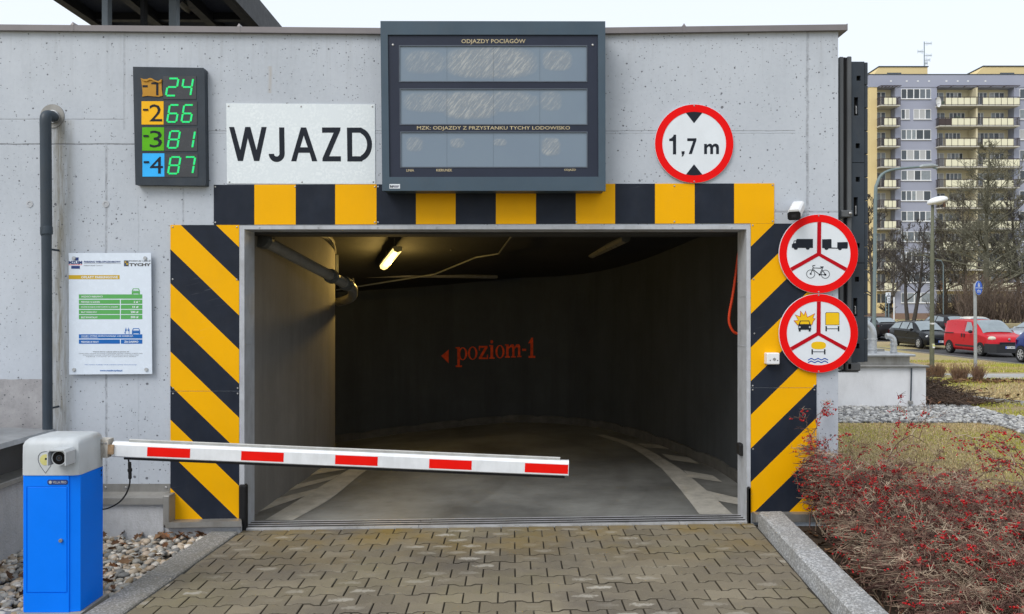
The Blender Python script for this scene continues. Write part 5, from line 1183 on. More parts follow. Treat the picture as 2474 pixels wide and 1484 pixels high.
tag(mesh_obj('planting_bed', [(1.9, 2.0, .0), (4.4, 2.0, .0), (4.3, 5.4, -.02), (2.6, 6.4, -.022), (2.5, 5.92, .0), (2.03, 5.92, .0)], [(0, 1, 2, 3, 4, 5)], M('bed_soil', (.055, .04, .028), .95, bump=1, bscale=30, var=.4)), kind='structure')
leaves([(rg.uniform(1.98, 2.7), rg.uniform(3.4, 5.8), .015) for _ in range(130)], .02, .045, 'brown dry leaves under the berry shrubs')

# ------------------------------------------------------------------ lawn and gravel strip
def gp(u, v, z=-.03):
    y = F * (CAMZ - z) / (v - HZ); return ((u - CX) / F * y, y)
strip = [gp(2000, 1022), gp(2250, 1023), gp(2360, 1022), gp(2412, 1030), gp(2480, 1052), gp(2620, 1110), gp(2700, 1085), gp(2480, 1013), gp(2420, 1004), gp(2350, 985), gp(2300, 972), gp(2240, 968), gp(2230, 958), gp(1980, 975)]
tag(mesh_obj('gravel_bed', [(x, y, gh(x, y) + .004) for x, y in strip], [tuple(range(len(strip)))], M('strip_earth', (.10, .10, .095), .95, bump=1)), kind='structure')
def inside(px_, py_, poly):
    c = np.zeros(len(px_), bool); j = len(poly) - 1
    for i in range(len(poly)):
        xi, yi = poly[i]; xj, yj = poly[j]
        c ^= ((yi > py_) != (yj > py_)) & (px_ < (xj - xi) * (py_ - yi) / (yj - yi + 1e-12) + xi); j = i
    return c
n = 42000; x = rg.uniform(4.0, 10.5, n); y = rg.uniform(7.0, 15, n); k = inside(x, y, strip); x, y = x[k][:9000], y[k][:9000]
white_cols = np.array([(.58, .58, .57), (.50, .50, .49), (.36, .36, .36), (.62, .62, .60), (.26, .26, .26), (.44, .43, .40), (.16, .16, .165)])
pebbles('gravel', np.c_[x, y, np.full(len(x), -.022) + rg.uniform(-.01, .02, len(x))], .02, .042, white_cols, i1, 'pale stones in the strip before the white shaft')
m_grass = tint_mat('grass_blade', .8, 20, .1)
gcol = 1.45 * np.array([(.42, .32, .17), (.35, .26, .135), (.48, .385, .22), (.28, .20, .10), (.25, .245, .045), (.34, .34, .05)])
def patchy(x, y, s=1.1, ph=0): return .5 + .25 * np.sin(x * s + 1.3 * np.sin(y * .9 * s + ph)) + .25 * np.sin(y * s * 1.4 + 1.7 * np.sin(x * .7 * s + ph + 1))
def grass(pts, h0, h1, w, lab, green=.2):
    n = len(pts); p = patchy(pts[:, 0], pts[:, 1]) + rg.normal(0, .16, n)
    ci = np.where(p > 1 - green, rg.integers(4, 6, n), rg.integers(0, 4, n))
    tv = [(-1, 0, 0), (1, 0, 0), (.25, .45, 1.0)]
    return tag(scatter_mesh('grass', tv, [[0, 1, 2]], pts, rots(n, rg, .5), np.c_[np.full(n, w), rg.uniform(.3, 1, n) * h1, rg.uniform(h0, h1, n)], m_grass, gcol[ci] * rg.uniform(.55, 1.3, (n, 1))), lab, 'grass', kind='stuff')
n = 120000; x = rg.uniform(2.3, 10.0, n); y = rg.uniform(5.6, 11.2, n); k = ~inside(x, y, strip) & (x > 2.48) & (x < y * .85 + 1.0) & ((y > 6.3) | (x > 3.4)); x, y = x[k], y[k]
grass(np.c_[x, y, np.full(len(x), -.032)], .015, .038, .004, 'straw-coloured winter lawn between the shrubs and the gravel strip', .46)
n = 60000; x = rg.uniform(6, 17, n); y = rg.uniform(10.2, 17.4, n); k = ~inside(x, y, strip) & (x > y * .50) & (x < y * .72) & ((x > 7.05) | (y > 14.5)); x, y = x[k], y[k]
zz = np.array([gh(a, c) for a, c in zip(x, y)])
grass(np.c_[x, y, zz], .025, .06, .006, 'yellowish winter lawn between the gravel strip and the footpath', .58)
n = 60000; x = rg.uniform(9, 24, n); y = rg.uniform(18.9, 33, n); k = (x > y * .46) & (x < y * .70) & (x < 19.6); x, y = x[k], y[k]
zz = np.array([gh(a, c) for a, c in zip(x, y)])
grass(np.c_[x, y, zz], .05, .10, .008, 'dry grass bank between the footpath and the parked cars', .5)

# footpath with worn markings, car park
m_path = M('pale_concrete_path', (.34, .335, .32), .85, var=.15, scale=3, bump=.3)
tag(mesh_obj('footpath', [(10.3, 17.0, .036), (60, 16.4, .036), (60, 18.2, .036), (10.0, 18.5, .036)], [(0, 1, 2, 3)], m_path), kind='structure')
for x0, x1, y0 in ((11.6, 12.2, 17.5), (12.5, 13.1, 17.3), (11.9, 12.6, 17.8), (10.9, 11.3, 17.9)):
    tag(mesh_obj('path_marking', [(x0, y0, .0402), (x1, y0 - .05, .0402), (x1 + .1, y0 + .12, .0402), (x0 + .1, y0 + .17, .0402)], [(0, 1, 2, 3)], mpn), kind='structure')
m_asph = M('asphalt', (.055, .055, .057), .9, var=.2, scale=4, bump=.5, bscale=90)
tag(mesh_obj('road', [(20.1, 24, -.705), (60, 24, -.735), (60, 46, -.70), (20.2, 46, -.70), (60, 67, -.36), (20.3, 67, -.36)], [(0, 1, 2, 3), (3, 2, 4, 5)], m_asph), kind='structure')
tag(MB().box(19.95, 20.1, 24, 46, -.9, -.67).build('road_kerb', M('kerb_concrete', (.20, .19, .17), .9, bump=.4)), kind='structure')

# ------------------------------------------------------------------ white vent shaft with ducts
ws = thing('duct_shaft', 'white rendered low shaft with metal ducts beyond the wall corner', 'vent', (6, 13, 0))
yv = 12.9
VX = lambda u: X(u, yv); VZ = lambda v: Z(v, yv)
MB().box(VX(1900), VX(2237), yv, yv + 2.2, -.2, VZ(888)).build('base', m_render_white, ws)
MB().bbox(VX(1895), VX(2242), yv - .06, yv + 2.25, VZ(888), VZ(883), .01).build('ledge', m_flash, ws)
MB().box(VX(1900), VX(2209), yv + .15, yv + 2.0, VZ(883), VZ(862.5)).build('body', m_flash, ws)
MB().bbox(VX(1895), VX(2217), yv + .05, yv + 2.1, VZ(862.5), VZ(857), .01).build('hood', m_galv, ws)
MB().box(VX(1990), VX(2200), yv + .9, yv + 2.0, VZ(857), VZ(851)).build('upper_sheet', m_flash, ws)
MB().sphere((VX(2149), yv + .148, VZ(869)), .015, 8, 5).build('bolt', m_bolt, ws)
MB().tube([(VX(2200), yv - .03, VZ(889)), (VX(2198), yv - .03, VZ(970))], .012, 6).build('earthing_wire', m_pvc, ws)
MB().bbox(VX(2193), VX(2202), yv - .06, yv - .001, VZ(976), VZ(968), .005).build('junction_box', m_flash, ws)
def duct(u, v0, v1, r, bend, y):
    base = Vector((X(u, y), y, Z(v0, y))); topz = Z(v1, y)
    pts = [base, Vector((base.x, y, topz - r * 1.6))]
    for i in range(1, 8):
        a = i / 7 * R(105); pts.append(Vector((base.x - bend * (1 - math.cos(a)), y, topz - r * 1.6 + bend * math.sin(a))))
    o = MB().tube(pts, r, 16); e = pts[-1]; smooth_by_angle(o.build('duct', m_galv, ws))
    for z in (.15, .55): MB().lathe([(r, -.02), (r + .008, -.015), (r + .008, .015), (r, .02)], (base.x, y, base.z + (topz - base.z) * z), 'Z', 16).build('duct_band', m_galv, ws)
duct(2107, 853, 793, .075, .22, yv + .5); duct(2159, 855, 815, .05, .10, yv + .4)

# ------------------------------------------------------------------ street furniture
m_lpole = M('weathered_green_pole', (.12, .125, .085), .6, .2, var=.2, dirt=.2); m_gpole = M('blue_grey_pole', (.17, .22, .23), .5, .3, var=.1)
sl1 = thing('street_lamp', 'tall grey-green lamp post with long curved arm', 'street lamp', P(2112, 850, 30))
smooth_by_angle(MB().tube(catmull([tuple(P(*p, 30)) for p in ((2110, 905), (2113, 700), (2115, 480), (2119, 445), (2130, 423), (2150, 412), (2180, 407), (2222, 403.5))], 4), [.072 - .03 * i / 28 for i in range(29)], 10).build('post', m_gpole, sl1))
MB().tube([P(2220, 404, 30), P(2228, 402.6, 30), P(2250, 400.8, 30), P(2265, 401, 30)], [.04, .08, .09, .04], 8).build('lamp_head', M('lamp_head_grey', (.30, .33, .34), .4, .3), sl1)
MB().tube([P(2250, 404, 30), P(2264, 408, 30)], .03, 6).build('lamp_lip', m_gpole, sl1)
yl = 20.0
sl3 = thing('park_lamp', 'short park lamp with white mushroom head on a mossy pole', 'street lamp', (X(2252, yl), yl, -.03))
MB().tube([P(2251, 897, yl), P(2251.5, 880, yl), P(2252, 640, yl), P(2253, 496, yl)], [.062, .058, .05, .035], 12).build('post', m_lpole, sl3, True)
q0 = P(2265, 486, yl)
hd = MB().lathe([(0, .12), (.08, .115), (.16, .095), (.225, .05), (.245, .0), (.235, -.03), (.20, -.05), (.12, -.07), (0, -.075)], (0, 0, 0), 'Z', 24)
hd.v = [tuple(q0 + Matrix.Rotation(R(-14), 3, 'Y') @ Vector((v[0], v[1], v[2] * .95))) for v in hd.v]; smooth_by_angle(hd.build('lamp_head', m_cam, sl3), 60)
gl = MB().lathe([(0, -.10), (.06, -.095), (.10, -.07)], (0, 0, 0), 'Z', 16); gl.v = [tuple(q0 + Vector((.03, 0, 0)) + Matrix.Rotation(R(-14), 3, 'Y') @ Vector(v)) for v in gl.v]; gl.build('glass', M('lamp_glass', (.5, .48, .42), .3), sl3, True)
for v, mtt in ((812, M('notice_white', (.7, .7, .68), .5)), (862, M('tape_yellow', (.55, .52, .3), .5))): MB().lathe([(.056, -.02), (.058, -.02), (.058, .02), (.056, .02)], (X(2252, yl), yl, Z(v - 30, yl)), 'Z', 12).build('pole_band', mtt, sl3)
MB().box(X(2250, yl), X(2255.5, yl), yl - .064, yl - .060, Z(841, yl), Z(832, yl)).build('sticker', M('notice_white', (.7, .7, .68), .5), sl3)
MB().box(X(2251, yl), X(2255, yl), yl - .0655, yl - .0642, Z(837, yl), Z(833, yl)).build('sticker_mark', M('sticker_lime', (.55, .6, .1), .5), sl3)
yn = 22.0
bs = thing('path_sign', 'round blue pedestrian and cycle sign on a grey pole', 'road sign', (X(2356, yn), yn, -.1))
MB().tube([P(2357, 893, yn), P(2355.5, 685, yn)], .042, 10).build('pole', M('galv_pole', (.36, .38, .39), .5, .4), bs)
def tilt(mb, c, ang):
    Mx = Matrix.Rotation(R(ang), 3, 'Z'); mb.v = [tuple(Vector(c) + Mx @ (Vector(v) - Vector(c))) for v in mb.v]; return mb
cS = Vector((X(2361, yn), yn - .06, Z(696, yn))); rS = 17.2 / F * yn
tilt(MB().disc((cS.x, cS.z), rS, yn - .065, yn - .05, 28), cS, 33).build('plate', M('plate_edge', (.5, .52, .55), .4, .3), bs)
mbl = M('sign_bright_blue', (.01, .10, .55), .4)
tilt(MB().disc((cS.x, cS.z), rS * .97, yn - .07, yn - .0655, 28), cS, 33).build('face', mbl, bs)
tilt(MB().box(cS.x - rS * .9, cS.x + rS * .9, yn - .073, yn - .0705, cS.z - .008, cS.z + .008), cS, 33).build('bar', m_white, bs)
ppl = MB()
for ox, h in ((-.03, .085), (.035, .065)):
    ppl.disc((cS.x + ox, cS.z + .05 + h), .016, yn - .073, yn - .0705, 10); ppl.box(cS.x + ox - .018, cS.x + ox + .018, yn - .073, yn - .0705, cS.z + .03, cS.z + .03 + h)
tilt(ppl, cS, 33).build('walkers_symbol', m_white, bs)
byc = MB().disc((cS.x - .06, cS.z - .10), .04, yn - .073, yn - .0705, 14, .028).disc((cS.x + .06, cS.z - .10), .04, yn - .073, yn - .0705, 14, .028)
byc.prism([seg((cS.x - .06, cS.z - .10), (cS.x - .02, cS.z - .05), .012)], yn - .073, yn - .0705).prism([seg((cS.x - .02, cS.z - .05), (cS.x + .06, cS.z - .10), .012)], yn - .073, yn - .0705)
tilt(byc, cS, 33).build('bicycle_symbol', m_white, bs)
yi = 62
isg = thing('stop_board', 'white board on two thin poles before the flats', 'sign', P(2146, 780, yi))
for u in (2140, 2147): MB().tube([P(u, 786, yi), P(u, 712, yi)], .05, 6).build('pole', m_gpole, isg)
MB().bbox(X(2139, yi), X(2151, yi), yi - .1, yi - .05, Z(717, yi), Z(707, yi), .02).build('board', m_white, isg); MB().bbox(X(2142.5, yi), X(2150, yi), yi - .1, yi - .05, Z(733, yi), Z(718, yi), .02).build('lower_plate', m_white, isg)
flat('plate_mark', [[circ2(X(2146.2, yi), Z(725.5, yi), .08, .17), circ2(X(2146.2, yi), Z(725.5, yi), .05, .12)]], m_ink, isg, yi - .101, .004)
flat('board_mark', [rc(X(2144, yi), Z(712, yi), X(2147, yi), Z(709.5, yi)), rc(X(2141, yi), Z(715.5, yi), X(2149.5, yi), Z(714, yi))], m_ink, isg, yi - .101, .004)
tag(MB().tube([P(2160, 790, 60), P(2160, 718, 60)], .05, 6).build('thin_post', m_cam), 'thin pale post beside the white board', 'post')
tag(MB().tube([P(2279, 780, 64), P(2279, 640, 64), P(2274, 630, 64), P(2262, 629, 64)], .04, 6).build('far_lamp_post', m_gpole), 'thin lamp post far off before the flats', 'street lamp')

# ------------------------------------------------------------------ dormant shrubs by the path, brush heap
def dormant(label, u, v, wpx, hpx, seed, n=70):
    r = random.Random(seed); y0 = F * (CAMZ - .02) / (v - HZ); x0 = (u - CX) / F * y0; w, h = wpx / F * y0 / 2, hpx / F * y0
    root = thing('dormant_shrub', label, 'shrub', (x0, y0, .0), 'small dormant shrubs along the footpath'); T = Tubes()
    def br(p, d, L, rad, g):
        q = [p]; 
        for i in range(4): d = (d + Vector((r.uniform(-.18, .18), r.uniform(-.18, .18), r.uniform(-.05, .2)))).normalized(); q.append(q[-1] + d * L / 4)
        k = r.uniform(.7, 1.3); c = r.choice([(.28, .165, .10), (.21, .12, .08), (.30, .20, .125)]); T.add(q, rad, rad * .4, tuple(a * k for a in c))
        if g < 2:
            for i in range(3): br(q[r.randint(1, 3)], (d + Vector((r.uniform(-.7, .7), r.uniform(-.7, .7), r.uniform(-.2, .5)))).normalized(), L * .5, rad * .6, g + 1)
    for _ in range(n):
        a = r.uniform(0, 6.28); s = r.random() ** .5
        br(Vector((x0 + math.cos(a) * w * .55 * s, y0 + math.sin(a) * w * .55 * s, -.02)), Vector((math.cos(a) * w * .6 * s / h, math.sin(a) * w * .6 * s / h, 1)).normalized(), h * r.uniform(.55, .95), .006, 0)
    tag(T.build('twigs', m_twig, root), kind='stuff'); return root
dormant('low dormant shrub beside the park lamp pole', 2250, 911, 36, 33, 31); dormant('dormant shrub just right of the lamp pole', 2270, 912, 30, 34, 32, 90)
dormant('largest dormant shrub between lamp pole and blue sign', 2318, 919, 44, 40, 33, 90); dormant('narrow dormant shrub at the foot of the blue sign', 2362, 922, 32, 44, 34, 70)
leaves([(rg.normal(9.9, .55), rg.uniform(16.2, 17.0), .045) for _ in range(200)], .04, .09, 'reddish dry leaves under the path shrubs')
hp_ = thing('brush_heap', 'heap of dark cut twigs against the white shaft', 'brush heap', (7.3, 14.2, 0)); T = Tubes(); r = random.Random(5)
for _ in range(1500):
    a = r.random(); x = 6.92 + a * 1.15; y = 12.95 + r.random() * 2.6; z = max(.0, (.62 - .5 * (x - 6.92))) * r.random() * min(1, (y - 12.9) / 1.2)
    p = Vector((x, y, z)); d = Vector((r.uniform(-1, 1), r.uniform(-1, 1), r.uniform(-.45, .45))); k = r.uniform(.5, 1.3)
    q = [p, p + d * .2, p + d * .38 + Vector((r.uniform(-.05, .05), 0, r.uniform(-.05, .05)))]
    T.add(q, .008, .004, tuple(c * k for c in (.10, .065, .045)))
tag(T.build('twigs', m_twig, hp_), kind='stuff')
MB().add([(6.85, 12.9, -.05), (7.9, 12.8, -.05), (8.2, 15.6, -.05), (6.85, 15.8, -.05), (6.88, 13.9, .42), (7.25, 14.3, .30), (6.88, 15.2, .42)], [(0,1,5,4), (1,2,5), (2,6,5), (4,5,6), (2,3,6), (0,4,6,3)]).build('leaf_mould', M('dark_leaf_mould', (.055, .037, .026), .95, bump=1, var=.5), hp_)
leaves([(rg.uniform(7.0, 8.9), rg.uniform(12.9, 15.5), rg.uniform(0, .12)) for _ in range(120)], .03, .06, 'dry leaves at the foot of the brush heap')
tag(mesh_obj('lawn_edging', [p for a in np.linspace(0, 1, 12) for p in ((7.35 + 2.2 * a, 14.6 - 4.6 * a + .6 * math.sin(a * 3), -.03), (7.40 + 2.2 * a, 14.62 - 4.6 * a + .6 * math.sin(a * 3), .07))], [(2*i, 2*i+2, 2*i+3, 2*i+1) for i in range(11)], m_flash), kind='structure')

# ------------------------------------------------------------------ parked cars
m_glass = glass_mat('car_glass', (.20, .24, .26), .05, 1.0); m_tyre = M('tyre', (.018, .018, .018), .8); m_trim = M('car_trim', (.03, .031, .034), .55)
def paint(name, c, metal=.3): return M(name, c, .3, metal, var=.04, scale=2, coat=.18, dirt=0, spec=.15)
def build_car(name, label, col, prof, W, wb, wr, loc, head, front=None, rim=(.45, .46, .48), lower=None, tail=(.35, .01, .012), plate='', van=False):
    """prof: list of (x, z_bottom, z_belt, z_roof, half_belt, half_roof) from nose to tail; x measured backwards from the nose"""
    root = thing(name, label, 'van' if van else 'car', (0, 0, 0), 'cars parked along the road')
    S = prof; L = S[-1][0]
    dense_ = catmull([tuple(s) for s in S], 5)
    ring = []
    for x, zb_, zl, zr, wl, wr_ in dense_:
        zr = max(zr, zl + .012); m_ = zl + (zr - zl) * .5
        half = [(wl * .90, zb_), (wl * .985, zb_ + .10), (wl, zb_ + (zl - zb_) * .5), (wl * .985, zl - .04), (wl * .955, zl), (wl * .955 + (wr_ - wl * .955) * .55, m_ + .02), (wr_, zr - .045 * min(1, (zr - zl) / .2)), (wr_ * .86, zr - .006), (wr_ * .45, zr + .012), (0, zr + .016)]
        pts = [(x, y, z) for y, z in half] + [(x, -y, z) for y, z in reversed(half[:-1])]
        ring.append(pts)
    n = len(ring[0]); vs = [q for r_ in ring for q in r_]; fs = []
    for i in range(len(ring) - 1): fs += [(i*n+k, i*n+(k+1) % n, (i+1)*n+(k+1) % n, (i+1)*n+k) for k in range(n)]
    fs += [tuple(range(n - 1, -1, -1)), tuple((len(ring) - 1) * n + k for k in range(n))]
    body = smooth_by_angle(MB().add(vs, fs).build('body', col, root), 30)
    def at(x):
        for a, c in zip(dense_[:-1], dense_[1:]):
            if a[0] <= x <= c[0]: f = (x - a[0]) / max(1e-6, c[0] - a[0]); return [a[k] + (c[k] - a[k]) * f for k in range(6)]
        return list(dense_[-1])
    def side_pt(x, t, sgn, o=.012):
        s = at(x); zl, zr = s[2], s[3]; z = zl + (zr - zl) * t; w0, w1 = s[4] * .955, s[5]
        w = w0 + (w1 - w0) * (t ** 1.1); return (x, sgn * (w + o), z)
    def side_win(poly, sgn): MB().add([side_pt(x, t, sgn) for x, t in poly], [tuple(range(len(poly))) if sgn < 0 else tuple(reversed(range(len(poly))))]).build('side_window', m_glass, root)
    def across(xa, xb, fa, fb, nm='windscreen', mtt=None, o=.03):
        v = []; nn = 7
        for i in range(nn):
            x = xa + (xb - xa) * i / (nn - 1); f = fa + (fb - fa) * i / (nn - 1); s = at(x); zr = max(s[3], s[2] + .012); s2 = at(min(x + .05, L)); s1 = at(max(x - .05, 0)); sl = (s2[3] - s1[3]) / .1
            nx, nz = -sl, 1.0; q = math.hypot(nx, nz); nx, nz = nx / q, nz / q
            for k in range(9): g_ = -1 + k / 4; v.append((x + nx * o, g_ * s[5] * f, zr + nz * o + .016 - .022 * min(1, abs(g_) ** 2) - .035 * max(0, abs(g_) - .8) * 5))
        MB().add(v, [(i*9+k, i*9+k+1, (i+1)*9+k+1, (i+1)*9+k) for i in range(nn - 1) for k in range(8)]).build(nm, mtt or m_glass, root, True)
    wheel_x = (front if front else .78); wxs = (wheel_x, wheel_x + wb)
    for wx in wxs:
        for sgn in (-1, 1):
            wl = at(wx)[4]
            MB().lathe([(wr * 1.13, -.02), (wr * 1.13, .012), (0, .012)], (0, 0, 0), 'Y', 22)
            arch = [(wx + (wr * 1.16) * math.cos(R(a)), wr + (wr * 1.16) * math.sin(R(a))) for a in range(0, 181, 12)]
            v = [(x, sgn * (wl * .99 + .012), z) for x, z in arch] + [(wx + wr, sgn * (wl * .95 + .012), prof[0][1]), ]
            ctr = len(arch); v = [(x, sgn * (wl * 1.0 + .006), z) for x, z in arch]; MB().add(v + [(wx, sgn * (wl + .006), wr * .8)], [(i, i + 1, ctr) if sgn < 0 else (i + 1, i, ctr) for i in range(ctr - 1)]).build('wheel_arch', m_tyre, root)
            w = MB().lathe([(wr * .66, sgn * .0), (wr * .70, sgn * .02), (wr * .95, sgn * .018), (wr, -sgn * .02), (wr, -sgn * .16), (wr * .9, -sgn * .19), (.1, -sgn * .19)], (wx, sgn * (wl + .022), wr), 'Y', 22).build('wheel', m_tyre, root, True)
            rm = MB()
            for k in range(7):
                a = 2 * math.pi * k / 7; c_, s_ = math.cos(a), math.sin(a)
                rm.add([(wx + c_*wr*.62 - s_*wr*.13, sgn*(wl + .032), wr + s_*wr*.62 + c_*wr*.13), (wx + c_*wr*.62 + s_*wr*.13, sgn*(wl + .032), wr + s_*wr*.62 - c_*wr*.13), (wx + c_*wr*.10 + s_*wr*.07, sgn*(wl + .036), wr + s_*wr*.10 - c_*wr*.07), (wx + c_*wr*.10 - s_*wr*.07, sgn*(wl + .036), wr + s_*wr*.10 + c_*wr*.07)], [(0, 1, 2, 3) if sgn > 0 else (3, 2, 1, 0)])
            rm.lathe([(wr * .69, sgn * .026), (wr * .60, sgn * .03), (wr * .58, sgn * .012)], (wx, sgn * wl, wr), 'Y', 22); rm.lathe([(wr * .14, sgn * .034), (0, sgn * .04)], (wx, sgn * wl, wr), 'Y', 12)
            rm.build('rim', M('rim_%d' % int(rim[0] * 100), rim, .35, .6), w)
    return root, dict(at=at, side_win=side_win, across=across, side_pt=side_pt, W=W, L=L, wl=at(L * .5)[4])
def place(root, x, y, z, head):                                        # head: direction of the nose, 0 = towards -Y
    z += .34 / 21 * max(0, y - 2 - 46); root.location = (x, y, z); root.rotation_euler = (0, 0, R(head + 90))
def boxp(root, nm, m, x0, x1, y0, y1, z0, z1, b_=.01): return MB().bbox(x0, x1, y0, y1, z0, z1, b_).build(nm, m, root)
def mirror(root, x, w, z, m):
    for s in (-1, 1): MB().sphere((x, s * (w + .09), z), .11, 10, 7, (.5, .9, .7)).build('mirror', m, root)
def plate_on(root, s, x, z, w=.52, h=.11, nose=True):
    MB().box(x - .006, x + .006, -w/2, w/2, z - h/2, z + h/2).build('number_plate', M('plate_white', (.62, .63, .64), .4), root)
    xx = x - .008 if nose else x + .008; sg = -1 if nose else 1
    def to(a, y, c): return (xx, -a * sg * -1 if nose else a, c)
    text(s, (-w * .36, w * .44, z - h * .32, z + h * .32), 0, m_ink, root, .02, to=lambda a, y, c: (xx, (-a if nose else a) * -1 if False else (a if not nose else -a), c))
    yb = (w / 2 - .045) if nose else (-w / 2)
    MB().box(min(xx, xx), max(xx, xx) + .002, yb, yb + .045, z - h/2, z + h/2).build('plate_band', mbl, root)
# red van: short nose, high box
red = paint('red_car_paint', (.50, .012, .022), 0)
prof_v = [(0, .30, .66, .70, .66, .55), (.12, .24, .84, .90, .80, .70), (.45, .22, .95, 1.02, .845, .74), (.80, .22, 1.02, 1.10, .86, .72), (1.05, .22, 1.05, 1.32, .865, .68), (1.55, .22, 1.06, 1.66, .87, .66), (2.1, .22, 1.06, 1.71, .87, .68), (3.0, .22, 1.06, 1.72, .87, .70), (3.65, .24, 1.05, 1.69, .86, .70), (3.84, .28, 1.00, 1.60, .82, .68), (3.88, .34, .95, 1.50, .78, .66)]
prof_v = [(a, b_, c_ * .97, d_ * .955, e_, f_) for a, b_, c_, d_, e_, f_ in prof_v]
v, k = build_car('delivery_van', 'red delivery van with dark grey bumper parked facing the garage', red, prof_v, 1.72, 2.51, .30, 0, 0, .76, (.32, .32, .31), van=True)
k['across'](.84, 1.60, .97, .95)
for s in (-1, 1):
    k['side_win']([(1.42, .14), (2.02, .12), (2.02, .86), (1.72, .84), (1.50, .50)], s)
    MB().add([k['side_pt'](2.12, 0.0, s, .004), k['side_pt'](2.13, 0, s, .004), k['side_pt'](2.13, .9, s, .004), k['side_pt'](2.12, .9, s, .004)], [(0, 1, 2, 3)]).build('door_gap', m_trim, v)
    for x0 in (1.98, 2.18): boxp(v, 'door_handle', m_trim, x0, x0 + .05, s * .875 - .02, s * .875 + .02, .82, 1.0)
    boxp(v, 'side_moulding', m_trim, 1.15, 2.75, s * .868 - .014, s * .868 + .014, .40, .47); boxp(v, 'slide_rail', m_trim, 2.9, 3.75, s * .868 - .012, s * .868 + .012, .98, 1.02)
    MB().sphere((.21, s * .665, .83), .21, 14, 10, (.80, .78, .52)).build('headlight', M('headlight_old', (.58, .56, .46), .15), v, True)
bm_ = MB(); zprism(bm_, [(-.06, -.62), (-.10, 0), (-.06, .62), (.12, .845), (.42, .885), (.42, .80), (.42, -.80), (.42, -.885), (.12, -.845)], .20, .60); bm_.build('bumper', m_trim, v)
boxp(v, 'grille', m_ink, -.075, -.02, -.46, .46, .56, .68); boxp(v, 'fog_lamp', m_galv, -.035, .0, .50, .60, .38, .46); boxp(v, 'fog_lamp', m_galv, -.035, .0, -.60, -.50, .38, .46)
MB().disc((0, 0), .06, 0, .01, 6)
MB().sphere((.02, 0, .80), .07, 8, 6, (.5, .8, 1)).build('emblem', m_bolt, v)
MB().sphere((2.55, -.862, 1.42), .07, 12, 6, (1, .12, 1)).build('roof_sticker', m_white, v)
mirror(v, 1.38, .86, 1.10, m_trim); plate_on(v, 'ST 6637J', -.108, .45)
place(v, 22.12, 34.95, -.705, 0)
# black estate
blk = paint('black_car_paint', (.007, .008, .010), 0); dk2 = paint('dark_car_paint', (.010, .009, .011), 0)
prof_e = [(0, .30, .58, .62, .62, .5), (.12, .22, .70, .75, .76, .62), (.55, .19, .82, .87, .83, .68), (1.08, .18, .90, .95, .85, .66), (1.35, .18, .93, 1.14, .85, .62), (1.85, .18, .95, 1.40, .85, .58), (2.5, .18, .96, 1.45, .85, .58), (3.4, .18, .97, 1.43, .84, .58), (3.95, .22, .97, 1.36, .82, .56), (4.30, .28, .94, 1.10, .78, .56), (4.44, .36, .84, .92, .72, .55)]
def estate(label, col, plate, x, y, head, rim=(.5, .51, .53), name='parked_estate', nose=True):
    e, k = build_car(name, label, col, prof_e, 1.70, 2.615, .31, 0, 0, .84, rim)
    k['across'](1.10, 1.86, .97, .95); k['across'](4.02, 4.34, .90, .92, 'rear_window')
    for s in (-1, 1):
        k['side_win']([(1.50, .14), (2.10, .12), (2.10, .86), (1.92, .84)], s); k['side_win']([(2.20, .12), (2.95, .12), (2.95, .85), (2.20, .86)], s); k['side_win']([(3.06, .12), (3.98, .16), (3.80, .74), (3.06, .84)], s)
        boxp(e, 'door_handle', col, 2.0, 2.16, s * .855 - .015, s * .855 + .015, .80, .84); boxp(e, 'side_moulding', m_trim, 1.2, 3.5, s * .85 - .012, s * .85 + .012, .50, .56)
        MB().tube([(2.0, s * .56, 1.47), (2.2, s * .56, 1.50), (3.6, s * .55, 1.48), (3.8, s * .55, 1.43)], .014, 6).build('roof_rail', m_trim, e)
        MB().sphere((.24, s * .63, .665), .20, 14, 10, (.85, .80, .50)).build('headlight', M('headlight_clear', (.66, .68, .70), .12), e, True)
        MB().add([(4.30, s * .80, .62), (4.45, s * .56, .62), (4.46, s * .52, .80), (4.40, s * .62, .92), (4.22, s * .82, .90)], [(0, 1, 2, 3, 4) if s > 0 else (4, 3, 2, 1, 0)]).build('tail_light', M('tail_red', (.42, .012, .02), .2), e)
    boxp(e, 'grille', m_ink, -.02, .03, -.40, .40, .52, .60); boxp(e, 'air_intake', m_ink, -.015, .03, -.5, .5, .26, .34); boxp(e, 'bumper_strip', m_trim, 4.40, 4.47, -.7, .7, .44, .52)
    mirror(e, 1.42, .85, 1.0, col); plate_on(e, plate, -.03 if nose else 4.475, .42 if nose else .66, nose=nose)
    place(e, x, y, -.70, head); return e
estate('black estate car parked facing the garage behind the park lamp', blk, 'ST 3932', 22.45, 40.95, 0)
estate('dark estate car seen from behind with bright red tail lamp', dk2, 'SM 2', 30.4, 58.0, 180, nose=False, name='far_estate')
prof_s = [(0, .30, .58, .62, .64, .5), (.12, .22, .70, .75, .78, .62), (.6, .18, .82, .87, .88, .7), (1.2, .17, .92, .97, .91, .68), (1.55, .17, .95, 1.2, .91, .63), (2.1, .17, .96, 1.42, .91, .58), (2.8, .17, .97, 1.45, .91, .58), (3.4, .18, .98, 1.36, .90, .57), (3.95, .2, 1.0, 1.10, .89, .60), (4.5, .26, 1.0, 1.05, .86, .66), (4.72, .34, .94, .99, .80, .62), (4.78, .42, .80, .84, .74, .58)]
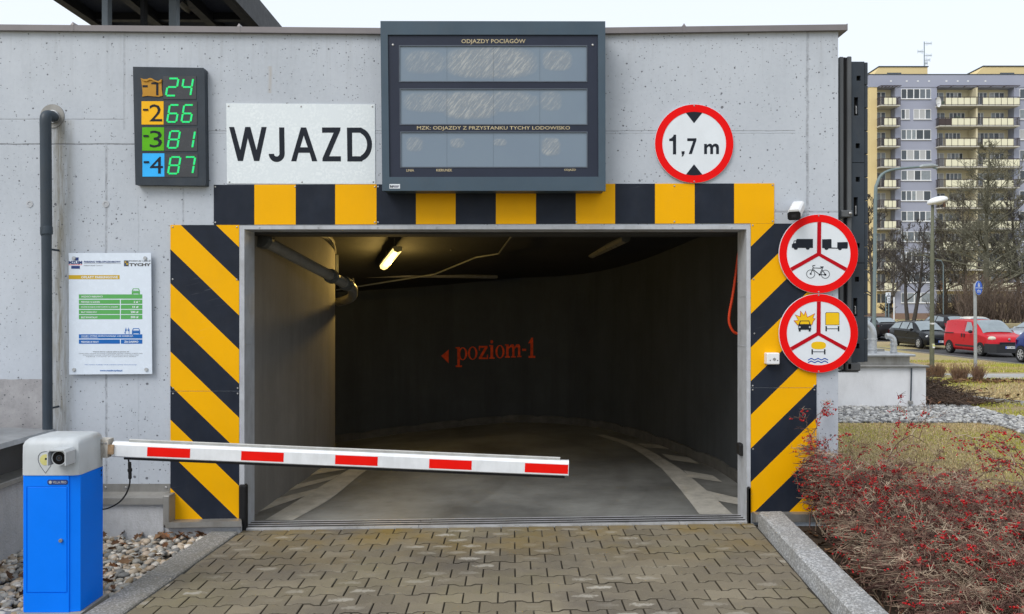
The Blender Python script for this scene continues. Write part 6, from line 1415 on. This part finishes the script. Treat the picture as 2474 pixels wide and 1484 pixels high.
def saloon(name, label, col, x, y, head, prof, plate='', wb=2.75, rear=True, hatch=False, zz=-.70):
    e, k = build_car(name, label, col, prof, 1.8, wb, .32, 0, 0, .86, (.5, .51, .53)); Lc = prof[-1][0]
    k['across'](1.24 if not hatch else .98, 2.08 if not hatch else 1.78, .97, .95)
    if hatch: k['across'](Lc - .62, Lc - .16, .9, .9, 'rear_window')
    else: k['across'](3.42, 3.98, .95, .95, 'rear_window')
    a = 1.7 if not hatch else 1.4
    for s in (-1, 1):
        k['side_win']([(a, .14), (a + .72, .12), (a + .72, .86), (a + .36, .80)], s); k['side_win']([(a + .82, .12), (a + 1.55, .14), (a + 1.35, .80), (a + .82, .85)], s)
        if hatch: k['side_win']([(a + 1.64, .16), (a + 1.95, .22), (a + 1.72, .70), (a + 1.48, .78)], s)
        boxp(e, 'door_handle', m_galv, a + .55, a + .72, s * k['wl'] - .012, s * k['wl'] + .014, .82, .86); boxp(e, 'door_handle', m_galv, a + 1.35, a + 1.52, s * k['wl'] - .012, s * k['wl'] + .014, .82, .86)
        MB().add([(Lc - .2, s * .83, .72), (Lc - .01, s * .45, .74), (Lc - .02, s * .45, .88), (Lc - .25, s * .86, .92)], [(0, 1, 2, 3) if s > 0 else (3, 2, 1, 0)]).build('tail_light', M('tail_red', (.42, .012, .02), .2), e)
        MB().add([(.0, s * .50, .60), (.06, s * .46, .70), (.42, s * .78, .80), (.40, s * .84, .68), (.12, s * .78, .58)], [(0, 1, 2, 3, 4) if s > 0 else (4, 3, 2, 1, 0)]).build('headlight', M('headlight_clear', (.62, .64, .66), .12), e)
    boxp(e, 'bumper_strip', m_trim, Lc - .05, Lc + .02, -.7, .7, .30, .40); MB().sphere((Lc - .06, 0, .88), .06, 8, 6, (.4, 1, 1)).build('emblem', m_bolt, e)
    mirror(e, 1.5 if not hatch else 1.3, k['wl'], 1.0, col)
    if plate: plate_on(e, plate, Lc + .025, .66, nose=False)
    place(e, x, y, zz, head); return e
saloon('dark_saloon', 'black saloon seen from behind partly hidden by the gate leaf', dk2, 24.0, 54.2, 180, prof_s, 'WI 6P35')
prof_h = [(0, .30, .60, .64, .62, .5), (.12, .22, .74, .79, .76, .62), (.5, .19, .86, .91, .83, .68), (.95, .18, .95, 1.0, .85, .66), (1.25, .18, .98, 1.2, .85, .62), (1.8, .18, 1.0, 1.46, .85, .58), (2.4, .18, 1.01, 1.52, .85, .58), (3.1, .18, 1.02, 1.48, .84, .58), (3.6, .22, 1.0, 1.32, .82, .57), (3.85, .28, .96, 1.06, .78, .56), (3.95, .36, .84, .9, .72, .55)]
white_p = paint('white_car_paint', (.62, .60, .54), 0); silver = paint('silver_car_paint', (.42, .46, .50), .5); blue_p = paint('blue_car_paint', (.012, .03, .16), .2)
saloon('white_hatchback', 'white car with dark rear window behind the red van', white_p, 29.4, 52.0, 172, prof_h, wb=2.55, hatch=True)
saloon('silver_hatchback', 'silver hatchback at the edge of the picture behind the red van', silver, 28.2, 44.6, -78, prof_h, wb=2.55, hatch=True)
saloon('blue_hatchback', 'blue car cut off by the edge of the picture in front of the red van', blue_p, 21.55, 28.6, 0, prof_h, wb=2.55, hatch=True)

# ------------------------------------------------------------------ block of flats
YA = 107.0
AX = lambda u: X(u, YA); AZ = lambda v: Z(v, YA)
ap = thing('apartment_block', 'tall lilac and yellow block of flats with rows of balconies', 'building', (AX(2300), YA, AZ(772)))
m_lil = M('lilac_render', (.315, .335, .42), .9, var=.05, scale=.3, bump=.2); m_yel = M('yellow_render', (.66, .53, .28), .9, var=.05, scale=.3); m_cream = M('balcony_cream', (.72, .70, .53), .6, var=.06, scale=.8)
m_rail = M('balcony_rail', (.06, .045, .045), .6); m_slab = M('balcony_slab', (.50, .49, .45), .9, dirt=.2); m_wfr = M('window_white', (.74, .75, .76), .5); m_plin = M('brown_plinth', (.22, .15, .115), .9)
m_wg = [glass_mat('flat_glass_%d' % i, c, .12, .6) for i, c in enumerate(((.06, .075, .09), (.12, .14, .16), (.22, .25, .27), (.04, .05, .06)))]
m_curt = M('net_curtain', (.42, .43, .44), .9)
FL = [211 + 49.25 * i for i in range(11)]                              # top of each storey in the picture
m_in = M('recess_yellow', (.62, .56, .39), .9, var=.05)
# main mass with recessed balcony bays
dp_ = 1.3
MB().box(AX(2100), AX(2119), YA, YA + 12, AZ(757), AZ(211)).build('end_wall', m_yel, ap)
MB().box(AX(2163), AX(2264), YA, YA + 12, AZ(757), AZ(211)).build('wall', m_lil, ap)
MB().box(AX(2450), AX(2700), YA, YA + 12, AZ(757), AZ(211)).build('wall', m_lil, ap)
MB().box(AX(2119) + .01, AX(2163) - .01, YA + dp_, YA + 12, AZ(757), AZ(211)).build('bay_wall', m_in, ap)
MB().box(AX(2264) + .01, AX(2450) - .01, YA + dp_, YA + 12, AZ(757), AZ(211)).build('bay_wall', m_in, ap)
MB().box(AX(2100) - .05, AX(2700), YA - .06, YA + 12.1, AZ(211) + .01, AZ(181)).build('parapet', m_lil, ap)
MB().box(AX(2100) - .1, AX(2700), YA - .12, YA + 12.15, AZ(181) + .01, AZ(179.5)).build('roof_edge', m_pvc, ap)
MB().box(AX(2100) - .02, AX(2700), YA - .02, YA + 12.05, AZ(790), AZ(757) - .01).build('plinth', m_plin, ap)
MB().box(AX(2119) + .02, AX(2163) - .02, YA + .05, YA + 1.2, AZ(757), AZ(732)).build('ground_wall', m_yel, ap); MB().box(AX(2264) + .02, AX(2450) - .02, YA + .05, YA + 1.2, AZ(757), AZ(732)).build('ground_wall', m_yel, ap)
for i in range(8):
    u = (2152, 2190, 2217, 2244, 2286, 2313, 2338, 2380)[i]; MB().box(AX(u) - .12, AX(u) + .12, YA - .09, YA - .061, AZ(196.5) - .08, AZ(196.5) + .08).build('roof_vent', m_wfr, ap)
pr_ = random.Random(21)
def window(u0, u1, v0, v1, n, y, splits=None):
    x0, x1, z0, z1 = AX(u0), AX(u1), AZ(v1), AZ(v0); f = .06
    xs2 = [x0 + (x1 - x0) * k / n for k in range(n + 1)] if splits is None else [x0 + (x1 - x0) * s for s in splits]
    loops = [[(x0, z0), (x1, z0), (x1, z1), (x0, z1)]] + [[(a + f, z0 + f), (a + f, z1 - f), (c - f, z1 - f), (c - f, z0 + f)] for a, c in zip(xs2[:-1], xs2[1:])]
    w = MB().prism(loops, y - .05, y + .01).build('window', m_wfr, ap)
    for a, c in zip(xs2[:-1], xs2[1:]): MB().box(a + f + .002, c - f - .002, y - .02, y + .005, z0 + f + .002, z1 - f - .002).build('pane', pr_.choice(m_wg + [m_curt] if pr_.random() < .6 else m_wg), w)
    MB().box(x0 - .06, x1 + .06, y - .14, y - .001, z0 - .08, z0 - .005).build('sill', m_wfr, w); return w
def balcony(u0, u1, zf, n, skip, posts):
    x0, x1 = AX(u0), AX(u1); y0, y1 = YA - .95, YA + dp_ - .01; h = 1.08
    s = MB().box(x0, x1, y0, YA - .005, zf - .16, zf).build('balcony', m_slab, ap)
    MB().box(x0 + .3, x1 - .25, YA + .0, y1, zf - .16, zf - .02).build('bay_slab', m_slab, s)
    for k in range(n):
        a, c = x0 + (x1 - x0) * k / n, x0 + (x1 - x0) * (k + 1) / n
        if k in skip: continue
        MB().box(a + .035, c - .035, y0 - .02, y0 + .015, zf + .06, zf + .92).build('balcony_panel', m_cream if k not in posts else m_rail, s)
    rl = MB().box(x0, x1, y0 - .01, y0 + .04, zf + h - .06, zf + h).box(x0, x1, y0 + .016, y0 + .05, zf + .02, zf + .06)
    for k in range(n + 1): q_ = x0 + (x1 - x0) * k / n; rl.box(q_ - .025, q_ + .025, y0 - .03, y0 + .03, zf - .05, zf + h - .061)
    for k in list(skip):
        a, c = x0 + (x1 - x0) * k / n, x0 + (x1 - x0) * (k + 1) / n
        for j in range(1, 6): q_ = a + (c - a) * j / 6; rl.box(q_ - .012, q_ + .012, y0 - .01, y0 + .02, zf + .061, zf + h - .061)
    for xx in (x0, x1 - .05): rl.box(xx + .002, xx + .048, y0 + .051, YA - .02, zf + h - .058, zf + h - .002)
    for j in range(1, 6):
        for xx in (x0, x1 - .04): yy_ = y0 + (YA - y0) * j / 6; rl.box(xx + .004, xx + .036, yy_, yy_ + .03, zf + .001, zf + h - .06)
    rl.build('railing', m_rail, s); return s
for i, v in enumerate(FL):
    sp_ = [0, .14, .38, .42, .62, .80, 1]
    if i == 1: window(2177, 2197, v + 4, v + 28, 2, YA); window(2207, 2249, v + 4, v + 28, 3, YA)
    else: window(2177, 2249, v + 4, v + 28, 4, YA, [[0, .19, .42, .62, .82, 1], [0, .2, .44, .66, 1], [0, .17, .35, .5, .75, 1]][i % 3])
    window(2463, 2495, v + 4, v + 28, 2, YA); window(2520, 2570, v + 4, v + 28, 3, YA)
    window(2122, 2138, v + 6, v + 42, 1, YA + dp_); window(2139, 2150, v + 6, v + 42, 1, YA + dp_)
    o_ = (0, 8, -3, 3)[i % 4]
    window(2268 + o_ * .4, 2292 + o_ * .4, v + 7, v + 44, 2, YA + dp_); window(2298 + o_, 2336 + o_, v + 7, v + 36, 4, YA + dp_)
    window(2360 - o_ * .3, 2398 - o_, v + 7, v + 36, 4, YA + dp_); window(2404 + o_ * .5, 2440, v + 7, v + 42, 3, YA + dp_)
    for q_ in range(3):                                                  # odds and ends standing on the balconies
        if pr_.random() < .6 and i < 10:
            ux = pr_.uniform(2266, 2440); hh_ = pr_.uniform(.7, 1.5); zf_ = AZ(v + 46.5)
            MB().bbox(AX(ux), AX(ux) + pr_.uniform(.35, .9), YA + .1, YA + .5, zf_ - .01, zf_ + hh_, .03).build('balcony_cupboard', pr_.choice([m_rail, m_wfr, M('cupboard_brown', (.25, .13, .07), .7), M('cupboard_green', (.12, .16, .12), .7), M('cupboard_grey', (.3, .3, .32), .7)]), ap)
    MB().box(AX(2352), AX(2356), YA - .6, YA + dp_ - .02, AZ(v + 49), AZ(v) - .2).build('party_screen', m_in, ap)
    if i < 10:
        zf = AZ(v + 46.5)
        balcony(2118, 2167, zf, 5, (0, 4) if i % 2 else (0, 4), ()); balcony(2260, 2453, zf, 13, [(0, 6), (6, 12), (0, 6, 12), (0, 6), (0, 6, 12), (0, 6, 12)][i % 6], {1: (0, 1), 6: (), 8: (0, 1)}.get(i, ()))
for u0, u1 in ((2120, 2169), (2262, 2453)):                              # awning frames over the top floor
    aw = MB()
    for j in range(4): aw.box(AX(u0), AX(u1), YA - 1.0 + .25 * j, YA - .95 + .25 * j, AZ(211) - .03 + .02 * j, AZ(211) + .02 * j)
    for j in range(7): x = AX(u0) + (AX(u1) - AX(u0)) * j / 6; aw.box(x - .03, x + .03, YA - 1.02, YA - .062, AZ(211) - .09, AZ(211) - .031)
    aw.build('awning_frame', m_rail, ap)
YR = YA + 3
for u0, u1, sl_u, v0 in ((2101, 2241, 2124, 162.5), (2344, 2600, 2376, 161.5)):
    rx, rz = (lambda u: X(u, YR)), (lambda v: Z(v, YR))
    MB().prism([(rx(u0), AZ(179.4)), (rx(u1), AZ(179.4)), (rx(u1), rz(v0)), (rx(sl_u), rz(v0))], YR, YR + 6).build('roof_house', m_yel, ap)
    MB().prism([(rx(sl_u) - .1, rz(v0) + .01), (rx(u1) + .1, rz(v0) + .01), (rx(u1) + .1, rz(v0) + .14), (rx(sl_u) - .1, rz(v0) + .14)], YR - .1, YR + 6.1).build('roof_house_edge', m_pvc, ap)
    for a in ((2143, 2177) if u0 < 2200 else (2416, 2450),): MB().box(rx(a[0]), rx(a[1]), YR - .05, YR - .002, rz(181), rz(176)).build('roof_window', m_wg[0], ap)
an = thing('roof_antenna', 'tall aerial mast on the roof of the flats', 'antenna', P(2233, 162, YA + 5))
ya_ = YA + 5
MB().tube([P(2233, 170, ya_), P(2233, 101, ya_)], .06, 6).build('mast', m_gpole, an)
for v, s, l in ((105, 1, 18), (124.5, -1, 16), (134, 1, 18), (145, 1, 14), (153, 1, 8)):
    a, c = P(2233, v + 1, ya_), P(2233 + s * l, v, ya_); q_ = MB().tube([a, c], .03, 5)
    for j in range(6): p = a.lerp(c, .25 + .15 * j); h_ = .16 + .05 * abs(3 - j); q_.tube([p - Vector((0, 0, h_)), p + Vector((0, 0, h_))], .016, 4)
    q_.build('aerial', m_gpole, an)
dsh = thing('satellite_dish', 'white satellite dish at the end of the top balcony', 'dish', P(2266, 247, YA - 1.1))
ds = MB().lathe([(0, .08), (.25, .05), (.48, -.06), (.52, -.10)], (0, 0, 0), 'Y', 20); c_ = P(2266, 247, YA - 1.2); ds.v = [tuple(c_ + Matrix.Rotation(R(30), 3, 'Z') @ Vector((v[0] * 1.1, v[1], v[2] * 1.35))) for v in ds.v]; ds.build('dish', m_cam, dsh, True)
MB().tube([c_ + Vector((0, .1, -.2)), c_ + Vector((0, -.5, -.35))], .03, 5).build('feed_arm', m_bolt, dsh)

# ------------------------------------------------------------------ bare trees
m_bark = tint_mat('bark', .9, 3, .2)
def tree(label, u, v, Y, hpx, spread, seed, lean=0, trunks=1, col=(.085, .075, .055), up=.5, levels=5, first=.25, r0=.16, dens=1.0, group='bare trees before the flats'):
    r = random.Random(seed); base = P(u, v, Y); Ht = hpx / F * Y
    root = thing('bare_tree', label, 'tree', base, group); Tr, Cr = Tubes(), Tubes()
    def tint(k=1): s = r.uniform(.75, 1.25) * k; return tuple(c * s for c in col)
    def limb(p, d, L, rad, g):
        n = 5; q = [p]
        for i in range(n):
            d = (d + Vector((r.uniform(-.16, .16), r.uniform(-.16, .16), r.uniform(-.06, .14) * up * 2))).normalized(); q.append(q[-1] + d * L / n)
        Cr.add(q, rad, rad * .45, tint(), 4 if g < 2 else 3)
        if g >= levels: return
        for i in range({0: 6, 1: 5, 2: 5, 3: 4, 4: 3}.get(g, 2)):
            f = r.uniform(.25, 1); j = min(n - 1, int(f * n)); pp = q[j].lerp(q[j + 1], f * n - j)
            dd = (d * .7 + Vector((r.uniform(-1, 1), r.uniform(-1, 1), r.uniform(-.35, .8 * up + .3))).normalized() * .9).normalized()
            limb(pp, dd, L * r.uniform(.38, .62), max(.019, rad * .5), g + 1)
    for k in range(trunks):
        q = [base + Vector((k * .5 - (trunks - 1) * .25, 0, -.3))]; d = Vector((lean + (k - (trunks - 1) / 2) * .25, r.uniform(-.05, .05), 1)).normalized(); n = 10; L = Ht * r.uniform(.86, 1)
        for i in range(n): d = (d + Vector((r.uniform(-.05, .05), r.uniform(-.05, .05), .06))).normalized(); q.append(q[-1] + d * L / n)
        Tr.add(q, r0, r0 * .16, tint(1.0), 8)
        nb = int(44 * dens / trunks ** .5)
        for i in range(nb):
            f = first + (1 - first) * (i + r.random()) / nb; j = min(n - 1, int(f * n)); pp = q[j].lerp(q[j + 1], f * n - j)
            a = r.uniform(0, 2 * math.pi); e = up * (.5 + .8 * f)
            limb(pp, Vector((math.cos(a), math.sin(a), e)).normalized(), spread * Ht * (1.15 - f) * r.uniform(.45, .8), max(.02, r0 * .38 * (1.15 - f)), 6 - levels if False else 1)
    Tr.build('trunk', m_bark, root); tag(Cr.build('crown', m_bark, root), kind='stuff'); return root
tree('tall bare tree with straight mossy trunk behind the blue sign', 2388, 765, 68, 465, .52, 41, 0, 1, (.175, .168, .12), .45, 4, .14, .30, 1.0)
tree('bare two-stemmed tree before the lilac wall', 2200, 775, 74, 275, .52, 42, .02, 2, (.095, .085, .078), .8, 4, .22, .20, .36)
tree('slim bare tree beside the gate leaf', 2108, 775, 66, 320, .42, 43, .0, 1, (.085, .072, .062), .9, 4, .2, .18, .6)
tree('bare tree leaning behind the park lamp', 2288, 772, 78, 260, .55, 44, -.12, 1, (.10, .085, .068), .5, 4, .25, .2, .6)
tree('bare tree at the edge of the picture', 2462, 770, 72, 330, .45, 45, .0, 1, (.095, .085, .075), .6, 4, .2, .22, .7)
tree('small bent bare tree behind the white board', 2143, 772, 70, 75, .5, 46, .15, 1, (.05, .042, .04), .4, 3, .3, .12)
def thicket(label, u0, u1, v, hpx, Y, n, seed, col):
    r = random.Random(seed); T = Tubes(); root = thing('thicket', label, 'thicket', P((u0 + u1) / 2, v, Y))
    for _ in range(n):
        p = P(r.uniform(u0, u1), v, Y + r.uniform(-2, 2)); p.z -= .3; d = Vector((r.uniform(-.35, .35), r.uniform(-.3, .3), 1)).normalized(); h = hpx / F * Y * r.uniform(.4, 1.05)
        q = [p]
        for i in range(5): d = (d + Vector((r.uniform(-.15, .15), r.uniform(-.15, .15), .05))).normalized(); q.append(q[-1] + d * h / 5)
        k = r.uniform(.6, 1.3); c = tuple(x * k for x in col); T.add(q, .022, .008, c)
        for i in range(7):
            a = q[r.randint(1, 5)]; dd = (d + Vector((r.uniform(-.9, .9), r.uniform(-.6, .6), r.uniform(-.4, .5)))).normalized(); e = a + dd * h * .25; T.add([a, e, e + dd * h * .1 + Vector((0, 0, r.uniform(-.1, .1)))], .014, .007, c)
    tag(T.build('twigs', m_bark, root), kind='stuff'); return root
tree('wide pale bare tree between the tall tree and the lamp pole', 2330, 768, 80, 330, .62, 47, .03, 1, (.13, .115, .09), .55, 4, .2, .22, .7)
tree('slim bare tree before the balconies beside the curved lamp', 2150, 774, 84, 250, .5, 48, 0, 1, (.13, .115, .10), .7, 4, .25, .16, .5)
thicket('dense brown thicket of bare shrubs behind the parked cars', 2325, 2560, 772, 95, 64, 560, 51, (.19, .14, .105))
thicket('bare scrub below the lilac wall behind the lamp pole', 2255, 2330, 772, 60, 72, 200, 52, (.085, .065, .05))

r = random.Random(61); T = Tubes()                                     # a far wood that closes the horizon beside the flats
for _ in range(900):
    p = Vector((r.uniform(-70, 58), r.uniform(135, 165), -.8)); h = r.uniform(5, 11); d = Vector((r.uniform(-.1, .1), 0, 1)); c = tuple(x * r.uniform(.6, 1.2) for x in (.12, .10, .085))
    T.add([p, p + d * h * .5, p + d * h], .13, .03, c)
    for i in range(9):
        a = p + d * h * r.uniform(.25, .95); e = Vector((r.uniform(-1, 1), r.uniform(-1, 1), r.uniform(.2, 1.1))).normalized() * h * .22; T.add([a, a + e * .6, a + e], .06, .03, c)
tag(T.build('treeline', m_bark), 'far bare wood along the horizon beside the flats', 'wood', kind='stuff')
